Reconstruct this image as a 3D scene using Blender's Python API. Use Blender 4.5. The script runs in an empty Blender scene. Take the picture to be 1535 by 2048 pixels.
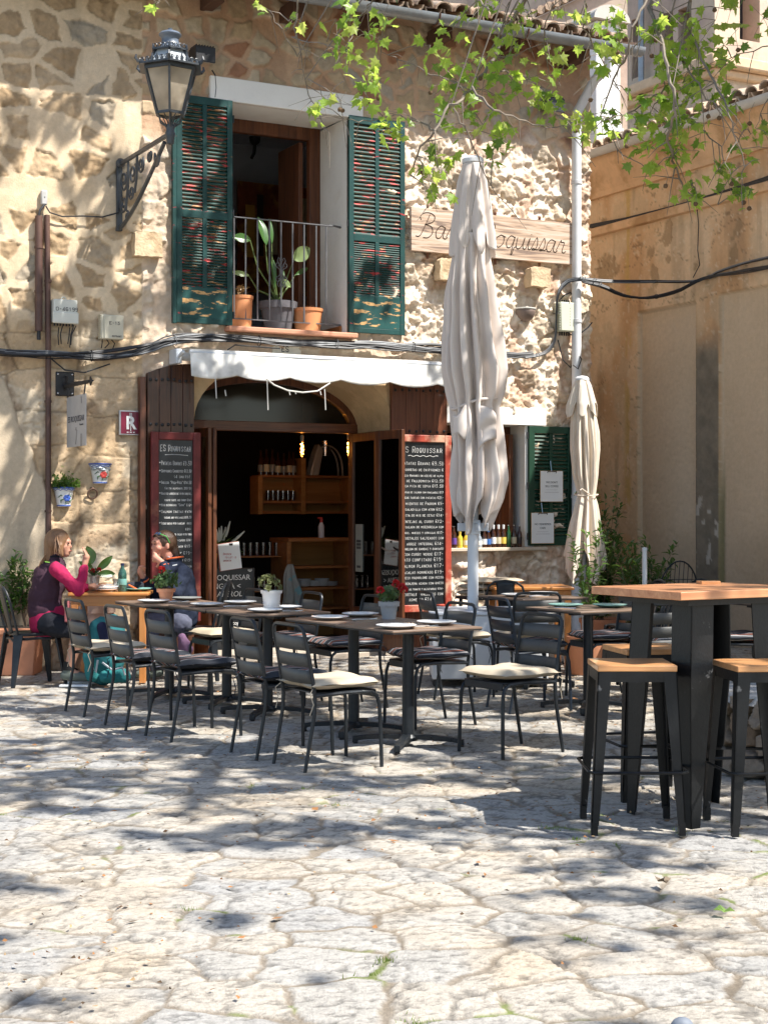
import bpy, bmesh, math, random
import numpy as np
from mathutils import Vector, Matrix, Euler
R = math.radians
random.seed(7)
S = bpy.context.scene
COL = S.collection
# World frame: x runs along the facade, y goes into it (facade at y=0), z up; origin at the facade's right corner.
ANG = R(28.0); FPX = 3100.0; CXP = 767.5; HYP = 1020.0; CAMH = 1.47
CAM = Vector((-9.994, -13.98, CAMH))
RT = Vector((math.cos(ANG), -math.sin(ANG), 0)); FW = Vector((math.sin(ANG), math.cos(ANG), 0))
# ---------------------------------------------------------------- camera
cd = bpy.data.cameras.new('camera'); cam = bpy.data.objects.new('camera', cd); COL.objects.link(cam)
cam.location = CAM; cam.rotation_euler = (R(90), 0, -ANG)
cd.sensor_fit = 'VERTICAL'; cd.sensor_height = 24; cd.lens = FPX/2048*24
cd.shift_y = -4/2048; cd.clip_start = 0.1; cd.clip_end = 2000
S.camera = cam
# ---------------------------------------------------------------- light
SUN = Vector((0.735, -1.0, 1.75)).normalized()          # towards the sun
w = bpy.data.worlds.new('World'); S.world = w; w.use_nodes = True
nt = w.node_tree; nt.nodes.clear()
sk = nt.nodes.new('ShaderNodeTexSky'); sk.sky_type = 'NISHITA'; sk.sun_disc = False
sk.sun_elevation = math.asin(SUN.z); sk.sun_rotation = math.atan2(SUN.x, SUN.y)
bg = nt.nodes.new('ShaderNodeBackground'); bg.inputs[1].default_value = 0.12
wo = nt.nodes.new('ShaderNodeOutputWorld')
nt.links.new(sk.outputs[0], bg.inputs[0]); nt.links.new(bg.outputs[0], wo.inputs[0])
ld = bpy.data.lights.new('sun', 'SUN'); ld.energy = 5.0; ld.angle = R(0.6); ld.color = (1, .96, .90)
lo = bpy.data.objects.new('sun', ld); COL.objects.link(lo)
lo.rotation_euler = SUN.to_track_quat('Z', 'Y').to_euler(); lo.location = (0, -5, 20)
S.view_settings.view_transform = 'Standard'; S.view_settings.look = 'None'
S.view_settings.exposure = 0.95; S.view_settings.gamma = 1
try:
    S.cycles.max_bounces = 8; S.cycles.transparent_max_bounces = 12; S.cycles.diffuse_bounces = 4
    S.cycles.caustics_reflective = False; S.cycles.caustics_refractive = False; S.cycles.sample_clamp_indirect = 4
except Exception: pass

# ---------------------------------------------------------------- measuring helpers
def P(px, py, Y):
    "the place that shows at photo pixel px,py when it stands Y metres in front of the camera"
    return CAM + RT*((px-CXP)/FPX*Y) + FW*Y + Vector((0, 0, -(py-HYP)/FPX*Y))
def G(px, py, z=0):
    return P(px, py, (CAMH-z)*FPX/(py-HYP))
def CW(X, Y, z=0):
    "camera-plan coordinates (right, forward) to world"
    return CAM*1.0 + RT*X + FW*Y + Vector((0, 0, z-CAMH))
def W(px, py, off=0):
    "facade-parallel plane y=-off -> x,z"
    t = (px-CXP)/FPX; d = RT*t + FW
    Y = (-off-CAM.y)/d.y
    p = P(px, py, Y); return p.x, p.z
def V(px, py, xx):
    "plane x=xx (right building) -> y,z"
    t = (px-CXP)/FPX; d = RT*t + FW
    Y = (xx-CAM.x)/d.x
    p = P(px, py, Y); return p.y, p.z

# ---------------------------------------------------------------- numpy noise
def _h(ix, iy, s):
    ix = ix.astype(np.int64); iy = iy.astype(np.int64)
    n = (ix*374761393 + iy*668265263 + s*1442695041) & 0x7fffffff
    n = ((n ^ (n >> 13))*1274126177) & 0x7fffffff
    n = ((n ^ (n >> 16))*668265263) & 0x7fffffff
    return (n ^ (n >> 15) & 0xffffff)/float(0x7fffffff)
def vn(x, y, s=0):
    ix = np.floor(x); iy = np.floor(y); fx = x-ix; fy = y-iy
    fx = fx*fx*(3-2*fx); fy = fy*fy*(3-2*fy)
    a = _h(ix, iy, s); b = _h(ix+1, iy, s); c = _h(ix, iy+1, s); d = _h(ix+1, iy+1, s)
    return (a*(1-fx)+b*fx)*(1-fy)+(c*(1-fx)+d*fx)*fy
def fbm(x, y, s=0, o=4, g=.5):
    t = 0; a = 1; n = 0
    for i in range(o):
        t = t+a*vn(x*2**i+i*17.3, y*2**i-i*9.1, s+i); n += a; a *= g
    return t/n
def vor(x, y, jit=.8, s=0):
    "jittered-grid cells: distance to the nearest border, cell id, offset to the cell point"
    ix = np.floor(x); iy = np.floor(y)
    f1 = np.full(x.shape, 9.); f2 = np.full(x.shape, 9.); cid = np.zeros(x.shape)
    p1x = np.zeros(x.shape); p1y = np.zeros(x.shape); p2x = np.zeros(x.shape); p2y = np.zeros(x.shape)
    for dx in (-2, -1, 0, 1, 2):
        for dy in (-1, 0, 1):
            cx = ix+dx; cy = iy+dy
            rx = cx+.5+jit*(_h(cx, cy, s)-.5); ry = cy+.5+jit*(_h(cx, cy, s+91)-.5)
            d = (rx-x)**2+(ry-y)**2; idd = _h(cx, cy, s+177)
            m = d < f1; m2 = (~m) & (d < f2)
            f2 = np.where(m, f1, np.where(m2, d, f2)); p2x = np.where(m, p1x, np.where(m2, rx, p2x)); p2y = np.where(m, p1y, np.where(m2, ry, p2y))
            f1 = np.where(m, d, f1); p1x = np.where(m, rx, p1x); p1y = np.where(m, ry, p1y); cid = np.where(m, idd, cid)
    e = (f2-f1)/(2*np.sqrt((p2x-p1x)**2+(p2y-p1y)**2)+1e-6)
    return e, cid, x-p1x, y-p1y
def ss(a, b, x): t = np.clip((x-a)/(b-a), 0, 1); return t*t*(3-2*t)
def mixc(a, b, t): return a*(1-t)[..., None]+b*t[..., None]
def C3(*c): return np.array(c, dtype=float)

# ---------------------------------------------------------------- materials
MATS = {}
def new_mat(name):
    m = bpy.data.materials.new(name); m.use_nodes = True
    n = m.node_tree.nodes; b = n['Principled BSDF']; return m, m.node_tree, b
def pm(name, col, rough=.6, metal=0., var=.12, ns=6., bump=.15, bs=60., col2=None, thr=(.45, .6), spec=.4, trans=0, stretch=None, coat=0, alpha=1):
    "one procedural surface: noise-varied colour (optionally a second colour showing in patches) and fine bump"
    if name in MATS: return MATS[name]
    m, t, b = new_mat(name); N = t.nodes; L = t.links
    tc = N.new('ShaderNodeTexCoord'); src = tc.outputs['Object']
    if stretch:
        mp = N.new('ShaderNodeMapping'); mp.inputs['Scale'].default_value = stretch; L.new(src, mp.inputs[0]); src = mp.outputs[0]
    n1 = N.new('ShaderNodeTexNoise'); n1.inputs['Scale'].default_value = ns; n1.inputs['Detail'].default_value = 8; n1.inputs['Roughness'].default_value = .65
    L.new(src, n1.inputs[0])
    cr = N.new('ShaderNodeValToRGB'); e = cr.color_ramp.elements
    e[0].position = .3; e[0].color = [c*(1-var) for c in col]+[1]; e[1].position = .7; e[1].color = [min(1, c*(1+var)) for c in col]+[1]
    L.new(n1.outputs[0], cr.inputs[0]); out = cr.outputs[0]
    if col2:
        n2 = N.new('ShaderNodeTexNoise'); n2.inputs['Scale'].default_value = ns*.55; n2.inputs['Detail'].default_value = 7; n2.inputs['Roughness'].default_value = .62
        mp2 = N.new('ShaderNodeMapping'); mp2.inputs['Location'].default_value = (3.1, 7.7, 1.9); L.new(src, mp2.inputs[0]); L.new(mp2.outputs[0], n2.inputs[0])
        mr = N.new('ShaderNodeMapRange'); mr.inputs[1].default_value = thr[0]; mr.inputs[2].default_value = thr[1]; L.new(n2.outputs[0], mr.inputs[0])
        mx = N.new('ShaderNodeMix'); mx.data_type = 'RGBA'; L.new(mr.outputs[0], mx.inputs[0]); L.new(out, mx.inputs[6]); mx.inputs[7].default_value = list(col2)+[1]; out = mx.outputs[2]
    L.new(out, b.inputs['Base Color'])
    b.inputs['Roughness'].default_value = rough; b.inputs['Metallic'].default_value = metal; b.inputs['Specular IOR Level'].default_value = spec
    b.inputs['Transmission Weight'].default_value = trans; b.inputs['Coat Weight'].default_value = coat
    if bump:
        n3 = N.new('ShaderNodeTexNoise'); n3.inputs['Scale'].default_value = bs; n3.inputs['Detail'].default_value = 5; L.new(src, n3.inputs[0])
        bp = N.new('ShaderNodeBump'); bp.inputs['Strength'].default_value = bump; bp.inputs['Distance'].default_value = .01
        L.new(n3.outputs[0], bp.inputs['Height']); L.new(bp.outputs[0], b.inputs['Normal'])
    MATS[name] = m; return m
def vcol_mat(name, rough=.85, var=.25, ns=45., bump=.5, bs=90., dist=.012, spec=.25):
    "stone whose own colours are stored per point; fine grain, pits and bump come from the shader"
    if name in MATS: return MATS[name]
    m, t, b = new_mat(name); N = t.nodes; L = t.links
    at = N.new('ShaderNodeAttribute'); at.attribute_name = 'tint'
    tc = N.new('ShaderNodeTexCoord')
    n1 = N.new('ShaderNodeTexNoise'); n1.inputs['Scale'].default_value = ns; n1.inputs['Detail'].default_value = 10; n1.inputs['Roughness'].default_value = .75
    L.new(tc.outputs['Object'], n1.inputs[0])
    cr = N.new('ShaderNodeValToRGB'); e = cr.color_ramp.elements
    e[0].position = .3; e[0].color = (1-var*1.3,)*3+(1,); e[1].position = .72; e[1].color = (1+var*.6,)*3+(1,)
    L.new(n1.outputs[0], cr.inputs[0])
    mx = N.new('ShaderNodeMix'); mx.data_type = 'RGBA'; mx.blend_type = 'MULTIPLY'; mx.inputs[0].default_value = 1; mx.clamp_result = False
    L.new(at.outputs['Color'], mx.inputs[6]); L.new(cr.outputs[0], mx.inputs[7]); L.new(mx.outputs[2], b.inputs['Base Color'])
    n2 = N.new('ShaderNodeTexNoise'); n2.inputs['Scale'].default_value = bs; n2.inputs['Detail'].default_value = 8; n2.inputs['Roughness'].default_value = .7; L.new(tc.outputs['Object'], n2.inputs[0])
    bp = N.new('ShaderNodeBump'); bp.inputs['Strength'].default_value = bump; bp.inputs['Distance'].default_value = dist
    L.new(n2.outputs[0], bp.inputs['Height']); L.new(bp.outputs[0], b.inputs['Normal'])
    b.inputs['Roughness'].default_value = rough; b.inputs['Specular IOR Level'].default_value = spec
    MATS[name] = m; return m
def wood(name, c1, c2, rough=.5, axis='x', sc=6., bump=.3, coat=0):
    "wood grain drawn out along one axis"
    if name in MATS: return MATS[name]
    m, t, b = new_mat(name); N = t.nodes; L = t.links
    tc = N.new('ShaderNodeTexCoord'); mp = N.new('ShaderNodeMapping')
    k = {'x': (.12, 2, 2), 'y': (2, .12, 2), 'z': (2, 2, .12)}[axis]; mp.inputs['Scale'].default_value = [q*sc for q in k]
    L.new(tc.outputs['Object'], mp.inputs[0])
    n1 = N.new('ShaderNodeTexNoise'); n1.inputs['Scale'].default_value = 2.2; n1.inputs['Detail'].default_value = 9; n1.inputs['Roughness'].default_value = .7; n1.inputs['Distortion'].default_value = .6; L.new(mp.outputs[0], n1.inputs[0])
    cr = N.new('ShaderNodeValToRGB'); e = cr.color_ramp.elements; e[0].position = .35; e[0].color = list(c1)+[1]; e[1].position = .65; e[1].color = list(c2)+[1]
    L.new(n1.outputs[0], cr.inputs[0]); L.new(cr.outputs[0], b.inputs['Base Color'])
    bp = N.new('ShaderNodeBump'); bp.inputs['Strength'].default_value = bump; bp.inputs['Distance'].default_value = .004; L.new(n1.outputs[0], bp.inputs['Height']); L.new(bp.outputs[0], b.inputs['Normal'])
    b.inputs['Roughness'].default_value = rough; b.inputs['Coat Weight'].default_value = coat; b.inputs['Specular IOR Level'].default_value = .35
    MATS[name] = m; return m
def glass(name, col=(1, 1, 1), rough=.02, a=.25):
    "thin pane: mostly clear with a gloss"
    if name in MATS: return MATS[name]
    m, t, b = new_mat(name); N = t.nodes; L = t.links
    tr = N.new('ShaderNodeBsdfTransparent'); tr.inputs[0].default_value = list(col)+[1]
    gl = N.new('ShaderNodeBsdfGlossy'); gl.inputs['Roughness'].default_value = rough
    mx = N.new('ShaderNodeMixShader'); lw = N.new('ShaderNodeFresnel'); lw.inputs[0].default_value = 1.5
    ad = N.new('ShaderNodeMath'); ad.operation = 'ADD'; ad.inputs[1].default_value = a*.3; L.new(lw.outputs[0], ad.inputs[0])
    L.new(ad.outputs[0], mx.inputs[0]); L.new(tr.outputs[0], mx.inputs[1]); L.new(gl.outputs[0], mx.inputs[2])
    L.new(mx.outputs[0], N['Material Output'].inputs[0]); MATS[name] = m; return m
def leafm(name, col, tcol, mixf=.45, rough=.45):
    if name in MATS: return MATS[name]
    m, t, b = new_mat(name); N = t.nodes; L = t.links
    tc = N.new('ShaderNodeTexCoord'); n1 = N.new('ShaderNodeTexNoise'); n1.inputs['Scale'].default_value = 5; n1.inputs['Detail'].default_value = 3; L.new(tc.outputs['Object'], n1.inputs[0])
    cr = N.new('ShaderNodeValToRGB'); e = cr.color_ramp.elements; e[0].position = .35; e[0].color = [c*.6 for c in col]+[1]; e[1].position = .65; e[1].color = [c*1.25 for c in col]+[1]
    L.new(n1.outputs[0], cr.inputs[0]); L.new(cr.outputs[0], b.inputs['Base Color']); b.inputs['Roughness'].default_value = rough
    tl = N.new('ShaderNodeBsdfTranslucent'); tl.inputs[0].default_value = list(tcol)+[1]
    mx = N.new('ShaderNodeMixShader'); mx.inputs[0].default_value = mixf; L.new(b.outputs[0], mx.inputs[1]); L.new(tl.outputs[0], mx.inputs[2]); L.new(mx.outputs[0], N['Material Output'].inputs[0])
    MATS[name] = m; return m
def emit(name, col, st):
    m, t, b = new_mat(name); b.inputs['Base Color'].default_value = list(col)+[1]; b.inputs['Emission Color'].default_value = list(col)+[1]; b.inputs['Emission Strength'].default_value = st; return m

# ---------------------------------------------------------------- mesh builder
class MB:
    def __init__(s): s.v = []; s.f = []; s.m = []; s.cur = 0
    def add(s, vs, fs):
        o = len(s.v); s.v += [tuple(p) for p in vs]
        for f in fs: s.f.append(tuple(o+i for i in f)); s.m.append(s.cur)
        return s
    def box(s, x0, x1, y0, y1, z0, z1, rot=None, piv=None):
        vs = [Vector((x, y, z)) for x in (x0, x1) for y in (y0, y1) for z in (z0, z1)]
        if rot is not None:
            pv = Vector(piv) if piv else Vector(((x0+x1)/2, (y0+y1)/2, (z0+z1)/2)); M = Euler(rot).to_matrix(); vs = [M@(q-pv)+pv for q in vs]
        return s.add(vs, [(0, 1, 3, 2), (4, 6, 7, 5), (0, 4, 5, 1), (2, 3, 7, 6), (0, 2, 6, 4), (1, 5, 7, 3)])
    def bar(s, a, b, w, h, up=(0, 0, 1), w2=None, h2=None):
        a = Vector(a); b = Vector(b); d = (b-a).normalized(); u = Vector(up); x = d.cross(u)
        if x.length < 1e-4: x = d.cross(Vector((1, 0, 0)))
        x.normalize(); u = x.cross(d); w2 = w if w2 is None else w2; h2 = h if h2 is None else h2
        vs = [a+x*i*w/2+u*j*h/2 for i, j in ((-1, -1), (1, -1), (1, 1), (-1, 1))]+[b+x*i*w2/2+u*j*h2/2 for i, j in ((-1, -1), (1, -1), (1, 1), (-1, 1))]
        return s.add(vs, [(0, 3, 2, 1), (4, 5, 6, 7), (0, 1, 5, 4), (1, 2, 6, 5), (2, 3, 7, 6), (3, 0, 4, 7)])
    def tube(s, pts, r, n=8, cap=True, closed=False):
        pts = [Vector(p) for p in pts]; k = len(pts); rs = r if isinstance(r, (list, tuple)) else [r]*k
        ref = None; vs = []
        for i in range(k):
            a = pts[i-1] if (i > 0 or closed) else pts[i]; b = pts[(i+1) % k] if (i < k-1 or closed) else pts[i]
            d = (b-a); d = d.normalized() if d.length > 1e-9 else Vector((0, 0, 1))
            if ref is None: ref = d.orthogonal().normalized()
            else:
                ref = ref-d*ref.dot(d); ref = ref.normalized() if ref.length > 1e-6 else d.orthogonal().normalized()
            w = d.cross(ref)
            for j in range(n):
                t = 2*math.pi*j/n; vs.append(pts[i]+(ref*math.cos(t)+w*math.sin(t))*rs[i])
        fs = []
        for i in range(k if closed else k-1):
            for j in range(n):
                a = i*n+j; b = i*n+(j+1) % n; c = ((i+1) % k)*n+(j+1) % n; d = ((i+1) % k)*n+j; fs.append((a, b, c, d))
        if cap and not closed: fs += [tuple(range(n))[::-1], tuple((k-1)*n+j for j in range(n))]
        return s.add(vs, fs)
    def lathe(s, prof, c=(0, 0, 0), n=20, M=None):
        vs = []; k = len(prof)
        for r, z in prof:
            for j in range(n):
                t = 2*math.pi*j/n; q = Vector((r*math.cos(t), r*math.sin(t), z)); q = M@q if M else q; vs.append(q+Vector(c))
        fs = [(i*n+j, i*n+(j+1) % n, (i+1)*n+(j+1) % n, (i+1)*n+j) for i in range(k-1) for j in range(n)]
        if prof[0][0] > 1e-5: fs.append(tuple(range(n))[::-1])
        if prof[-1][0] > 1e-5: fs.append(tuple((k-1)*n+j for j in range(n)))
        return s.add(vs, fs)
    def ball(s, c, r, n=10, sc=(1, 1, 1), M=None):
        c = Vector(c); h = max(4, n//2+1)
        M0 = Matrix.Diagonal(Vector(sc)); M1 = (M@M0) if M else M0
        return s.lathe([(r*math.sin(math.pi*i/h), -r*math.cos(math.pi*i/h)) for i in range(h+1)], c, n, M1)
    def prism(s, poly, t0, t1, ax='y'):
        "extrude a 2D outline: ax y -> outline in x,z ; ax x -> outline in y,z ; ax z -> outline in x,y"
        f = {'y': lambda a, b, t: (a, t, b), 'x': lambda a, b, t: (t, a, b), 'z': lambda a, b, t: (a, b, t)}[ax]
        n = len(poly); vs = [f(a, b, t0) for a, b in poly]+[f(a, b, t1) for a, b in poly]
        return s.add(vs, [tuple(range(n)), tuple(range(n, 2*n))[::-1]]+[(i, i+n, (i+1) % n+n, (i+1) % n) for i in range(n)])
    def grid(s, fn, nu, nv, wu=False):
        vs = [fn(i/nu, j/nv) for i in range(nu+(0 if wu else 1)) for j in range(nv+1)]; m = nv+1; k = nu if wu else nu+1
        return s.add(vs, [(i*m+j, ((i+1) % k)*m+j, ((i+1) % k)*m+j+1, i*m+j+1) for i in range(nu) for j in range(nv)])
    def xf(s, M):
        s.v = [tuple(M@Vector(p)) for p in s.v]; return s
    def build(s, name, mats, parent=None, smooth=True, bevel=0, loc=None, rot=None, sub=0, solid=0, ang=40):
        me = bpy.data.meshes.new(name); me.from_pydata(s.v, [], s.f)
        mats = mats if isinstance(mats, (list, tuple)) else [mats]
        for m in mats: me.materials.append(m)
        if len(mats) > 1: me.polygons.foreach_set('material_index', s.m)
        bm = bmesh.new(); bm.from_mesh(me); bmesh.ops.recalc_face_normals(bm, faces=bm.faces); bm.to_mesh(me); bm.free()
        if smooth:
            me.polygons.foreach_set('use_smooth', [True]*len(me.polygons)); me.set_sharp_from_angle(angle=R(ang))
        me.update(); o = bpy.data.objects.new(name, me); COL.objects.link(o)
        if parent: o.parent = parent
        if loc is not None: o.location = loc
        if rot is not None: o.rotation_euler = rot
        if solid:
            q = o.modifiers.new('thickness', 'SOLIDIFY'); q.thickness = solid; q.offset = 0
        if bevel:
            q = o.modifiers.new('edge', 'BEVEL'); q.width = bevel; q.segments = 2; q.limit_method = 'ANGLE'; q.angle_limit = R(50); q.harden_normals = False
        if sub:
            q = o.modifiers.new('round', 'SUBSURF'); q.levels = sub; q.render_levels = sub
        return o
def tag(o, label=None, cat=None, group=None, kind=None):
    if label: o['label'] = label
    if cat: o['category'] = cat
    if group: o['group'] = group
    if kind: o['kind'] = kind
    return o
def thing(name, label, cat, loc=(0, 0, 0), rz=0, group=None):
    o = bpy.data.objects.new(name, None); COL.objects.link(o); o.location = loc; o.rotation_euler = (0, 0, rz); o.empty_display_size = .1
    return tag(o, label, cat, group)
KIDS = {}
def dup(root, loc, rz, label=None, group=None, skip=()):
    c = root.copy(); COL.objects.link(c); c.location = loc; c.rotation_euler = (0, 0, rz)
    if label: c['label'] = label
    if group: c['group'] = group
    def rec(o, n):
        for ch in [q for q in bpy.data.objects if q.parent == o]:
            if any(ch.name.startswith(t) for t in skip): continue
            d = ch.copy(); COL.objects.link(d); d.parent = n; rec(ch, d)
    rec(root, c); return c
def fastmesh(name, verts, faces4, mats, cols=None, smooth=True):
    me = bpy.data.meshes.new(name); nv = len(verts); nf = len(faces4)
    me.vertices.add(nv); me.vertices.foreach_set('co', np.asarray(verts, dtype=np.float32).ravel())
    k = faces4.shape[1]
    me.loops.add(nf*k); me.loops.foreach_set('vertex_index', faces4.astype(np.int32).ravel())
    me.polygons.add(nf); me.polygons.foreach_set('loop_start', np.arange(0, nf*k, k, dtype=np.int32))
    me.update(calc_edges=True)
    if smooth: me.polygons.foreach_set('use_smooth', np.ones(nf, dtype=bool))
    if cols is not None:
        a = me.attributes.new('tint', 'FLOAT_COLOR', 'POINT'); c4 = np.ones((nv, 4), dtype=np.float32); c4[:, :3] = cols; a.data.foreach_set('color', c4.ravel())
    for m in (mats if isinstance(mats, (list, tuple)) else [mats]): me.materials.append(m)
    me.update(); o = bpy.data.objects.new(name, me); COL.objects.link(o); return o
def gridfaces(nx, ny, keep=None):
    i, j = np.meshgrid(np.arange(nx-1), np.arange(ny-1), indexing='ij'); a = i*ny+j
    f = np.stack([a, a+ny, a+ny+1, a+1], -1).reshape(-1, 4)
    return f if keep is None else f[keep.reshape(-1)]

# ---------------------------------------------------------------- single-stroke lettering
GL = {'A': '002640|1232', 'B': '00063645443303|33424130 00', 'C': '4536160501103041', 'D': '0006264542200 0', 'E': '46060040|0333', 'F': '460600|0333', 'G': '453616050110304143 23', 'H': '0006|4046|0343',
 'I': '2026', 'J': '4641301001', 'K': '0006|4603|1340', 'L': '060040', 'M': '0006234640', 'N': '00064046', 'O': '103041453616050110', 'P': '000636454333 03', 'Q': '103041453616050110|2240', 'R': '0006364543330 3|2340',
 'S': '4536160504133342413010 01', 'T': '0646|2620', 'U': '060110304146', 'V': '062046', 'W': '0610233046', 'X': '0046|0640', 'Y': '062346|2320', 'Z': '06460040', '0': '103041453616050110', '1': '152620', '2': '053616 3645430040', '3': '06461433424130100 1',
 '4': '30360141', '5': '46060333424130 00', '6': '453616050110304142330 3', '7': '064610', '8': '133645443313020110304142 33|130405163645', '9': '4313040516364541301 0', '-': '1333', '.': '2021', ',': '2110', "'": '2625', '"': '1615|3635', '/': '0046', '!': '2622|2120',
 '*': '1333|2422', '(': '362432 30', ')': '162412 10', 'E$': '', '~': '0213223443'}
GL['$'] = '4536160501103041|0333|0232'     # euro sign
def strokes(txt, x, y, h, rnd=None, sl=0., adv=.8, j=0.):
    "polylines for a line of capitals; h is the letter height"
    out = []; k = h/6.0; wd = 4*k*adv; cx = x
    for ch in txt:
        sc = 1.0
        if ch.islower(): sc = .76
        g = GL.get(ch.upper())
        if g:
            for pl in g.replace(' ', '').split('|'):
                pts = []
                for i in range(0, len(pl)-1, 2):
                    a = int(pl[i])*k*adv*sc; b = int(pl[i+1])*k*sc
                    if rnd: a += rnd.uniform(-j, j)*h; b += rnd.uniform(-j, j)*h
                    pts.append((cx+a+sl*b, y+b))
                if len(pts) > 1: out.append(pts)
        cx += (wd*sc+2.0*k) if ch != ' ' else 3.4*k
    return out, cx
def stroke_mesh(mb, polys, w, z=0.0, t=.0012):
    "flat chalk strokes in the local x-z plane, facing -y"
    for pl in polys:
        for (a, b) in zip(pl[:-1], pl[1:]):
            dx = b[0]-a[0]; dz = b[1]-a[1]; l = math.hypot(dx, dz) or 1e-6; ex = dx/l*w*.4; ez = dz/l*w*.4; nx = -dz/l*w/2; nz = dx/l*w/2
            mb.add([(a[0]-ex+nx, z-t, a[1]-ez+nz), (a[0]-ex-nx, z-t, a[1]-ez-nz), (b[0]+ex-nx, z-t, b[1]+ez-nz), (b[0]+ex+nx, z-t, b[1]+ez+nz)], [(0, 1, 2, 3)])
def font_part(name, txt, size, mat, parent, loc, rot=(R(90), 0, 0), shear=0, align='CENTER', ext=.0006, off=0):
    cu = bpy.data.curves.new(name, 'FONT'); cu.body = txt; cu.size = size; cu.align_x = align; cu.extrude = ext; cu.shear = shear; cu.offset = off; cu.resolution_u = 3
    o = bpy.data.objects.new(name+'_curve', cu); COL.objects.link(o)
    dg = bpy.context.evaluated_depsgraph_get(); me = bpy.data.meshes.new_from_object(o.evaluated_get(dg)); bpy.data.objects.remove(o)
    me.name = name; me.materials.clear(); me.materials.append(mat)
    q = bpy.data.objects.new(name, me); COL.objects.link(q); q.parent = parent; q.location = loc; q.rotation_euler = rot; return q
# organic bodies: overlapping tapered limbs fused into one skin
def organic(name, prims, mat, parent=None, vox=.01, sm=6, fac=.6, folds=None):
    if folds is None: folds = .026 if name in ('vest', 'sleeve', 'shirt_hem', 'shorts', 'jacket', 'trousers', 'pack', 'front_pocket', 'bag') else 0
    mb = MB()
    for p in prims:
        if p[0] == 'c':
            _, a, ra, b, rb = p; a = Vector(a); b = Vector(b); d = b-a; L = max(d.length, 1e-5); pts = []; rs = []
            dn = d/L
            for i in range(5): t = math.pi/2*i/4; pts.append(a-dn*ra*math.cos(t)); rs.append(max(1e-4, ra*math.sin(t)))
            for i in range(5): t = math.pi/2*i/4; pts.append(b+dn*rb*math.sin(t)); rs.append(max(1e-4, rb*math.cos(t)))
            mb.tube(pts, rs, 12)
        else:
            _, c, r, sc = p[:4]; M = Euler(p[4]).to_matrix() if len(p) > 4 else None
            mb.ball(c, r, 14, sc, M)
    o = mb.build(name, mat, parent, smooth=True, ang=180)
    q = o.modifiers.new('fuse', 'REMESH'); q.mode = 'VOXEL'; q.voxel_size = vox; q.use_smooth_shade = True
    q = o.modifiers.new('ease', 'SMOOTH'); q.iterations = sm; q.factor = fac
    if folds:
        tx = bpy.data.textures.get('cloth_folds') or bpy.data.textures.new('cloth_folds', 'CLOUDS'); tx.noise_scale = .075; tx.noise_depth = 2
        q = o.modifiers.new('folds', 'DISPLACE'); q.texture = tx; q.strength = folds; q.mid_level = .5; q.texture_coords = 'LOCAL'
    return o
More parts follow.
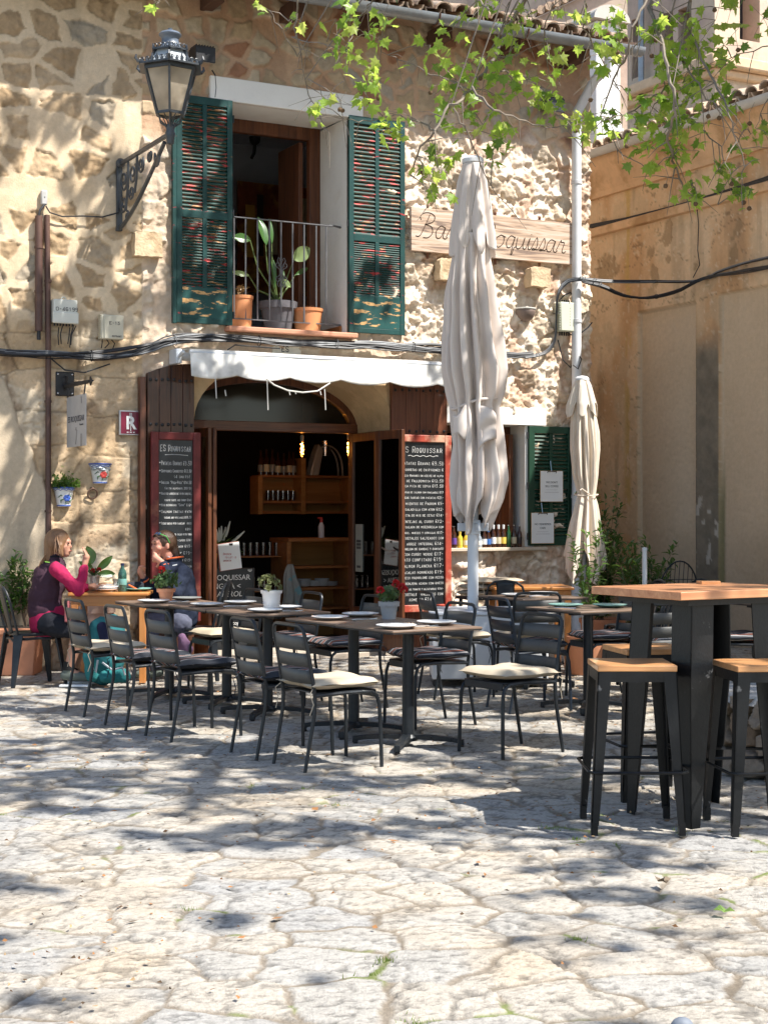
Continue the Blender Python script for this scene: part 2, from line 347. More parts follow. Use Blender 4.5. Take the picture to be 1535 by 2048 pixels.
# ================================================================ THE GROUND
def make_ground():
    xs = np.concatenate([-np.geomspace(40, 5.2, 26)[:-1], np.arange(-5.2, -3.4, .022), np.arange(-3.4, 3.7, .0125), np.arange(3.7, 5.4, .022), np.geomspace(5.45, 40, 26)])
    ys = [-20, -12, -7, -4, -2, 0, 1.2, 2.2, 3.0, 3.5]; y = 3.8
    while y < 18.5: ys.append(y); y += .0075*(y/4.2)**1.15
    ys = np.array(ys+list(np.geomspace(18.6, 60, 14)))
    X, Y = np.meshgrid(xs, ys, indexing='ij')
    wx = X+.16*(fbm(X*1.7, Y*1.7, 3, 3)-.5)+.06*(fbm(X*9, Y*9, 31, 2)-.5); wy = Y+.16*(fbm(X*1.7, Y*1.7, 8, 3)-.5)+.06*(fbm(X*9, Y*9, 33, 2)-.5)
    e, cid, dx, dy = vor(wx/.345, wy/.285, .80, 5)
    big = fbm(X*.5, Y*.5, 21, 3)
    jn = fbm(X*13, Y*13, 41, 3)
    jw = .038+.05*(jn-.5)+.03*(fbm(X*.9, Y*.9, 77, 2)-.5)
    stone = ss(jw*.55, jw*1.25, e)
    dome = np.clip(e*2.4, 0, 1)**.55
    rough = fbm(X*22, Y*30, 51, 4); rough2 = fbm(X*5, Y*6, 57, 3)
    ridg = 1-np.abs(fbm(X*7, Y*9, 91, 4)-.5)*2
    crack = ss(.955, .99, 1-np.abs(fbm(X*2.6, Y*3.1, 63, 4)-.5)*2)*stone
    fine = fbm(X*55, Y*70, 53, 3); z = -.0055*(1-stone)+.004*dome*stone+.006*(rough-.5)*stone+.004*(fine-.5)+.010*(rough2-.5)+(cid-.5)*.006*stone+(dx*(cid-.5)+dy*(_h(np.floor(cid*9999), cid*0, 3)-.5))*.022*stone-.006*crack+.005*(jn-.5)*(1-stone)+.03*(big-.5)-.004
    c1 = C3(.46, .435, .39); c2 = C3(.52, .47, .395); c3 = C3(.40, .39, .37)
    col = mixc(np.broadcast_to(c1, X.shape+(3,)), np.broadcast_to(c2, X.shape+(3,)), ss(.45, .75, cid)); col = mixc(col, np.broadcast_to(c3, X.shape+(3,)), ss(.25, .05, cid)*.8)
    ocr = ss(.52, .72, fbm(X*2.2, Y*2.2, 71, 4))
    col = mixc(col, col*C3(1.05, .94, .80), ocr*.6)
    pit = ss(.58, .70, fbm(X*30, Y*44, 81, 4)); col = col*(1-.42*pit*stone)[..., None]; col = col*(.86+.28*fbm(X*9, Y*12, 85, 5, .7))[..., None]; hair = ss(.97, .995, 1-np.abs(fbm(X*6, Y*9, 89, 3)-.5)*2); col = col*(1-.35*hair*stone)[..., None]
    z = z-.004*pit*stone
    jc = mixc(np.broadcast_to(C3(.30, .25, .185), X.shape+(3,)), np.broadcast_to(C3(.21, .17, .125), X.shape+(3,)), fbm(X*16, Y*16, 83, 3))
    dusty = ss(.42, .6, fbm(X*1.1, Y*1.1, 87, 3)); jc = mixc(jc, np.broadcast_to(C3(.32, .275, .22), X.shape+(3,)), dusty*.6)
    col = mixc(jc, col, stone); col = col*(1-.45*crack)[..., None]
    lit = ss(.56, .70, fbm(X*9, Y*9, 95, 4))*ss(9, 12, Y)*.6; col = mixc(col, np.broadcast_to(C3(.30, .20, .10), X.shape+(3,)), lit*.7)
    moss = ss(.56, .66, fbm(X*3.2, Y*3.2, 97, 3))*(1-stone)*ss(.4, .6, fbm(X*14, Y*14, 98, 2))*ss(10, 7, Y)
    col = mixc(col, np.broadcast_to(C3(.17, .22, .05), X.shape+(3,)), moss*.85); z = z+.006*moss
    v = np.stack([X, Y, z], -1).reshape(-1, 3); i = len(xs); j = len(ys)
    o = fastmesh('ground', v, gridfaces(i, j), vcol_mat('flagstone', rough=.8, var=.30, ns=55, bump=.9, bs=110, dist=.010), col.reshape(-1, 3))
    o.location = (CAM.x, CAM.y, 0); o.rotation_euler = (0, 0, -ANG); tag(o, 'pale limestone flagstone paving of the little square', 'ground', kind='structure')
    # keep joints for the grass
    m = (moss > .3) & (Y < 9.5) & (np.abs(X) < .26*Y+.1) & (Y > 4.1)
    pts = v[m.reshape(-1)]; return pts
MOSS = make_ground()
def tufts():
    r = random.Random(5); mb = MB(); n = len(MOSS)
    ids = [r.randrange(n) for _ in range(24)] if n else []
    for q in ids:
        cx, cy, cz = MOSS[q]
        for k in range(r.randint(10, 26)):
            a = r.uniform(0, 6.28); rr = abs(r.gauss(0, .022)); x = cx+rr*math.cos(a)*1.7; y = cy+rr*math.sin(a); h = r.uniform(.006, .02); l = r.uniform(-.01, .01); ll = r.uniform(-.01, .01)
            mb.add([(x-.002, y, cz-.004), (x+.002, y, cz-.004), (x+l, y+ll, cz+h)], [(0, 1, 2)])
    o = mb.build('joint_grass', leafm('grass', (.16, .24, .04), (.3, .4, .05), .35), loc=(CAM.x, CAM.y, 0), rot=(0, 0, -ANG), smooth=False)
    tag(o, 'small green tufts of grass growing in the paving joints', 'grass', kind='stuff')
tufts()
def litter():
    r = random.Random(11); mb = MB(); cols = [0, 1, 2]
    for k in range(4200):
        Y = 4.2+12.5*r.random()**.75; X = r.uniform(-.27, .27)*Y; d = fbm(np.array([X*.8]), np.array([Y*.8]), 444, 2)[0]
        if r.random() > (d-.25)*2.2: continue
        s = r.uniform(.004, .013)*(1.0 if r.random() < .94 else 2.4); a = r.uniform(0, 6.28); mb.cur = r.choice((0, 0, 1, 2)); z = .012; ca = math.cos(a); sa = math.sin(a); q = r.uniform(.25, .8)
        mb.add([(X+ca*s, Y+sa*s, z+r.uniform(0, .006)), (X-sa*s*q, Y+ca*s*q, z+r.uniform(0, .012)), (X-ca*s, Y-sa*s, z+r.uniform(0, .006)), (X+sa*s*q, Y-ca*s*q, z+.002)], [(0, 1, 2, 3)])
    o = mb.build('leaf_litter', [pm('dry_leaf', (.30, .14, .05), .8), pm('dry_leaf_dark', (.10, .06, .03), .8), pm('dry_leaf_tan', (.36, .24, .12), .8)], loc=(CAM.x, CAM.y, 0), rot=(0, 0, -ANG), smooth=False)
    tag(o, 'scattered dry brown leaf scraps and bud scales on the paving', 'leaf litter', kind='stuff')
litter()
def groundleaf(px, py, s, m, label):
    p = G(px, py, .02); r = random.Random(px); mb = MB(); n = 11
    vs = [(0, 0, .004)]+[(math.cos(2*math.pi*i/n)*s*(1 if i % 2 else .55), math.sin(2*math.pi*i/n)*s*(1 if i % 2 else .55), .004+.018*(i % 3)/2) for i in range(n)]
    mb.add(vs, [(0, i+1, (i+1) % n+1) for i in range(n)])
    tag(mb.build('fallen_leaf', m, loc=p, rot=(0, 0, r.random()*6), smooth=False), label, 'leaf', 'loose leaves lying on the paving')
groundleaf(1447, 1824, .04, leafm('fresh_leaf', (.22, .36, .1), (.4, .6, .1), .3), 'fresh green leaf lying flat on pale paving at the lower right')
groundleaf(1325, 1765, .035, pm('curl_leaf', (.20, .15, .10), .8), 'curled dark brown leaf lying on the pale paving')

# ================================================================ THE FACADE (two buildings that share one plane)
SEAM = -5.138
WIN = (-4.24, -2.99, 3.25, 5.42)            # balcony window opening
DOOR = (-4.62, -2.455, 2.33, 3.0)           # door: x0,x1, spring, apex
SMW = (-1.93, -.84, 1.075, 2.375)            # counter window
def snap(lo, hi, st, keys):
    a = list(np.arange(lo, hi, st))
    for k in keys: a = [q for q in a if abs(q-k) > st*.45]+[k]
    return np.array(sorted(a+[hi]))
def facade():
    xs = snap(-8.2, 0.0, .0125, (SEAM, WIN[0], WIN[1], DOOR[0], DOOR[1], SMW[0], SMW[1])); zs = snap(-.12, 6.62, .0125, (WIN[2], WIN[3], DOOR[3], SMW[2], SMW[3]))
    X, Z = np.meshgrid(xs, zs, indexing='ij'); left = X < SEAM
    wx = X+.10*(fbm(X*3, Z*3, 11, 3)-.5); wz = Z+.10*(fbm(X*3, Z*3, 12, 3)-.5)
    # irregular rubble and its two sizes
    wx2 = wx+.05*(fbm(X*9, Z*9, 14, 3)-.5); wz2 = wz+.06*(fbm(X*9, Z*9, 15, 3)-.5)
    eA, iA, aX, aZ = vor(wx2/.34, wz2/.25, .85, 21); eB, iB, bX, bZ = vor(wx2/.24, wz2/.20, .85, 23); eC, iC, cX, cZ = vor(wx/.62+.3, wz/.34, .35, 29)
    n1 = fbm(X*4, Z*4, 31, 4); n2 = fbm(X*16, Z*16, 33, 4); n3 = fbm(X*45, Z*45, 35, 3); rid = 1-np.abs(fbm(X*9, Z*9, 37, 5, .6)-.5)*2
    # --- zones (0..1 masks)
    up = ss(3.0, 3.4, Z)
    zl_top = left*up; zl_low = left*(1-up)
    right = (~left)*ss(-2.75, -2.2, X+.25*(n1-.5)); pale = right*ss(5.75, 5.2, Z+.5*(n1-.5))
    mid = (~left)*(1-right)
    redtop = (~left)*ss(5.2, 5.6, Z+.3*(n1-.5))
    h = np.zeros_like(X); col = np.zeros(X.shape+(3,))
    b3 = lambda c: np.broadcast_to(C3(*c), X.shape+(3,))
    # left, upper: cream render spread round flat brown stones
    cover = .155+.16*(fbm(X*1.8, Z*1.8, 51, 2)-.5)+.12*(fbm(X*12, Z*12, 52, 3)-.5)
    st = ss(cover*.8, cover*1.15, eA)*(iA > .16)
    mort = mixc(b3((.80, .65, .46)), b3((.66, .49, .31)), n1); sc = mixc(b3((.39, .27, .155)), b3((.53, .39, .245)), iA); sc = mixc(sc, b3((.38, .34, .27)), ss(.80, .84, _h(np.floor(iA*9999), iA*0, 5))*.7)
    sunk = (.018*(n2-.5)*2+.02*(rid-.6)+.05*(aX*(iA-.5)+aZ*(.5-iA)))*st-.012*st*(1-ss(0, .2, eA-cover))
    hl = .02*(n1-.5)+sunk+.004*(n2-.5)
    cl = mixc(mort, sc*(.8+.4*n2[..., None]), st)
    h = h+hl*zl_top; col = col+cl*zl_top[..., None]
    # left, lower: big squared blocks, worn render patches
    st = ss(.012, .03, eC); blk = mixc(b3((.55, .39, .23)), b3((.70, .53, .35)), iC)
    blk = mixc(blk, b3((.64, .54, .40)), ss(.5, .62, fbm(X*2.1, Z*2.1, 61, 4))*.85); blk = mixc(blk, b3((.30, .20, .12)), ss(.62, .74, fbm(X*5, Z*5, 63, 4))*.7)
    hl2 = .006*(iC-.5)-.010*(1-st)+.012*(n1-.5)+.012*(n2-.5)-.012*ss(.64, .74, n3)-.02*ss(.7, .8, n2)
    cl2 = blk*(.78+.4*n2[..., None])*(1-.35*(1-st))[..., None]
    h = h+hl2*zl_low; col = col+cl2*zl_low[..., None]
    # smooth render coat at the far left, low down
    xb = -5.99-.38*np.clip(Z-1.5, 0, 9); pl = left*ss(0, -.05, X-xb+.10*(n1-.5)+.03*(n2-.5))*ss(2.95, 2.85, Z)
    h = h*(1-pl)+pl*(.05+.004*(n1-.5)); col = mixc(col, mixc(b3((.58, .48, .35)), b3((.50, .40, .28)), n1), pl)
    # middle: reddish earth mortar round soft stones; top band's colour includes some eave shade
    cov = .13+.10*(fbm(X*2, Z*2, 53, 2)-.5)+.14*(fbm(X*13, Z*13, 54, 3)-.5); st = ss(cov*.7, cov*1.3, eB)*(iB > .12)
    mort = mixc(b3((.52, .31, .19)), b3((.66, .46, .30)), n1); sc = mixc(b3((.44, .31, .18)), b3((.64, .51, .35)), iB)
    sc = mixc(sc, b3((.36, .15, .08)), ss(.78, .82, _h(np.floor(iB*9999), iB*0, 9))*.8); sc = mixc(sc, b3((.42, .38, .31)), ss(.2, .15, _h(np.floor(iB*9999), iB*0, 11))*.7)
    hm = .03*(n1-.5)+.012*(n2-.5)+st*(.06*(bX*(iB-.5)+bZ*(.5-iB))+.012+.012*(iB-.5)+.016*(rid-.6))
    cm = mixc(mort, sc*(.8+.4*n2[..., None]), st)
    h = h+hm*(mid+right*(1-pale)); col = col+cm*(mid+right*(1-pale))[..., None]
    # right: pale, hacked, very craggy rubble
    st2 = ss(.02, .16, eB)
    r3 = 1-np.abs(fbm(X*21, Z*19, 38, 4, .6)-.5)*2; tlt = (bX*(iB-.5)+bZ*(_h(np.floor(iB*9999), iB*0, 13)-.5)); hr = .035*(n1-.5)+st2*(.014+.022*(iB-.5))+.15*tlt*st2+.018*(rid-.7)*st2+.034*(r3-.7)+.026*(n2-.5)-.028*ss(.60, .68, fbm(X*12, Z*12, 39, 3))
    cr_ = mixc(b3((.80, .64, .50)), b3((.88, .78, .64)), n2); cr_ = mixc(cr_, b3((.56, .36, .24)), ss(.5, .66, fbm(X*6, Z*6, 65, 4))*.75); cr_ = mixc(cr_, b3((.52, .40, .26)), ss(.7, .8, iB)*.5)
    h = h+hr*pale; col = col+cr_*pale[..., None]
    # middle strip left of the balcony shutters and below the cables: rough too
    ms = (~left)*(1-right)*ss(5.1, 4.9, Z)
    h = h+ms*(.02*(rid-.65)+.012*(n2-.5)); col = mixc(col, mixc(b3((.70, .55, .41)), b3((.80, .69, .55)), n2), ms*.7)
    # darker patches towards the foot, faint vertical streaks
    foot_dark = ss(.9, .2, Z)*ss(.35, .6, n1); col = col*(1-.22*foot_dark)[..., None]
    streak = ss(.55, .75, fbm(X*5, Z*.8, 69, 3))*.18; col = col*(1-streak)[..., None]
    # calm the relief beside the openings, cut arch
    def near(x0, x1, z0, z1, d=.10):
        return np.maximum(np.maximum(x0-X, X-x1), np.maximum(z0-Z, Z-z1))
    calm = ss(0, .10, near(*WIN))*ss(0, .10, near(*SMW))*ss(0, .08, near(DOOR[0], DOOR[1], -1, DOOR[3]))
    h = h*calm
    xc = (xs[1:]+xs[:-1])/2; zc = (zs[1:]+zs[:-1])/2; XC, ZC = np.meshgrid(xc, zc, indexing='ij')
    hole = ((XC > WIN[0]) & (XC < WIN[1]) & (ZC > WIN[2]) & (ZC < WIN[3])) | ((XC > SMW[0]) & (XC < SMW[1]) & (ZC > SMW[2]) & (ZC < SMW[3])) | ((XC > DOOR[0]) & (XC < DOOR[1]) & (ZC < DOOR[3]))
    v = np.stack([X, -h, Z], -1).reshape(-1, 3); col = np.clip(col, 0, 1).reshape(-1, 3)
    F = gridfaces(len(xs), len(zs)).reshape(len(xs)-1, len(zs)-1, 4); keep = ~hole; lf = XC < SEAM
    mt = vcol_mat('rubble_wall', rough=.92, var=.15, ns=16, bump=.6, bs=70, dist=.010, spec=.15)
    def cut(name, mask, parent):
        f = F[mask]; u = np.unique(f); mp = np.zeros(len(v), dtype=np.int64); mp[u] = np.arange(len(u))
        o = fastmesh(name, v[u], mp[f], mt, col[u]); o.parent = parent; return o
    return cut, keep, lf
cut, keep, lf = facade()
LB = thing('stone_house', 'cream mortared rubble stone house at the left with big squared blocks below', 'house', (0, 0, 0))
CB = thing('stone_house', 'rubble stone tavern house with green shuttered balcony window, arched bar door and tiled eave', 'house', (0, 0, 0))
cut('wall', keep & lf, LB); cut('wall', keep & ~lf, CB)
M_wht = pm('whitewash', (.72, .70, .65), .85, var=.06, ns=3, bump=.25, bs=30, col2=(.60, .55, .47), thr=(.55, .75))
M_wht2 = pm('whitewash_bright', (.86, .84, .79), .85, var=.04, ns=3, bump=.2, bs=30)
M_ren = pm('arch_stone', (.62, .45, .26), .85, var=.16, ns=5, bump=.35, bs=40, col2=(.52, .36, .20), thr=(.5, .6))
M_tc = pm('terracotta_sill', (.55, .26, .16), .7, var=.12, ns=8, bump=.2)
M_bw = wood('door_wood', (.060, .022, .011), (.17, .060, .026), .4, 'z', 7, .25, .15)
M_bwx = wood('door_wood_rail', (.060, .022, .011), (.17, .060, .026), .4, 'x', 7, .25, .15)
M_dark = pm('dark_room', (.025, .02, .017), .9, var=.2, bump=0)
M_glass = glass('pane_glass')
# wall bodies behind the faces (closed rooms so that no sky leaks in)
mb = MB(); mb.box(-8.2, -5.0, 5.2, 5.5, -.1, 6.4); mb.box(-8.2, -8.0, .03, 5.2, -.1, 6.4); mb.build('rear_wall', pm('plain_wall', (.5, .4, .3), .9), LB, smooth=False)
mb = MB(); mb.box(-5.1, 0, 5.2, 5.5, -.1, 6.4); mb.box(-.12, -.03, .03, 5.2, -.1, 6.4); mb.build('rear_wall', MATS['plain_wall'], CB, smooth=False)
# balcony window: lintel band, reveals
mb = MB(); mb.box(-4.468, -2.822, -.045, .02, 5.425, 5.65); mb.build('lintel', M_wht2, CB, bevel=.004)
mb = MB(); x0, x1, z0, z1 = WIN; D = .66
mb.add([(x1, -.012, z0), (x1, D, z0), (x1, D, z1), (x1, -.012, z1)], [(0, 1, 2, 3)]); mb.add([(x0, -.012, z0), (x0, D, z0), (x0, D, z1), (x0, -.012, z1)], [(3, 2, 1, 0)])
mb.add([(x0, -.012, z1), (x1, -.012, z1), (x1, D, z1+.02), (x0, D, z1+.02)], [(0, 1, 2, 3)]); mb.add([(x0, 0, z0), (x1, 0, z0), (x1, D, z0), (x0, D, z0)], [(0, 1, 2, 3)]); mb.build('window_reveal', M_wht, CB, smooth=False)
mb = MB(); mb.box(-4.31, -2.92, -.13, .10, 3.195, 3.245); mb.build('window_sill', M_tc, CB, bevel=.012)
mb = MB(); mb.box(x1-.02, x1+.01, .1, .62, z0+.002, z0+.085); mb.build('skirting_tile', pm('skirting', (.35, .15, .05), .5), CB, bevel=.003)
wf = MB(); wf.box(-3.115, x1-.001, D-.06, D+.02, z0, z1+.02); wf.box(x0, -4.13, D-.06, D+.02, z0, z1+.02); wf.box(-4.13, -3.115, D-.06, D+.02, 5.31, z1+.02); WF = wf.build('window_frame', M_bw, CB, bevel=.006)
d = MB(); d.box(-3.20, -3.15, D+.03, D+.55, z0+.05, 5.30); d.box(-3.165, -3.14, D+.1, D+.48, z0+.2, 5.2); d.build('casement', M_bw, WF, bevel=.005)
d = MB(); d.box(-4.10, -4.05, D+.03, D+.55, z0+.05, 5.30); d.build('casement', M_bw, WF, bevel=.005)
# upstairs room
mb = MB(); rx0, rx1, ry0, ry1, rz0, rz1 = -5.0, -1.6, D+.06, 4.2, 3.15, 6.1
for q in ([(rx0, ry1, rz0), (rx1, ry1, rz0), (rx1, ry1, rz1), (rx0, ry1, rz1)], [(rx0, ry0, rz0), (rx0, ry1, rz0), (rx0, ry1, rz1), (rx0, ry0, rz1)], [(rx1, ry0, rz0), (rx1, ry1, rz0), (rx1, ry1, rz1), (rx1, ry0, rz1)], [(rx0, ry0, rz1), (rx1, ry0, rz1), (rx1, ry1, rz1), (rx0, ry1, rz1)],
          [(rx0, ry0, rz0), (x0, ry0, rz0), (x0, ry0, rz1), (rx0, ry0, rz1)], [(x1, ry0, rz0), (rx1, ry0, rz0), (rx1, ry0, rz1), (x1, ry0, rz1)], [(x0, ry0, 5.44), (x1, ry0, 5.44), (x1, ry0, rz1), (x0, ry0, rz1)]): mb.add(q, [(0, 1, 2, 3)])
mb.build('room_wall', pm('room_plaster', (.60, .63, .68), .9, var=.05, bump=.05), CB, smooth=False)
mb = MB(); mb.add([(rx0, D, rz0), (rx1, D, rz0), (rx1, ry1, rz0), (rx0, ry1, rz0)], [(0, 1, 2, 3)]); mb.build('room_floor', pm('room_tiles', (.25, .12, .07), .5), CB, smooth=False)
# door arch: reveal, spandrel ring
AX = (DOOR[0]+DOOR[1])/2; HWD = (DOOR[1]-DOOR[0])/2
def archp(hw, sp, ap, n=24, cx=None):
    return [((AX if cx is None else cx)+hw*math.cos(math.pi-math.pi*i/n), sp+(ap-sp)*math.sin(math.pi*i/n)) for i in range(n+1)]
a = archp(HWD, DOOR[2], DOOR[3]-.02); bb = archp(HWD-.005, 2.33, 2.86)
mb = MB(); n = len(a)
mb.add([(p[0], 0.0, p[1]) for p in a]+[(p[0], .84, p[1]) for p in bb], [(i, i+1, n+i+1, n+i) for i in range(n-1)])
mb.add([(DOOR[0], 0, -.05), (DOOR[0], .84, -.05), (DOOR[0], .84, 2.33), (DOOR[0], 0, 2.33)], [(0, 1, 2, 3)]); mb.add([(DOOR[1], 0, -.05), (DOOR[1], .84, -.05), (DOOR[1], .84, 2.33), (DOOR[1], 0, 2.33)], [(0, 1, 2, 3)])
mb.add([(p[0], 0.001, p[1]) for p in a]+[(p[0], 0.001, DOOR[3]+.004) for p in a], [(i, i+1, n+i+1, n+i) for i in range(n-1)]); mb.build('door_arch', M_ren, CB, ang=50)
# arched timber frame at the back of the reveal: jambs, transom, fanlight
YF = .80
FR = thing('door_frame', None, None); FR.parent = CB
mb = MB(); o1 = archp(HWD-.005, 2.33, 2.86, 28); i1 = archp(HWD-.075, 2.33, 2.79, 28); n = len(o1)
for y in (YF, YF+.08): mb.add([(p[0], y, p[1]) for p in o1]+[(p[0], y, p[1]) for p in i1], [(i, i+1, n+i+1, n+i) for i in range(n-1)])
mb.add([(p[0], YF, p[1]) for p in i1]+[(p[0], YF+.08, p[1]) for p in i1], [(i, i+1, n+i+1, n+i) for i in range(n-1)])
mb.box(DOOR[0], DOOR[0]+.24, YF, YF+.08, 0, 2.33); mb.box(DOOR[1]-.07, DOOR[1], YF, YF+.08, 0, 2.33)
mb.build('arch_frame', M_bw, FR, ang=30)
mb = MB(); mb.box(DOOR[0]+.01, DOOR[1]-.01, YF-.02, YF+.1, 2.285, 2.385); mb.build('transom', M_bwx, FR, bevel=.006)
mb = MB(); mb.add([(p[0], YF+.045, p[1]) for p in i1], [tuple(range(len(i1)))]); mb.build('fanlight', glass('fan_glass', (.30, .31, .27), .12, .0), FR, smooth=False)
def dleaf(nm, a, b, z0, z1, parent=FR, st=.055, label=None):
    "a narrow glazed door leaf standing between plan points a and b"
    a = Vector((a[0], a[1], 0)); b = Vector((b[0], b[1], 0)); L = (b-a).length; an = math.atan2(b.y-a.y, b.x-a.x)
    t = thing(nm, None, None, (a.x, a.y, 0), an); t.parent = FR
    m = MB(); m.box(0, st, -.02, .02, z0, z1); m.box(L-st, L, -.02, .02, z0, z1); m.box(st, L-st, -.019, .019, z1-.09, z1); m.box(st, L-st, -.019, .019, z0, z0+.42); f = m.build('leaf_frame', M_bw, t, bevel=.005)
    m = MB(); m.box(st, L-st, -.003, .003, z0+.42, z1-.09); m.build('pane', glass('leaf_glass', (.62, .64, .55), .03, 1.2), t, smooth=False); return t
dleaf('door_leaf', (-4.41, .78), (-4.37, .22), .03, 2.28); dleaf('door_leaf', (-4.31, .24), (-4.33, .78), .03, 2.28)
L1 = dleaf('door_leaf', (-2.53, .78), (-2.58, .10), .03, 2.28); L2 = dleaf('door_leaf', (-2.60, .07), (-2.52, -.34), .03, 2.28)
m = MB(); m.tube([(.30, -.03, 1.05), (.30, -.07, 1.05), (.22, -.08, 1.07), (.17, -.08, 1.09)], .009, 6); m.build('handle', pm('steel', (.5, .5, .5), .3, 1), L2)
st_ = MB(); st_.box(.12, .30, -.012, -.006, .82, 1.32); q = st_.build('sticker', pm('paper_grey', (.30, .31, .27), .6), L1)
m = MB()
for i in range(3):
    for j in range(4): m.box(.155+.03*j, .178+.03*j, -.0145, -.0125, 1.06+.035*i, 1.085+.035*i)
m.box(.16, .26, -.0145, -.0125, .86, .885); m.build('sticker_print', pm('ink_dark', (.05, .05, .05), .6), q)
# bar room
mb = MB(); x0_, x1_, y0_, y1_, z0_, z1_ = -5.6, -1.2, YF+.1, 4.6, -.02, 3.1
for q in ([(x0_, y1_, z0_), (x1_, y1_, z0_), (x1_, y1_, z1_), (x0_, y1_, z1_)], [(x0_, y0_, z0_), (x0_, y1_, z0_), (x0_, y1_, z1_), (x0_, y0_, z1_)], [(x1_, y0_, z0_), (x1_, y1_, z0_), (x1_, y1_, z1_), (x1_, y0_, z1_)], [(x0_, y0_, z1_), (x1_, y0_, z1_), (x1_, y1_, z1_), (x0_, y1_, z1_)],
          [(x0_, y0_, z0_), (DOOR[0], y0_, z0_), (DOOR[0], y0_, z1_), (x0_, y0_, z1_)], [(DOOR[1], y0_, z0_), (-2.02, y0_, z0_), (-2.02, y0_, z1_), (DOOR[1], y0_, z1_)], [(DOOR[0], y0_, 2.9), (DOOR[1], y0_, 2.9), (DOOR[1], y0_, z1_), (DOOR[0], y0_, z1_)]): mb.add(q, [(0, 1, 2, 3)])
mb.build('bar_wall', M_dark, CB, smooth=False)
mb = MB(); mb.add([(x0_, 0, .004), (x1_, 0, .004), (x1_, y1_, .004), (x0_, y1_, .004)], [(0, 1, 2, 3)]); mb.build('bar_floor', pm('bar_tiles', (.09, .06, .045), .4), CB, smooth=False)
mb = MB(); mb.box(DOOR[0], DOOR[1], -.05, .85, -.03, .035); mb.build('door_step', pm('step_stone', (.42, .36, .29), .8), CB, bevel=.01)
# counter window: lintel, reveals, frame, counter
mb = MB(); x0, x1, z0, z1 = SMW
mb.box(-1.95, -.615, -.06, .02, 2.375, 2.56); mb.build('lintel', M_wht2, CB, bevel=.006)
mb = MB(); mb.add([(x1, -.012, z0), (x1, .35, z0), (x1, .35, z1), (x1, -.012, z1)], [(0, 1, 2, 3)]); mb.add([(x0, -.012, z0), (x0, .35, z0), (x0, .35, z1), (x0, -.012, z1)], [(3, 2, 1, 0)]); mb.add([(x0, -.012, z1), (x1, -.012, z1), (x1, .35, z1), (x0, .35, z1)], [(0, 1, 2, 3)])
mb.build('window_reveal', M_wht, CB, smooth=False)
mb = MB(); mb.box(x1-.02, x1+.10, -.018, 0, z0, z1-.002); mb.build('window_surround', M_wht2, CB, bevel=.004)
wf = MB(); wf.box(x1-.14, x1-.001, .30, .38, z0, z1); wf.box(x0, x0+.10, .30, .38, z0, z1); wf.box(x0+.1, x1-.14, .30, .38, z1-.08, z1); wf.box(x1-.13, x1-.08, .12, .36, z0+.01, z1-.09); wf.build('window_frame', M_bw, CB, bevel=.006)
mb = MB(); mb.box(-1.99, -.62, -.10, .40, 1.035, 1.073); mb.build('window_sill', pm('sill_stone', (.60, .50, .38), .8, var=.15, ns=5, bump=.3), CB, bevel=.008)
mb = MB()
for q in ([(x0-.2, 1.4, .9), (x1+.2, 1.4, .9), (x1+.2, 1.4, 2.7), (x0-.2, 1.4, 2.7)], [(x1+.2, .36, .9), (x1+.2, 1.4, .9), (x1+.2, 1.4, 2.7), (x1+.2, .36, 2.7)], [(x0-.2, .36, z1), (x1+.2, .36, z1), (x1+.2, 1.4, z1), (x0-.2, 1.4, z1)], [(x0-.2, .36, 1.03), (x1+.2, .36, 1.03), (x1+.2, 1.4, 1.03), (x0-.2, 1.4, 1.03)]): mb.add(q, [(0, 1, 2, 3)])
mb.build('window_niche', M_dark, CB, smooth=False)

# ---------------------------------------------------------------- shutters
def paint_mat(name, g1, worn, red, wthr, rthr):
    m, t, b = new_mat(name); N = t.nodes; L = t.links; tc = N.new('ShaderNodeTexCoord')
    def nz(sc, loc, s, det=7, ro=.65):
        mp = N.new('ShaderNodeMapping'); mp.inputs['Scale'].default_value = s; mp.inputs['Location'].default_value = loc; L.new(tc.outputs['Object'], mp.inputs[0])
        n = N.new('ShaderNodeTexNoise'); n.inputs['Scale'].default_value = sc; n.inputs['Detail'].default_value = det; n.inputs['Roughness'].default_value = ro; L.new(mp.outputs[0], n.inputs[0]); return n.outputs[0]
    def rng(o, a, c):
        r = N.new('ShaderNodeMapRange'); r.inputs[1].default_value = a; r.inputs[2].default_value = c; L.new(o, r.inputs[0]); return r.outputs[0]
    def mix(f, a, c):
        x = N.new('ShaderNodeMix'); x.data_type = 'RGBA'; L.new(f, x.inputs[0])
        if isinstance(a, tuple): x.inputs[6].default_value = a+(1,)
        else: L.new(a, x.inputs[6])
        if isinstance(c, tuple): x.inputs[7].default_value = c+(1,)
        else: L.new(c, x.inputs[7])
        return x.outputs[2]
    base = mix(rng(nz(3, (0, 0, 0), (1, 1, 1)), .35, .65), tuple(c*.75 for c in g1), tuple(c*1.35 for c in g1))
    c = mix(rng(nz(9, (4, 1, 2), (.6, 1, 3.0)), rthr, rthr+.03), base, red)
    wd = mix(rng(nz(30, (0, 0, 0), (1, 1, .2)), .4, .6), tuple(c*.8 for c in worn), tuple(min(1, c*1.2) for c in worn))
    c = mix(rng(nz(7, (1, 6, 3), (.55, 1, 2.6)), wthr, wthr+.02), c, wd)
    L.new(c, b.inputs['Base Color']); b.inputs['Roughness'].default_value = .5; b.inputs['Specular IOR Level'].default_value = .4
    bp = N.new('ShaderNodeBump'); bp.inputs['Strength'].default_value = .3; bp.inputs['Distance'].default_value = .003; L.new(nz(40, (0, 0, 0), (1, 1, .3)), bp.inputs['Height']); L.new(bp.outputs[0], b.inputs['Normal'])
    return m
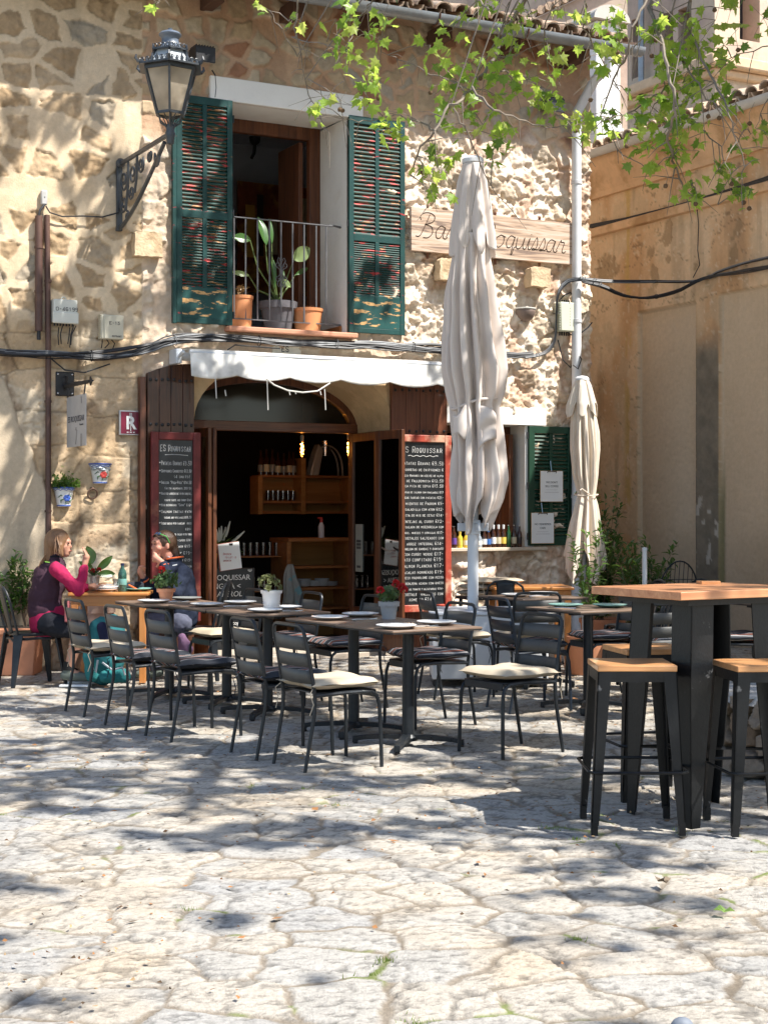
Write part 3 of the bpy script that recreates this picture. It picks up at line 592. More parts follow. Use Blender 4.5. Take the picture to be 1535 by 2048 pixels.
M_gr = paint_mat('worn_green_paint', (.008, .048, .044), (.50, .27, .11), (.42, .035, .04), .675, .62)
M_grs = paint_mat('worn_green_slats', (.008, .048, .038), (.50, .25, .10), (.50, .05, .045), .60, .565)
M_grp = paint_mat('worn_green_panel', (.010, .060, .055), (.55, .32, .13), (.50, .1, .05), .545, .80)
M_g2 = paint_mat('dark_green_paint', (.010, .045, .024), (.30, .17, .08), (.1, .09, .03), .66, .75)
M_blk = pm('black_iron', (.018, .018, .02), .5, var=.3, bump=.2, spec=.5)
def shutter(x0, x1, z0, z1, label, mats, split=.52, panel=.16, rows=(27, 24), fw=.055, y=-.055, folded=False, parent=None):
    t = thing('shutter', label, None, (x0, y, z0)); t.parent = parent; w_ = x1-x0; h_ = z1-z0; zm = h_*(1-split); zp = h_*panel
    m = MB(); m.box(0, fw, 0, .035, 0, h_); m.box(w_-fw, w_, 0, .035, 0, h_); m.box(fw, w_-fw, .001, .034, h_-.075, h_); m.box(fw, w_-fw, .001, .034, zm-.035, zm+.035); m.box(fw, w_-fw, .001, .034, 0, .05)
    m.box(w_/2-.022, w_/2+.022, .002, .033, zp, zm-.035); m.box(w_/2-.022, w_/2+.022, .002, .033, zm+.035, h_-.075); m.build('shutter_frame', mats[0], t, bevel=.003)
    for (a, b, n) in ((zm+.035, h_-.075, rows[0]), (zp, zm-.035, rows[1])):
        for (xa, xb) in ((fw, w_/2-.022), (w_/2+.022, w_-fw)):
            s = MB()
            for i in range(n): z = a+(b-a)*(i+.5)/n; s.box(xa, xb, .014, .020, z-.62*(b-a)/n, z+.40*(b-a)/n, rot=(R(-38), 0, 0))
            s.build('louvre', mats[1], t, smooth=False)
    m = MB(); m.box(fw, w_-fw, .004, .028, .05, zp); m.build('lower_panel', mats[2], t, bevel=.003)
    if folded:
        m = MB(); m.box(-.045, -.005, -.012, .03, -.01, h_+.01); m.build('folded_leaf', mats[0], t, bevel=.003)
    for z in (.1, h_*.5, h_*.92): m = MB(); m.tube([(w_+.012 if x0 < -3.5 else -.012, .01, z-.035), (w_+.012 if x0 < -3.5 else -.012, .01, z+.035)], .009, 6); m.build('hinge', M_blk, t)
    return t
shutter(-4.815, -4.245, 3.255, 5.43, 'left balcony shutter with slats worn to orange wood and red primer', (M_gr, M_grs, M_grp), folded=True, parent=CB)
shutter(-2.985, -2.345, 3.26, 5.445, 'right balcony shutter, greener slats with red streaks on the middle stile', (M_gr, M_grs, M_grp), split=.56, panel=.175, parent=CB)
shutter(-.83, -.262, 1.088, 2.37, 'short dark green shutter beside the counter window', (M_g2, M_g2, M_g2), split=.5, panel=.06, rows=(13, 13), fw=.07, parent=CB)
# big studded door shutters folded back on the wall
M_plk = wood('plank_wood', (.030, .012, .007), (.105, .040, .020), .42, 'z', 6, .3, .2)
M_plk2 = wood('plank_wood_red', (.065, .021, .011), (.18, .062, .030), .42, 'z', 6, .3, .2)
def bigleaf(x0, x1, zt0, zt1, mat, label, y=-.075):
    t = thing('door_shutter', label, None, (x0, y, 0)); t.parent = CB; w_ = x1-x0; n = 4
    for i in range(n):
        a = w_*i/n; b = w_*(i+1)/n; f = lambda x: zt0+(zt1-zt0)*(x/w_)+.03*math.sin(math.pi*x/w_)
        m = MB(); m.prism([(a+.002, .06), (b-.002, .06), (b-.002, f(b)), (a+.002, f(a))], 0, .05); m.build('plank', mat, t, bevel=.003)
    m = MB()
    for i in range(n*2):
        x = w_*(i+.5)/(2*n)
        for z in (2.28, 2.70, 1.2, .5): m.ball((x, -.004, z+random.uniform(-.006, .006)), .016, 8, (1, .6, 1))
    m.build('stud', M_blk, t)
    return t
bigleaf(W(295, 745, .075)[0], W(389, 728, .075)[0], W(282, 745, .075)[1], W(389, 728, .075)[1], M_plk, 'dark brown studded plank shutter left of the bar door')
bigleaf(W(783, 753, .075)[0], W(894, 765, .075)[0], W(783, 753, .075)[1], W(894, 765, .075)[1], M_plk2, 'reddish studded plank shutter right of the bar door')
m = MB(); m.box(W(281, 745, .1)[0], W(292, 745, .1)[0], -.10, -.02, .05, 2.72); m.build('shutter_stile', M_plk2, CB, bevel=.004)

# ---------------------------------------------------------------- eave: rafters, tiles, gutter
EO = .5
def tilemat():
    return pm('roof_tile', (.46, .33, .23), .85, var=.3, ns=5, bump=.5, bs=40, col2=(.30, .25, .20), thr=(.5, .62))
def tiles(mb, n, p0, du, dv, r, rows, lap=.34):
    "rows of hollow clay tiles: covers (up) and pans (down) alternating; dv runs up the slope"
    nrm = du.cross(dv).normalized(); nrm = nrm if nrm.z > 0 else -nrm; rr = random.Random(3)
    for k in range(n):
        for j in range(rows):
            for kind in (0, 1):
                c = p0+du*(r*2.1*k+(r*1.05 if kind else 0))+dv*(lap*j+rr.uniform(-.02, .02))+nrm*(.0 if kind == 0 else .015)
                ra = r*rr.uniform(.93, 1.02); L = lap*1.22; sg = 1 if kind == 0 else -1; vs = []; m_ = 8; tl = rr.uniform(-.01, .01)
                for e_ in (0, 1):
                    cc = c+dv*(L*e_)+nrm*(-.012*e_+tl); re = ra*(1-.12*e_*sg)
                    for rad in (re, re-.016):
                        for q in range(m_+1):
                            t = math.pi*q/m_; vs.append(cc+du*(rad*math.cos(t))+nrm*(sg*rad*math.sin(t)*.85+(-.03 if sg < 0 else 0)*0))
                N_ = m_+1; fs = []
                for q in range(m_):
                    fs += [(q, q+1, 2*N_+q+1, 2*N_+q), (N_+q, 3*N_+q, 3*N_+q+1, N_+q+1), (q, N_+q, N_+q+1, q+1), (2*N_+q, 2*N_+q+1, 3*N_+q+1, 3*N_+q)]
                mb.add(vs, fs)
def gutter(mb, a, b, r, n=10):
    a = Vector(a); b = Vector(b); d = (b-a).normalized(); s = d.cross(Vector((0, 0, 1))).normalized(); vs = []
    for p in (a, b):
        for rad in (r, r-.004):
            for q in range(n+1): t = math.pi*q/n; vs.append(p+s*(rad*math.cos(t))-Vector((0, 0, rad*math.sin(t))))
    N_ = n+1; fs = []
    for q in range(n): fs += [(q, q+1, 2*N_+q+1, 2*N_+q), (N_+q, 3*N_+q, 3*N_+q+1, N_+q+1), (q, N_+q, N_+q+1, q+1), (2*N_+q, 2*N_+q+1, 3*N_+q+1, 3*N_+q)]
    mb.add(vs, fs)
M_tile = tilemat()
M_zinc = pm('zinc', (.33, .36, .38), .45, metal=.55, var=.18, ns=4, bump=.1, bs=15, col2=(.25, .24, .23), thr=(.55, .7))
RF = thing('roof', None, None); RF.parent = CB
slope = Vector((0, math.cos(R(20)), math.sin(R(20))))
mb = MB(); tiles(mb, 33, Vector((-7.0, -EO+.0, 6.50)), Vector((1, 0, 0)), slope, .105, 5); mb.build('roof_tiles', M_tile, RF, ang=60)
mb = MB(); mb.add([(-8.2, -EO+.02, 6.45), (.12, -EO+.02, 6.45), (.12, 4, 8.1), (-8.2, 4, 8.1)], [(0, 1, 2, 3)]); mb.add([(-8.2, -EO+.02, 6.41), (.12, -EO+.02, 6.41), (.12, 5, 8.3), (-8.2, 5, 8.3)], [(3, 2, 1, 0)]); mb.build('roof_boards', pm('old_boards', (.10, .05, .03), .8), RF, smooth=False)
for i in range(10):
    x = -.35-.83*i; mb = MB(); mb.prism([(x-.06, 6.27), (x+.06, 6.27), (x+.06, 6.42), (x-.06, 6.42)], -EO+.16, .05); mb.build('rafter', MATS['old_boards'], RF, bevel=.01)
mb = MB(); gutter(mb, (-8.2, -EO-.02, 6.38), (.30, -EO-.02, 6.44), .085); mb.build('gutter', M_zinc, RF, ang=60)
for i in range(8): x = -.15-1.05*i; mb = MB(); mb.tube([(x, -EO-.02+.093*math.cos(t), 6.42-.093*math.sin(t)) for t in [math.pi*k/8 for k in range(9)]], .008, 6); mb.build('gutter_hook', pm('rusty_hook', (.13, .06, .035), .8), RF)
# rainwater pipe
m_pipe = pm('grey_pvc', (.66, .67, .68), .45, var=.05, bump=.03)
dp = thing('drainpipe', 'pale grey rainwater pipe running down the facade at its right corner', 'drainpipe', (0, 0, 0))
mb = MB(); px_, pz_ = W(1152, 300, .12); mb.tube([(px_, -.12, .05), (px_, -.12, 5.72), ], .052, 14); mb.build('pipe', m_pipe, dp)
mb = MB(); mb.tube([(px_, -.12, 5.70), (px_, -.13, 5.78), (px_+.10, -.32, 6.10), (px_+.14, -.50, 6.18), (px_+.14, -.52, 6.32)], .052, 14); mb.build('elbow', m_pipe, dp)
for z, h_, r_c in ((5.0, .035, .06), (3.5, .035, .06), (1.6, .035, .06), (5.6, .12, .058)): mb = MB(); mb.tube([(px_, -.12, z), (px_, -.12, z+h_)], r_c, 14); mb.build('clip', pm('grey_clip', (.55, .55, .56), .5), dp)

# ================================================================ RIGHT-HAND PLASTER BUILDING
GX = 1.20
KR = (GX-CAM.x)/(.35-CAM.x)
RY = lambda y: CAM.y+(y-CAM.y)*KR
RZ = lambda z: CAMH+(z-CAMH)*KR if z > CAMH else z
RB = thing('plaster_house', 'tall ochre plastered house wall with blind panels, moulded cornice and tiled eave', 'house', (0, 0, 0))
def right_wall():
    ys = snap(-9, 2.2, .02, [RY(q) for q in (-.41, -1.37, -1.734, -2.9)]); zs = snap(-.1, RZ(5.35), .02, (RZ(3.63),))
    Y, Z = np.meshgrid(ys, zs, indexing='ij'); b3 = lambda c: np.broadcast_to(C3(*c), Y.shape+(3,))
    n1 = fbm(Y*2, Z*2, 131, 4); n2 = fbm(Y*9, Z*9, 133, 4); n3 = fbm(Y*26, Z*26, 137, 3)
    col = mixc(b3((.74, .51, .31)), b3((.82, .63, .43)), n1); col = mixc(col, b3((.58, .33, .16)), ss(.5, .68, fbm(Y*1.4+4, Z*.7, 139, 4))*.7)
    col = mixc(col, b3((.62, .48, .32)), ss(.56, .66, fbm(Y*3, Z*3, 141, 4))*.5)
    YW = Y; Y = CAM.y+(Y-CAM.y)/KR; ZW = Z; Z = np.where(Z > CAMH, CAMH+(Z-CAMH)/KR, Z)
    blot = ss(.62, .67, fbm(Y*4.5, Z*4.5, 143, 5))*ss(3.5, 4.0, Z); col = mixc(col, b3((.42, .29, .17)), blot*.8); crk = ss(.985, .997, 1-np.abs(fbm(Y*1.7, Z*2.3, 151, 5)-.5)*2); col = col*(1-.4*crk)[..., None]; drip = ss(.58, .75, fbm(Y*9, Z*.7, 153, 3))*.22; col = col*(1-drip)[..., None]; spot = ss(.70, .74, fbm(Y*22, Z*22, 155, 3)); col = mixc(col, b3((.80, .66, .48)), spot*.5)
    pan = ((Y < -.41) & (Y > -1.37) & (Z < 3.63)) | ((Y < -1.734) & (Y > -2.9) & (Z < 3.66)) | ((Y < -3.3) & (Y > -4.5) & (Z < 3.66))
    pc = mixc(b3((.62, .48, .33)), b3((.70, .56, .41)), n1); col = np.where(pan[..., None], pc, col)
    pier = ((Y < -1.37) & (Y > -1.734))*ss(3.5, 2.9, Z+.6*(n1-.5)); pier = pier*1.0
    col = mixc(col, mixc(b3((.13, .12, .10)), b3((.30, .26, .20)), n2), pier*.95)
    fl = ss(.66, .70, fbm(Y*12, Z*9, 147, 4))*pier*ss(1.9, 1.4, Z); col = mixc(col, b3((.52, .48, .42)), fl)
    gap = ss(.10, .0, np.abs(Y+.22)); col = mixc(col, b3((.62, .42, .14)), ss(.5, .6, fbm(Y*14, Z*3, 149, 4))*gap*.7)
    base = ss(1.5, .5, Z+.5*(n1-.5)); col = col*(1-.25*base)[..., None]
    mossy = ss(.05, .0, np.abs(Y+1.75))*ss(2.2, 1.4, Z); col = mixc(col, b3((.12, .12, .04)), mossy*.8)
    h = .012*(n1-.5)+.006*(n2-.5)-.004*ss(.62, .7, n3)-.006*blot-.045*pan
    v = np.stack([GX+0*Y-h, YW, ZW], -1).reshape(-1, 3)
    o = fastmesh('wall', v, gridfaces(len(ys), len(zs)), vcol_mat('ochre_plaster', rough=.9, var=.10, ns=22, bump=.35, bs=60, dist=.008, spec=.15), col.reshape(-1, 3)); o.parent = RB
right_wall()
M_oc = pm('ochre_moulding', (.74, .49, .29), .85, var=.16, ns=3, bump=.4, bs=30, col2=(.50, .30, .15), thr=(.5, .62))
def mould(prof, name):
    mb = MB(); mb.prism([(a, RZ(b)) for a, b in prof], -9, 2.2, 'y'); return mb.build(name, M_oc, RB, ang=25)
mould([(GX+.02, 4.55), (GX-.06, 4.56), (GX-.075, 4.60), (GX-.075, 4.64), (GX-.03, 4.66), (GX+.02, 4.67)], 'string_course')
mould([(GX+.02, 4.98), (GX-.05, 4.98), (GX-.06, 5.04), (GX-.10, 5.09), (GX-.13, 5.20), (GX-.20, 5.30), (GX-.22, 5.36), (GX-.22, 5.42), (GX+.02, 5.42)], 'cornice')
mb = MB(); mb.box(GX+.0, GX+5, -9, 2.2, RZ(5.35), RZ(5.44)); mb.box(GX+4.9, GX+5, -9, 3, -.1, RZ(5.35)); mb.box(GX+.06, GX+5, 2.1, 2.2, -.1, RZ(5.35)); mb.box(GX+.06, GX+5, -9, -8.9, -.1, RZ(5.35)); mb.build('wall_core', MATS['plain_wall'], RB, smooth=False)
RF2 = thing('roof', None, None); RF2.parent = RB
mb = MB(); tiles(mb, 52, Vector((GX-.20, 2.1, RZ(5.50))), Vector((0, -1, 0)), Vector((math.cos(R(17)), 0, math.sin(R(17)))), .10, 5); mb.build('roof_tiles', M_tile, RF2, ang=60)
mb = MB(); mb.add([(GX-.1, 2.2, RZ(5.45)), (GX-.1, -9, RZ(5.45)), (GX+4.9, -9, 7.3), (GX+4.9, 2.2, 7.3)], [(0, 1, 2, 3)]); mb.build('roof_boards', MATS['old_boards'], RF2, smooth=False)
mb = MB(); gutter(mb, (GX-.30, 2.2, V(1185, 300, GX-.30)[1]), (GX-.30, -9, V(1185, 300, GX-.30)[1]+(V(1535, 188, GX-.30)[1]-V(1185, 300, GX-.30)[1])*3.1), .075); mb.build('gutter', pm('pale_gutter', (.60, .60, .58), .5, var=.1, bump=.1), RF2, ang=60)
# whitewashed pillar rising behind the corner
PL = thing('chimney', 'whitewashed square pillar with rounded cap behind the roof corner', 'chimney', (0, 0, 0))
x_, z_ = W(1208, 100, -2.5); xr_ = W(1240, 100, -2.5)[0]; zt_ = W(1208, 42, -2.5)[1]; mb = MB(); mb.box(x_-.13, xr_, 2.5, 2.95, 3.0, zt_); mb.prism([(xr_, 5.0), (xr_+.08, 5.0), (xr_+.08, 6.45), (xr_, 6.6)], 2.52, 2.93); mb.build('shaft', M_wht2, PL, bevel=.02)
mb = MB(); mb.prism([(x_-.22+(xr_-x_+.32)*(1-math.cos(math.pi*i/10))/2*1.0, zt_+.20*math.sin(math.pi*i/10)) for i in range(11)], 2.42, 3.0); mb.build('cap', pm('cap_grey', (.5, .46, .40), .9), PL)
# tall stone building behind, with its corner towards the square
TB = thing('stone_building', 'tall pinkish stone building with deep windows rising behind the tiled roofs', 'building', (0, 0, 0))
c0 = P(1428, 100, 24); cx_, cy_ = c0.x, c0.y; zc_ = P(1428, 100, 24).z
M_pk = pm('pink_stone', (.50, .37, .29), .9, var=.25, ns=2, bump=.6, bs=12, col2=(.58, .46, .34), thr=(.48, .6)); M_bl = pm('stone_blocks', (.56, .44, .32), .9, var=.3, ns=6, bump=.8, bs=20)
mb = MB(); mb.box(cx_, cx_+9, cy_, cy_+9, -.1, zc_-.2); mb.build('lower_wall', M_bl, TB, smooth=False)
M_op = pm('window_dark', (.03, .03, .035), .4)
up_ = MB(); zt = zc_+5
# left face with window recesses
def wallwin(mb, o, du, w, z0, z1, wins, dep, nrm):
    "a wall strip from o along du with recessed openings"
    xs = sorted({0, w}|{a for q in wins for a in q[:2]}); zs = sorted({z0, z1}|{a for q in wins for a in q[2:4]})
    P3 = lambda a, z, d=0: tuple(o+du*a+nrm*(-d)+Vector((0, 0, z)))
    for i in range(len(xs)-1):
        for j in range(len(zs)-1):
            xm = (xs[i]+xs[i+1])/2; zm = (zs[j]+zs[j+1])/2
            if any(q[0] < xm < q[1] and q[2] < zm < q[3] for q in wins): continue
            mb.add([P3(xs[i], zs[j]), P3(xs[i+1], zs[j]), P3(xs[i+1], zs[j+1]), P3(xs[i], zs[j+1])], [(0, 1, 2, 3)])
    for a, b, c, d in wins:
        for q in ([(a, c), (b, c)], [(b, c), (b, d)], [(b, d), (a, d)], [(a, d), (a, c)]):
            mb.add([P3(*q[0]), P3(*q[1]), P3(*q[1], dep), P3(*q[0], dep)], [(0, 1, 2, 3)])
def wpos(px, py, plane):
    t = (px-CXP)/FPX; d = RT*t+FW
    Yq = ((cx_-CAM.x)/d.x) if plane == 'l' else ((cy_-CAM.y)/d.y)
    p = P(px, py, Yq); return (p.y-cy_ if plane == 'l' else p.x-cx_), p.z
wl = []
for (pa, pb, pt, pbm) in ((1262, 1285, 30, 150), (1318, 1345, 20, 130), (1355, 1378, 10, 105)):
    a, zb = wpos(pb, pbm, 'l'); b, _ = wpos(pa, pbm, 'l'); _, zt_ = wpos(pb, pt, 'l'); wl.append((a, b, zb, zt_))
wallwin(up_, Vector((cx_, cy_, 0)), Vector((0, 1, 0)), 9, zc_-.2, zt, wl, .5, Vector((-1, 0, 0)))
a, zb = wpos(1478, 78, 'r'); b, _ = wpos(1518, 78, 'r'); wr = [(a, b, zb, zb+1.6)]
wallwin(up_, Vector((cx_, cy_, 0)), Vector((1, 0, 0)), 9, zc_-.2, zt, wr, .5, Vector((0, -1, 0))); up_.build('upper_wall', M_pk, TB, smooth=False)
for q in wl: m = MB(); m.box(cx_+.4, cx_+.5, cy_+q[0], cy_+q[1], q[2], q[3]); m.build('window', M_op, TB, smooth=False)
for q in wr: m = MB(); m.box(cx_+q[0], cx_+q[1], cy_+.4, cy_+.5, q[2], q[3]); m.build('window', M_op, TB, smooth=False)
m = MB(); m.box(cx_-.25, cx_+9.2, cy_-.25, cy_+9.2, zc_-.30, zc_-.12); m.box(cx_-.12, cx_+9.2, cy_-.12, cy_+9.2, zc_-.42, zc_-.30); m.build('cornice', pm('cornice_stone', (.66, .47, .30), .9, var=.15), TB, bevel=.03)
m = MB(); m.box(cx_-.3, cx_+9.3, cy_-.3, cy_+9.3, zt, zt+.2); m.build('roof', M_tile, TB, smooth=False)
m = MB(); q0 = P(1293, 0, 22.5); m.tube([(cx_-.12, cy_+wpos(1293, 50, 'l')[0], zc_-.3), (cx_-.12, cy_+wpos(1293, 50, 'l')[0], zt)], .05, 8); m.build('downpipe', M_zinc, TB)
# sloping tiled roof and ridge peeping over the eave in the gap
RG = thing('tiled_roof', 'strip of sloping clay tiled roof seen above the tavern eave', 'roof', (0, 0, 0))
a0 = P(1030, 62, 21); b0 = P(1250, -40, 21)
dd = (b0-a0); du_ = dd.normalized(); m = MB(); m.add([a0, b0, b0+Vector((0, 0, -3)), a0+Vector((0, 0, -3))], [(0, 1, 2, 3)]); m.xf(Matrix.Identity(4)); m.build('gable_wall', M_pk, RG, smooth=False, solid=.3)
m = MB()
for i in range(17):
    c = a0+du_*(.12*i+.06)+Vector((0, 0, .03)); m.tube([c-Vector((.35, -.1, 0))*.5+Vector((0, -.25, 0)), c+Vector((.0, .5, .1))], .06, 8)
m.build('verge_tiles', M_tile, RG)
# ================================================================ FURNITURE
M_mtl = pm('charcoal_metal', (.016, .019, .022), .36, var=.3, ns=14, bump=.12, bs=80, spec=.35, col2=(.05, .045, .04), thr=(.68, .72))
M_mtl2 = pm('blue_black_metal', (.012, .020, .032), .38, var=.18, ns=9, bump=.08, spec=.5)
M_slat = pm('slat_metal', (.075, .074, .068), .48, var=.15, ns=9, bump=.08, spec=.4)
M_beige = pm('beige_cushion', (.50, .42, .31), .9, var=.12, ns=4, bump=.5, bs=9, spec=.1)
def striped(name, base, s1, s2, ax='Y', k=3.6, only=None):
    m, t, b = new_mat(name); N = t.nodes; L = t.links; tc = N.new('ShaderNodeTexCoord'); sp = N.new('ShaderNodeSeparateXYZ'); L.new(tc.outputs['Object'], sp.inputs[0])
    mu = N.new('ShaderNodeMath'); mu.operation = 'MULTIPLY'; mu.inputs[1].default_value = k; L.new(sp.outputs[ax], mu.inputs[0]); fr = N.new('ShaderNodeMath'); fr.operation = 'FRACT'; L.new(mu.outputs[0], fr.inputs[0])
    cr = N.new('ShaderNodeValToRGB'); cr.color_ramp.interpolation = 'CONSTANT'; e = cr.color_ramp.elements; e[0].position = 0; e[0].color = list(base)+[1]; e[1].position = .38; e[1].color = list(s1)+[1]
    for p, c in ((.50, base), (.58, s2), (.74, base), (.80, s1), (.88, base)):
        q = e.new(p); q.color = list(c)+[1]
    L.new(fr.outputs[0], cr.inputs[0]); L.new(cr.outputs[0], b.inputs['Base Color']); b.inputs['Roughness'].default_value = .9; b.inputs['Specular IOR Level'].default_value = .1
    n = N.new('ShaderNodeTexNoise'); n.inputs['Scale'].default_value = 12; L.new(tc.outputs['Object'], n.inputs[0]); bp = N.new('ShaderNodeBump'); bp.inputs['Strength'].default_value = .4; bp.inputs['Distance'].default_value = .01; L.new(n.outputs[0], bp.inputs['Height']); L.new(bp.outputs[0], b.inputs['Normal'])
    return m
M_str = striped('striped_cushion', (.035, .038, .045), (.34, .33, .32), (.26, .10, .07), 'Y', 9.5)
def cushion(parent, mat, z=.455, sx=.212, sy=.21, th=.033, seed=1, loc=(0, 0)):
    r = random.Random(seed)
    def f(u, v, top):
        a = u*2-1; b = v*2-1; e = (1-abs(a)**6)**.5*(1-abs(b)**6)**.5; k = 1+.05*(abs(a*b))
        return (loc[0]+a*sx*k+.01*math.sin(b*4+seed), loc[1]+b*sy*k+.008*math.sin(a*5+seed), z+th+(th*e*(1 if top else -1))*(1.0 if top else .9)+.006*math.sin(a*5+seed)*math.sin(b*4+2*seed)*(1 if top else 0))
    m = MB(); m.grid(lambda u, v: f(u, v, 1), 14, 14); m.grid(lambda u, v: f(u, v, 0), 14, 14)
    bm_ = m.build('cushion', mat, parent, ang=180)
    for s in (-1, 1): t = MB(); t.tube([(loc[0]-sx, loc[1]+s*sy*.9, z+.02), (loc[0]-sx-.03, loc[1]+s*sy*1.0, z-.01), (loc[0]-sx-.01, loc[1]+s*sy*1.02, z-.07), (loc[0]-sx-.03, loc[1]+s*sy*.98, z-.13)], .003, 5); t.build('tie', mat, bm_)
    return bm_
def slat_chair(label, cush, mt=M_mtl, ms=M_slat):
    t = thing('cafe_chair', label, 'chair', (0, 0, 0)); r = .0115
    for s in (-1, 1):
        mb = MB(); mb.tube([(-.265, s*.190, 0), (-.235, s*.19, .16), (-.205, s*.19, .32), (-.20, s*.19, .42)], [r*.9, r, r, r], 8); mb.build('leg', mt, t)
        mb = MB(); mb.tube([(.225, s*.205, 0), (.222, s*.20, .20), (.215, s*.195, .36), (.20, s*.192, .41), (.165, s*.19, .435), (.10, s*.19, .438)], r, 8); mb.build('leg', mt, t)
    mb = MB()
    for s in (-1, 1): mb.tube([(-.20, s*.19, .43), (.0, s*.19, .438), (.10, s*.19, .438)], r, 8)
    mb.box(-.185, .20, -.185, .185, .436, .446); mb.box(.195, .207, -.175, .175, .40, .444); mb.build('seat', mt, t, bevel=.003)
    mb = MB(); pts = [(-.20, -.19, .42), (-.212, -.19, .50), (-.235, -.188, .64), (-.262, -.185, .765), (-.268, -.178, .795), (-.270, -.160, .815), (-.271, -.135, .822), (-.278, 0, .824)]
    pts = pts+[(x, -y, z) for x, y, z in pts[-2::-1]]; mb.tube(pts, r, 8); mb.build('back_frame', mt, t)
    mb = MB()
    for z0, z1 in ((.685, .765), (.590, .667), (.495, .572)):
        def f(u, v, z0=z0, z1=z1):
            y = -.185+.37*u; z = z0+(z1-z0)*v; return (-.212-.052*((z-.5)/.27)-.028*math.cos(y/.185*math.pi/2), y, z)
        g = MB(); g.grid(f, 10, 2); n = len(mb.v); mb.v += g.v; mb.f += [tuple(n+i for i in q) for q in g.f]; mb.m += g.m
    mb.build('backrest', ms, t, solid=.003)
    cushion(t, cush, seed=len(label)); return t
def place(proto, X, Y, ang, label=None, first=[], z=0, **k):
    "X,Y in camera plan; ang = heading of the front, degrees from camera-right"
    p = CW(X, Y); loc = (p.x, p.y, z); rz = R(ang)-ANG
    if proto.name not in [q for q in first]:
        first.append(proto.name); proto.location = loc; proto.rotation_euler = (0, 0, rz)
        if label: proto['label'] = label
        for a, b in k.items(): proto[a] = b
        return proto
    return dup(proto, loc, rz, label, k.get('group'))
GC = 'slat-backed cafe chairs round the terrace tables'
cb = slat_chair('x', M_beige); cs = slat_chair('x', M_str); cn = slat_chair('x', M_str, M_mtl2, M_mtl2)
def rearplace(proto, n, f, label, da=0):
    "place a chair by its two rear feet (photo pixels: nearer, farther)"
    a = G(*n); b = G(*f); d = (b-a).normalized(); m = (a+b)/2; fw = Vector((d.y, -d.x, 0)); ang = math.atan2(fw.y, fw.x)+R(da); fw = Vector((math.cos(ang), math.sin(ang), 0)); c = m+fw*.265
    q = CAM; rel = c-q; X = rel.dot(RT); Y = rel.dot(FW); return place(proto, X, Y, math.degrees(ang+ANG), label, group=GC)
rearplace(cb, (605, 1549), (551, 1529), 'nearest slat-back chair with beige cushion, beside the geranium table', 4)
rearplace(cs, (511, 1523), (463, 1506), 'dark slat-back chair with striped cushion just left of the nearest beige one')
rearplace(cs, (346, 1486), (287, 1473), 'slat-back chair with striped cushion, third from left in the row of chair backs', -6)
rearplace(cs, (253, 1464), (208, 1451), 'slat-back chair with striped cushion, second from left in the row of chair backs', -3)
rearplace(cb, (167, 1434), (132, 1424), 'leftmost slat-back chair, beige cushion, nearest the seated woman in the vest', -2)
place(cb, .76, 9.42, 180+36, 'slat-back chair with plain beige cushion facing left, right of the geranium table', group=GC)
place(cs, .30, 10.62, 180+30, 'striped-cushion slat-back chair tucked in at the far right of the geranium table', group=GC)
place(cs, -.30, 11.55, 180+30, 'striped-cushion slat-back chair right of the white-potted table, before the door leaf', group=GC)
place(cs, -.80, 12.0, 180+28, 'striped-cushion slat-back chair beyond the white-potted table, before the hanging towel', group=GC)
place(cb, -1.28, 12.45, 180+30, 'beige-cushion slat-back chair beside the terracotta-potted table, before the drinks chalk board', group=GC)
place(cn, 1.08, 11.45, 22, 'blue-black slat-back chair with boldly striped cushion left of the teal-plate table', group=GC)
place(cb, 1.15, 12.35, 100, 'beige-cushion slat-back chair right behind the front chair of the right side', group=GC)
place(cb, .58, 12.25, 18, 'slat-back chair with beige cushion standing directly in front of the white umbrella box', group=GC)
place(cs, 1.72, 12.15, 200, 'slat-back chair with striped cushion half hidden behind the nearest bar stool', group=GC)
place(cb, 1.85, 10.9, 110, 'slat-back chair with pale cushion seen between the legs of the bar table', group=GC)
place(cs, 2.15, 11.9, 205, 'slat-back chair with rounded back behind the bar table top', group=GC)
place(cs, 2.72, 12.1, 180, 'slat-back chair at the far right table, seen right of the bar table leg', group=GC)

# ---- pedestal tables
M_top = pm('brown_laminate', (.20, .135, .095), .38, var=.12, ns=5, bump=.05, stretch=(1, 3, 1), spec=.45)
M_edge = pm('laminate_edge', (.03, .025, .022), .5, bump=0)
def ped_table(label):
    t = thing('cafe_table', label, 'table')
    mb = MB(); mb.box(-.33, .33, -.33, .33, .738, .750); mb.cur = 1; mb.box(-.328, .328, -.328, .328, .728, .7379); mb.build('tabletop', [M_top, M_edge], t, bevel=.002)
    mb = MB(); mb.lathe([(.040, .055), (.038, .08), (.036, .70), (.045, .715), (.05, .727)], n=20); mb.box(-.16, .16, -.03, .03, .700, .7275); mb.box(-.03, .03, -.16, .16, .7005, .7270); mb.build('column', M_mtl, t, ang=30)
    mb = MB(); mb.lathe([(.0, .035), (.06, .035), (.062, .055), (.045, .075), (.0, .078)], n=18); mb.build('hub', M_mtl, t)
    for k in range(4):
        a = R(45+90*k); c = math.cos(a); s = math.sin(a); f = MB(); pr = [(.03, .062, .052), (.15, .058, .050), (.28, .048, .044), (.345, .038, .040)]
        for (r0, z0, w0), (r1, z1, w1) in zip(pr[:-1], pr[1:]): f.bar((r0*c, r0*s, z0), (r1*c, r1*s, z1), w0, .028, w2=w1, h2=.028)
        f.bar((.335*c, .335*s, .052), (.338*c, .338*s, .012), .038, .03); q = f.build('foot', M_mtl, t, bevel=.003)
        g = MB(); g.lathe([(.016, 0), (.018, .006), (.012, .014)], (.335*c, .335*s, 0), 10); g.build('levelling_pad', M_edge, q)
    return t
pt = ped_table('x'); GT = 'square pedestal tables on the terrace'; TAB = {}
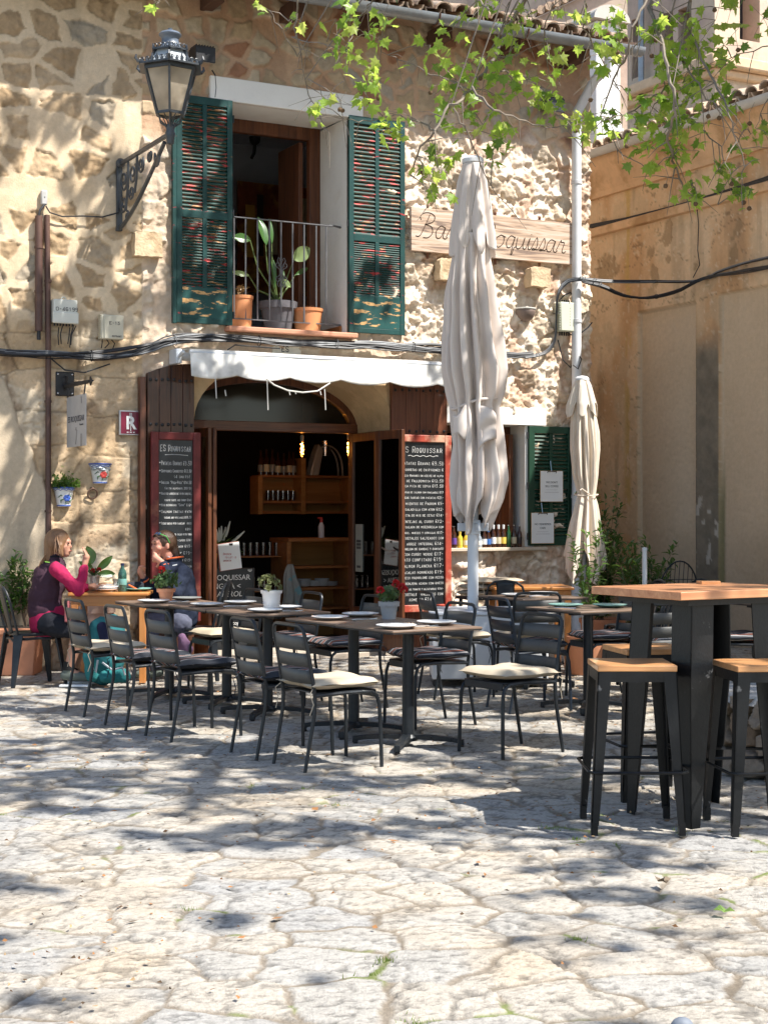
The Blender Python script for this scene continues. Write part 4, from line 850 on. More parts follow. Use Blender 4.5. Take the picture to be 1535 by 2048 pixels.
for key, X, Y, a, lb in (('t1', .15, 9.66, 33, 'brown pedestal table nearest the camera, right half of the geranium pair'), ('t1b', -.20, 10.24, 33, 'brown pedestal table behind-left of the nearest one, left half of the geranium pair'),
                         ('t2', -.83, 11.08, 31, 'brown pedestal table carrying the white ribbed pot, its near half'), ('t2b', -1.18, 11.65, 31, 'brown pedestal table behind the white ribbed pot, its far half'),
                         ('t3', -1.68, 12.15, 29, 'brown pedestal table with the small terracotta geranium pot'), ('t4', 1.50, 11.40, 31, 'brown pedestal table carrying the two teal plates'),
                         ('t5', 1.24, 12.95, 30, 'brown pedestal table in front of the orange wooden one, by the white umbrella box'), ('t7', 3.02, 12.3, 27, 'brown pedestal table at the right edge behind the bar table')):
    o = place(pt, X, Y, a, lb, group=GT); TAB[key] = (X, Y, a)
def onT(key, dx, dy, z=.75):
    X, Y, a = TAB[key]; a = R(a); return CW(X+dx*math.cos(a)-dy*math.sin(a), Y+dx*math.sin(a)+dy*math.cos(a), z)
# ---- plates, cutlery, glasses
M_plate = pm('white_glaze', (.74, .74, .72), .18, var=.03, bump=0, spec=.6); M_teal = pm('teal_glaze', (.20, .40, .36), .2, var=.08, ns=8, bump=0, spec=.6); M_gpl = pm('grey_glaze', (.22, .23, .22), .3, var=.05, bump=0)
M_cut = pm('cutlery_steel', (.6, .6, .6), .22, metal=1, bump=0, var=.05); M_nap = pm('kraft_napkin', (.42, .29, .19), .9, var=.08, bump=.1)
def plate_mesh(r): 
    mb = MB(); mb.lathe([(0, .006), (r*.62, .006), (r*.70, .010), (r*.98, .021), (r, .023), (r*.99, .026), (r*.93, .0245), (r*.68, .0155), (r*.60, .012), (0, .0115)], n=36); return mb
pl0 = plate_mesh(.125).build('plate', M_plate, ang=60); pl1 = plate_mesh(.128).build('plate', M_teal, ang=60); pl2 = plate_mesh(.125).build('plate', M_gpl, ang=60)
USED = set()
def put(o, loc, lb, cat, group, rz=0):
    if o.name not in USED: USED.add(o.name); o.location = loc; o.rotation_euler = (0, 0, rz); return tag(o, lb, cat, group)
    c = o.copy(); COL.objects.link(c); c.location = loc; c.rotation_euler = (0, 0, rz)
    for ch in [q for q in bpy.data.objects if q.parent == o]:
        d = ch.copy(); COL.objects.link(d); d.parent = c
    return tag(c, lb, cat, group)
GP = 'plates laid on the tables'
for key, dx, dy, m, lb in (('t1', -.20, -.17, pl0, 'white plate at the near left corner of the nearest table'), ('t1', .18, -.05, pl0, 'white plate at the right end of the nearest table'),
                           ('t1b', -.17, .02, pl0, 'white plate on the left half of the geranium table pair'), ('t1b', .16, .17, pl0, 'white plate just behind the grey geranium pot'),
                           ('t2', -.10, -.16, pl0, 'white plate in front of the white ribbed pot'), ('t2', .17, .06, pl0, 'white plate right of the white ribbed pot'), ('t2b', -.16, .0, pl0, 'white plate at the left end of the white-potted tables'), ('t2b', .17, .12, pl0, 'white plate half hidden behind the white ribbed pot'),
                           ('t3', -.16, -.08, pl0, 'pale plate left of the small terracotta geranium pot'), ('t3', .19, .13, pl2, 'dark grey plate right of the small terracotta geranium pot'),
                           ('t4', -.10, .14, pl1, 'dark teal plate, the left and farther of the teal pair'), ('t4', .17, -.04, pl1, 'light teal plate, the right and nearer of the teal pair'),
                           ('t5', -.17, .0, pl0, 'pale plate on the left of the table behind the white box'), ('t5', .18, .10, pl0, 'pale plate on the right of the table in front of the orange one'), ('t7', -.12, .0, pl2, 'grey plate on the table behind the bar table')):
    put(m, onT(key, dx, dy), lb, 'plate', GP)
def fork():
    mb = MB(); mb.tube([(-.09, 0, .004), (-.02, 0, .010), (.03, 0, .008), (.045, 0, .006)], [.0035, .003, .003, .004], 6)
    for k in (-1.5, -.5, .5, 1.5): mb.tube([(.045, 0, .006), (.055, k*.0055, .005), (.10, k*.0055, .010)], .0016, 4)
    return mb.build('fork', M_cut)
def knife():
    mb = MB(); mb.tube([(-.10, 0, .004), (0, 0, .005)], [.0055, .004], 6); mb.prism([(0, -.007), (.10, -.008), (.115, 0), (.10, .004), (0, .004)], .003, .005, 'z'); return mb.build('knife', M_cut)
fk, kn = fork(), knife(); mb = MB(); mb.box(-.085, .085, -.045, .045, .0005, .003); nap = mb.build('napkin', M_nap)
for i, (key, dx, dy, a) in enumerate((('t1', -.02, -.20, 20), ('t1', .10, .10, 100), ('t1b', -.02, -.17, 30), ('t2', .06, -.22, 15), ('t2', .12, .22, 110), ('t2b', -.02, -.2, 20), ('t3', .0, -.15, 20), ('t4', -.24, .0, 150), ('t5', -.02, -.12, 20), ('t7', .1, -.15, 30))):
    wh = {'t1': 'the nearest table', 't1b': 'the left half of the geranium pair', 't2': 'the near white-potted table', 't2b': 'the far white-potted table', 't3': 'the small terracotta-potted table', 't4': 'the teal-plate table', 't5': 'the table behind the white box', 't7': 'the table behind the bar table'}[key]
    sd = {'t11': ', back edge', 't24': ', back edge'}.get(key+str(i), ''); p = onT(key, dx, dy); rz = R(a)-ANG
    put(nap, p, 'brown paper napkin under cutlery on '+wh+sd, 'napkin', 'paper napkins', rz)
    e = Vector((-math.sin(rz), math.cos(rz), 0))*.02; put(fk, p+e+Vector((0, 0, .003)), 'steel fork lying on the napkin of '+wh+sd, 'fork', 'cutlery', rz); put(kn, p-e+Vector((0, 0, .003)), 'steel knife lying on the napkin of '+wh+sd, 'knife', 'cutlery', rz)
# ---- orange varnished wooden tables
M_or = wood('orange_wood', (.50, .19, .05), (.66, .28, .08), .35, 'x', 4, .15, .4); M_orl = wood('orange_leg', (.50, .19, .05), (.62, .26, .08), .35, 'z', 4, .15, .4)
def wood_table(label, X, Y, ang, w_=.68, d_=.66, h=.77):
    t = thing('wooden_table', label, 'table'); p = CW(X, Y); t.location = (p.x, p.y, 0); t.rotation_euler = (0, 0, R(ang)-ANG)
    mb = MB(); mb.box(-w_/2, w_/2, -d_/2, d_/2, h-.028, h); mb.build('tabletop', M_or, t, bevel=.006)
    mb = MB(); mb.box(-w_/2+.04, w_/2-.04, -d_/2+.03, -d_/2+.055, h-.115, h-.0285); mb.box(-w_/2+.04, w_/2-.04, d_/2-.055, d_/2-.03, h-.115, h-.0285); mb.box(-w_/2+.03, -w_/2+.055, -d_/2+.06, d_/2-.06, h-.115, h-.0285); mb.box(w_/2-.055, w_/2-.03, -d_/2+.06, d_/2-.06, h-.115, h-.0285); mb.build('apron', M_or, t, bevel=.002)
    for sx in (-1, 1):
        for sy in (-1, 1): mb = MB(); cx = sx*(w_/2-.055); cy = sy*(d_/2-.055); mb.box(cx-.028, cx+.028, cy-.028, cy+.028, 0, h-.029); mb.build('leg', M_orl, t, bevel=.004)
    return t
wood_table('orange varnished wooden table where the two women sit', -2.35, 13.45, 3)
wood_table('orange varnished wooden table under the counter window shutter', 1.36, 14.55, 4, .74, .62, .76)
# ---- bent sheet-metal chairs
def metal_chair(label, m=M_mtl):
    t = thing('metal_chair', label, 'chair')
    mb = MB(); mb.prism([(.18*(abs(math.cos(a))**.45)*math.copysign(1, math.cos(a)), .18*(abs(math.sin(a))**.45)*math.copysign(1, math.sin(a))) for a in [2*math.pi*i/28+.01 for i in range(28)]], .425, .45, 'z'); mb.build('seat', m, t, bevel=.006)
    for sx in (-1, 1):
        for sy in (-1, 1):
            mb = MB(); a = Vector((sx*.165, sy*.165, .44)); b = Vector((sx*.225, sy*.215, 0)); mb.bar(a, b, .085, .018, up=(sx, sy, 0), w2=.032, h2=.022); mb.build('leg', m, t, bevel=.004)
    mb = MB()
    for s in (-1, 1):
        mb.tube([(-.16, s*.12, .40), (-.10, s*.19, .405), (0, s*.2, .41), (.10, s*.19, .405), (.16, s*.12, .40)], .012, 6)
        mb.tube([(s*.17, -.12, .36), (s*.19, -.06, .40), (s*.19, .06, .40), (s*.17, .12, .36)], .010, 6)
    mb.build('apron', m, t)
    mb = MB(); pts = [(-.165, -.165, .43), (-.20, -.18, .56), (-.235, -.175, .70), (-.26, -.15, .79), (-.27, -.10, .83), (-.275, 0, .845)]; pts += [(x, -y, z) for x, y, z in pts[-2::-1]]; mb.tube(pts, .011, 8); mb.build('back_hoop', m, t)
    mb = MB(); mb.grid(lambda u, v: (-.17-.10*v-.012*math.cos((u-.5)*3), (u-.5)*(.11+.06*v), .44+.40*v), 6, 8); mb.build('back_splat', m, t, solid=.004)
    return t
mc = metal_chair('x'); GM = 'bent sheet-metal chairs'
place(mc, -2.95, 13.0, 30, 'black sheet-metal chair the woman in the vest sits on', group=GM)
place(mc, -1.62, 13.55, 172, 'sheet-metal chair the woman in the navy jacket sits on', group=GM)
place(mc, 1.12, 14.0, 80, 'black sheet-metal chair with round hoop in front of the orange table by the wall', group=GM)
place(mc, 2.20, 13.8, 195, 'dark sheet-metal chair beside the leafy shrub, right of the closed small umbrella', group=GM)
place(mc, 2.10, 12.75, 160, 'sheet-metal chair with pale seat pad behind the teal-plate table', group=GM)
# seat pad on the last one and cushions stacked by the wall
pp = CW(2.10, 12.75); q = thing('seat_pad', 'pale thin seat pad on the metal chair behind the teal-plate table', 'cushion', (pp.x, pp.y, 0), 0); cushion(q, M_str, z=.452, sx=.19, sy=.19, th=.018)
bs = thing('low_bench', 'low dark metal bench holding folded beige cushions by the wall', 'bench', tuple(CW(.98, 14.8)), -ANG+R(20)); mb = MB(); mb.box(-.24, .24, -.2, .2, .62, .65); mb.build('seat', M_mtl, bs, bevel=.005)
for sx in (-1, 1):
    for sy in (-1, 1): mb = MB(); mb.bar((sx*.2, sy*.16, .62), (sx*.22, sy*.18, 0), .045, .02, w2=.03); mb.build('leg', M_mtl, bs)
for i in range(3):
    p = CW(.98+.02*i, 14.8); q = thing('seat_cushion', ['lowest', 'middle', 'topmost'][i]+' beige cushion of the pile on the low bench by the wall', 'cushion', (p.x, p.y, 0), -ANG+R(20+7*i), 'cushions piled on the bench'); cushion(q, M_beige, z=.652+.058*i, sx=.235, sy=.21, th=.028, seed=i+3)
# ---- wire chairs stacked by the far wall
def wire_chair(label):
    t = thing('wire_chair', label, 'chair'); mb = MB(); pts = [(-.16, .21*math.cos(a), .50+.42*math.sin(a)) for a in [math.pi*i/16 for i in range(17)]]; pts = [(-.16-.16*max(0, (z-.44)), y, z) for x, y, z in [(-.16, .20, .44)]+pts+[(-.16, -.20, .44)]]
    mb.tube(pts, .008, 6); mb.build('back_hoop', M_mtl, t); mb = MB()
    for k in range(-4, 5):
        y = .042*k; zt = .50+.42*math.sqrt(max(0, 1-(y/.21)**2)); mb.tube([(-.16, y*.9, .44), (-.165-.10*(zt-.44)*.6, y, (zt+.44)/2), (-.16-.16*(zt-.44), y, zt)], .0035, 5)
    for z in (.62, .75): w_ = .21*math.sqrt(1-((z-.5)/.42)**2); mb.tube([(-.16-.16*(z-.44)-.0, -w_, z), (-.17-.16*(z-.44), 0, z), (-.16-.16*(z-.44), w_, z)], .0035, 5)
    mb.build('back_wires', M_mtl, t); mb = MB()
    mb.tube([(-.16, -.2, .44), (.2, -.2, .45), (.22, -.15, .45), (.22, .15, .45), (.2, .2, .45), (-.16, .2, .44)], .008, 6, closed=True)
    for k in range(-4, 5): mb.tube([(-.16, .042*k, .44), (.22, .036*k, .45)], .0035, 5)
    mb.build('seat', M_mtl, t)
    for sx in (-1, 1):
        for sy in (-1, 1): mb = MB(); mb.tube([(sx*.17, sy*.19, .44), (sx*.23+(-.03), sy*.22, 0)], .008, 6); mb.build('leg', M_mtl, t)
    return t
wc = wire_chair('x'); GW = 'black wire chairs stacked by the ochre wall'
place(wc, 2.68, 14.5, 100, 'tallest black wire chair at the back left of the stack by the ochre wall', group=GW, z=.0)
for i in range(4):
    o = place(wc, 2.80+.035*i, 14.3-.05*i, 84-3*i, ['lowest', 'second lowest', 'second highest', 'front'][i]+' wire chair of the leaning fan-shaped stack by the ochre wall', group=GW); o.location.z = -.13+.02*i
    if i == 0: pass
place_up = [o for o in bpy.data.objects if o.get('group') == GW]
for o in place_up[:1]: o.location.z = .08
# ---- bar table and stools
M_st = wood('stool_wood', (.48, .22, .085), (.66, .34, .14), .4, 'x', 5, .2, .3); M_bl2 = pm('scuffed_black', (.007, .0075, .008), .40, var=.3, bump=.12, bs=60, ns=14, col2=(.10, .10, .10), thr=(.66, .70), spec=.3)
def taper_leg(m, a, b, w0, w1, out):
    "folded sheet leg: two flanges meeting at the outer corner"
    a = Vector(a); b = Vector(b); ox, oy = out
    for (dx, dy) in ((-ox, 0), (0, -oy)):
        e = Vector((dx, dy, 0)); n = Vector((ox if dy else 0, oy if dx else 0, 0))*-.006
        vs = [a, a+e*w0, b+e*w1, b]; vs2 = [q+n for q in vs]; m.add(vs+vs2, [(0, 1, 2, 3), (7, 6, 5, 4), (0, 4, 5, 1), (1, 5, 6, 2), (2, 6, 7, 3), (3, 7, 4, 0)])
def bar_stool(label):
    t = thing('bar_stool', label, 'stool'); mb = MB(); mb.box(-.18, .18, -.18, .18, .737, .765); mb.build('seat', M_st, t, bevel=.004)
    mb = MB(); mb.box(-.176, .176, -.176, .176, .727, .7368)
    for s in (-1, 1): mb.box(-.172, .172, s*.176-.003, s*.176+.003, .690, .7365); mb.box(s*.176-.003, s*.176+.003, -.172, .172, .690, .7365)
    mb.build('seat_frame', M_bl2, t)
    for sx in (-1, 1):
        for sy in (-1, 1): mb = MB(); taper_leg(mb, (sx*.179, sy*.179, .736), (sx*.213, sy*.208, .045), .062, .034, (sx, sy)); mb.box(sx*.198-.015, sx*.198+.015, sy*.193-.015, sy*.193+.015, 0, .06); mb.build('leg', M_bl2, t)
    mb = MB(); q = .222; pts = [(-q, -q+.03), (-q+.03, -q), (q-.03, -q), (q, -q+.03), (q, q-.03), (q-.03, q), (-q+.03, q), (-q, q-.03)]; mb.tube([(x, y, .285) for x, y in pts], .0075, 8, closed=True); mb.build('foot_ring', M_bl2, t); return t
bsx = bar_stool('x'); GS = 'wooden-topped bar stools'
place(bsx, 1.147, 7.20, 0, 'nearest bar stool, bright orange-brown seat, left of the bar table', group=GS)
place(bsx, 1.75, 7.19, 7, 'bar stool cut by the right edge of the photo, worn white paint on its leg', group=GS)
place(bsx, 1.36, 8.02, 12, 'bar stool behind the bar table, only its worn brown seat edge and thin legs showing', group=GS)
t = thing('bar_table', 'tall bar table with thick reddish wood top and wide black sheet-metal legs', 'table'); p = CW(1.53, 7.47); t.location = (p.x, p.y, 0); t.rotation_euler = (0, 0, R(31)-ANG)
mb = MB(); mb.box(-.42, .42, -.32, .32, 1.062, 1.10); mb.build('tabletop', wood('table_wood', (.42, .17, .075), (.62, .31, .15), .4, 'x', 5, .2, .2), t, bevel=.003)
mb = MB(); mb.box(-.31, .31, -.25, .25, 1.03, 1.0615); mb.build('frame', M_bl2, t)
for sx in (-1, 1):
    for sy in (-1, 1): mb = MB(); taper_leg(mb, (sx*.255, sy*.21, 1.05), (sx*.272, sy*.222, .7), .135, .135, (sx, sy)); taper_leg(mb, (sx*.272, sy*.222, .7), (sx*.275, sy*.228, .0), .135, .055, (sx, sy)); mb.build('leg', M_bl2, t)
mb = MB(); mb.tube([(-.27, -.22, .33), (.27, .22, .33)], .008, 6); mb.tube([(-.27, .22, .325), (.27, -.22, .325)], .008, 6); mb.build('cross_brace', M_bl2, t)
mb = MB(); mb.box(-.05, .05, -.035, .035, 0, .016); o = mb.build('coaster', M_st, bevel=.002, loc=CW(1.62, 7.75, 1.10), rot=(0, 0, -.3)); tag(o, 'small square wooden coaster on the bar table top', 'coaster')
mb = MB(); mb.box(-.02, .02, -.006, .006, -.02, .02); mb.cur = 1; mb.lathe([(.007, 0), (.007, .004)], (0, -.006, 0), 10, Matrix.Rotation(R(90), 3, 'X')); o = mb.build('socket', [pm('socket_grey', (.4, .4, .38), .5), M_edge], bevel=.002, loc=P(1417, 1471, 7.72), rot=(0, 0, -ANG)); o.parent = t; o.matrix_parent_inverse = t.matrix_basis.inverted()
# ---- round stone bench wall at the right edge, with the plane tree growing in it
SC = CW(2.88, 9.0)
def round_wall():
    nz = 60; na = 420; a = np.linspace(0, 2*math.pi, na+1); z = np.linspace(0, .44, nz); A, Z = np.meshgrid(a, z, indexing='ij'); rad = 1.0
    wq = .12*(fbm(A*8, Z*8, 64, 3)-.5); e, cid, _, _ = vor((A*rad+wq)/.27, (Z+wq)/.17+.3, .8, 61); st = ss(.03, .11, e+.06*(fbm(A*25, Z*25, 66, 3)-.5)); n = fbm(A*9, Z*9, 63, 4); h = .085*st*(.5+.7*cid)+.05*(n-.5)
    col = mixc(np.broadcast_to(C3(.13, .10, .065), A.shape+(3,)), mixc(np.broadcast_to(C3(.26, .18, .115), A.shape+(3,)), np.broadcast_to(C3(.36, .30, .24), A.shape+(3,)), cid), st); col = col*(.75+.5*n)[..., None]
    r = rad-.04+h; v = np.stack([r*np.cos(A), r*np.sin(A), Z], -1).reshape(-1, 3); return v, gridfaces(na+1, nz), col.reshape(-1, 3)
v, f, c = round_wall(); SW = thing('stone_bench', 'low round dry-stone bench wall with flat capping at the lower right', 'wall', (SC.x, SC.y, 0)); mt_ = vcol_mat('dry_stone', rough=.9, var=.25, ns=30, bump=.7, bs=60); o = fastmesh('wall', v, f, mt_, c); o.parent = SW
def cap_top():
    nr = 60; na = 260; a = np.linspace(0, 2*math.pi, na+1); r = np.linspace(.25, 1.05, nr); A, Rr = np.meshgrid(a, r, indexing='ij'); X = Rr*np.cos(A); Y = Rr*np.sin(A); e, cid, _, _ = vor(X/.3, Y/.3, .7, 67); st = ss(.03, .10, e); n = fbm(X*14, Y*14, 69, 4)
    z = .44+.012*st+.01*(n-.5)-.05*ss(1.0, 1.05, Rr); col = mixc(np.broadcast_to(C3(.22, .19, .14), X.shape+(3,)), np.broadcast_to(C3(.46, .44, .41), X.shape+(3,)), st)*(.8+.4*n)[..., None]
    return np.stack([X, Y, z], -1).reshape(-1, 3), gridfaces(na+1, nr), col.reshape(-1, 3)
v, f, c = cap_top(); o = fastmesh('capping', v, f, mt_, c); o.parent = SW
# ---- umbrellas
M_um = pm('canvas_taupe', (.68, .60, .54), .85, var=.04, ns=3, bump=.25, bs=8, spec=.15); M_um2 = pm('canvas_ecru', (.70, .61, .50), .85, var=.04, ns=3, bump=.2, bs=8, spec=.15)
M_alu = pm('white_alu', (.62, .65, .68), .4, var=.04, bump=.03); 
def pleated(prof, n, z_hem, amp, seed, hem=.12, pts=0, npt=8, nt=90, nz=60, cx=None, lay=1.0, twist=.5, mn=.06):
    "a furled canopy: radius profile list (z,r), n pleats; the lower edge hangs in points"
    zs = [p[0] for p in prof]; rs = [p[1] for p in prof]; r_ = random.Random(seed); ph = [r_.uniform(0, 6.28) for _ in range(8)]
    def f(u, v):
        t = 2*math.pi*u; zt = zs[0]; zb = z_hem-pts*(abs(math.sin(npt*.5*t+.4))**1.3)+hem*(math.sin(n*.5*t+ph[0])*.5+.35*math.sin(3*t+ph[1])+.25*math.sin(5*t+ph[2])); z = zt+(zb-zt)*v
        r = float(np.interp(-z, [-q for q in zs], rs)); k = min(1, v*5)
        w_ = n*t+twist*math.sin(2.0*z+ph[3])+.9*math.sin(t*2+ph[4])+.5*math.sin(3.1*z+t)
        s = math.sin(w_); fold = (abs(s)**.55)*math.copysign(1, s); s2 = math.sin(n*1.7*t+ph[5]+2*z)
        kk = math.floor(w_/math.pi); dp = .55+.9*((math.sin(kk*12.9898+seed)*43758.5) % 1); cr = abs(math.sin(3.3*t+2.6*z+ph[7]))**8*.5+abs(math.sin(5.1*t-3.7*z+ph[1]))**12*.5
        rr = r*(.93+k*amp*(fold*.62*dp+.18*s2+.14*math.sin(t+ph[6]+1.3*z)-.22*cr+.10*math.sin(17*t+9*z))); rr = max(rr, mn)
        cxo = (np.interp(-z, [-q for q in zs], cx) if cx else 0)
        return (cxo+rr*math.cos(t), rr*math.sin(t), z)
    m = MB(); m.grid(f, nt*3, nz, True); return m
UX, UY = (945-767.5)/3100*13.2, 13.2; up0 = CW(UX, UY); s_ = 3100/UY
zz = lambda y, Y=UY: CAMH-(y-HYP)/FPX*Y
U1 = thing('parasol', 'large closed taupe parasol on a white pole and white ballast box', 'umbrella', (up0.x, up0.y, 0), -ANG)
pr = [(zz(y), hw/s_*.90) for y, hw in ((470, 40), (520, 42), (600, 48), (680, 56), (740, 60), (790, 52), (812, 46), (850, 47), (900, 50), (960, 55), (1000, 50), (1065, 30))]
ccx = [c/s_ for c in (-3, -4, -3, 1, 5, 6, 4, 6, 8, 10, 8, 0)]
pleated(pr, 12, zz(1005), .34, 5, hem=.10, pts=.22, npt=5, cx=ccx, nz=110, nt=110).build('canopy', M_um, U1, solid=.004, ang=180)
pr2 = [(zz(y), hw/s_*.86) for y, hw in ((328, 25), (360, 31), (410, 40), (470, 49), (520, 53))]
pleated(pr2, 8, zz(462), .22, 9, hem=.05, pts=.20, npt=8, nz=44, twist=.2).build('vent_flounce', M_um, U1, solid=.004, ang=180)
mb = MB(); mb.lathe([(0, zz(313)), (.07, zz(314)), (.093, zz(319)), (.093, zz(326)), (.07, zz(330)), (0, zz(331))], n=24); mb.build('top_cap', m_pipe, U1)
mb = MB(); mb.tube([(.0, 0, .5), (.0, 0, 4.4)], .047, 16); mb.tube([(0, 0, .72), (0, 0, .725)], .05, 16); mb.build('pole', M_alu, U1)
mb = MB(); mb.box(-.06, .06, -.06, .06, zz(1068), zz(1040)); 
for k in range(8): a = R(45*k+20); mb.box(-.01, .01, .05, .14, zz(1062), zz(1046), rot=(0, 0, a), piv=(0, 0, 0))
mb.build('crank_collar', M_alu, U1, bevel=.004)
mb = MB(); mb.tube([(.23*math.cos(a)*.86+.02, .185*math.sin(a), zz(806)+.05*math.cos(a)+.012*math.sin(3*a)) for a in [2*math.pi*i/28 for i in range(28)]], .012, 8, closed=True); mb.build('tie_strap', M_um, U1)
# gathered flap above and below the strap
mb = MB(); mb.grid(lambda u, v: (.03+.15*u-.02*math.sin(6*u), -.18-.05*math.sin(math.pi*u)+.02*math.sin(9*v+4*u), zz(812)-(.02+.40*v*(1-.55*u))+.05*math.sin(3*u)-.10*u), 14, 14); mb.build('loose_fold', M_um, U1, solid=.004, ang=180)
mb = MB(); mb.grid(lambda u, v: (-.05-.13*u, -.18-.035*math.sin(math.pi*u), zz(812)-(.0+.28*v*(1-.5*u))-.11*u+.02*math.sin(7*u+3*v)), 12, 10); mb.build('loose_fold', M_um, U1, solid=.004, ang=180)
BX = MB(); BX.box(-.36, .60, -.40, .40, .07, .60); BX.build('ballast_box', pm('white_box', (.70, .71, .72), .5, var=.05, bump=.05), U1, bevel=.01)
mb = MB(); mb.box(-.38, .62, -.42, .42, .601, .625); mb.build('box_lid', M_alu, U1, bevel=.006)
for x, y in ((-.32, -.36), (.56, -.36), (-.32, .36), (.56, .36)):
    mb = MB(); mb.lathe([(0, -.012), (.032, -.012), (.036, 0), (.032, .012), (0, .012)], (x, y-.02, .036), 14, Matrix.Rotation(R(90), 3, 'X')); mb.box(x-.015, x+.015, y-.03, y+.03, .045, .072); mb.build('castor', M_blk, U1)
U2Y = 15.2; s2 = 3100/U2Y; p = CW((1163-767.5)/s2, U2Y); U2 = thing('parasol', 'smaller closed cream parasol with dark-edged hem tied at the waist, right of the counter window', 'umbrella', (p.x, p.y, 0), -ANG)
zq = lambda y: CAMH-(y-HYP)/FPX*U2Y
pr = [(zq(y), hw/s2*.90) for y, hw in ((800, 22), (840, 27), (900, 29), (950, 26), (985, 19), (992, 18), (1010, 23), (1060, 33), (1110, 42), (1170, 48))]; cc2 = [c/s2 for c in (1, 3, 4, 5, 8, 8, 7, 4, 4, 4)]
U2C = pleated(pr, 11, zq(1105), .32, 21, hem=.12, pts=.26, npt=4, cx=cc2, nz=100).build('canopy', M_um2, U2, solid=.004, ang=180)
pleated([(zq(y), hw/s2) for y, hw in ((757, 13), (780, 20), (810, 29), (845, 32))], 6, zq(806), .18, 13, hem=.03, pts=.15, npt=6, nz=30, twist=.1).build('vent_flounce', M_um2, U2, solid=.004, ang=180)
mb = MB(); mb.lathe([(0, zq(751)), (.05, zq(753)), (.07, zq(757)), (.07, zq(761)), (0, zq(762))], n=20); mb.build('top_cap', m_pipe, U2)
mb = MB(); mb.tube([(0.02, 0, .1), (0.02, 0, zq(770))], .022, 12); mb.build('pole', M_alu, U2)
mb = MB(); mb.tube([(.04+.115*math.cos(a), .115*math.sin(a), zq(989)+.012*math.sin(a)) for a in [2*math.pi*i/22 for i in range(22)]], .006, 6, closed=True); mb.tube([(.06, -.115, zq(989)), (-.02, -.15, zq(978)), (-.04, -.16, zq(981))], .006, 6); mb.build('tie_cord', M_um2, U2)
mb = MB(); mb.box(-.3, .3, -.3, .3, 0, .10); mb.build('base_slab', pm('concrete', (.4, .39, .37), .9), U2, bevel=.02)
t = thing('post', 'short pale grey metal post in the planter by the ochre wall', 'post', tuple(P(1288, 1180, 14.0).xy)+(0,)); mb = MB(); mb.tube([(0, 0, 0), (0, 0, 1.11)], .022, 14); mb.build('tube', m_pipe, t); mb = MB(); mb.lathe([(.024, 1.1), (.024, 1.13), (.0, 1.135)], n=14); mb.build('tube_cap', M_alu, t)
# ================================================================ THINGS ON THE FACADE
M_chalk = pm('chalk', (.72, .71, .68), .9, var=.12, ns=30, bump=0); M_slate = pm('blackboard', (.012, .014, .016), .35, var=.5, ns=5, bump=.05, col2=(.035, .038, .04), thr=(.5, .75), spec=.5)
M_white = pm('white_paper', (.80, .80, .78), .6, var=.02, bump=0); M_ink = pm('dark_ink', (.06, .06, .07), .6, bump=0); M_iron = pm('lamp_iron', (.045, .052, .060), .42, var=.35, ns=12, bump=.15, bs=60, spec=.55, col2=(.16, .17, .18), thr=(.60, .72))
def sep(name, mat, parent, items, **k):
    for it in items: m = MB(); it(m); m.build(name, mat, parent, **k)
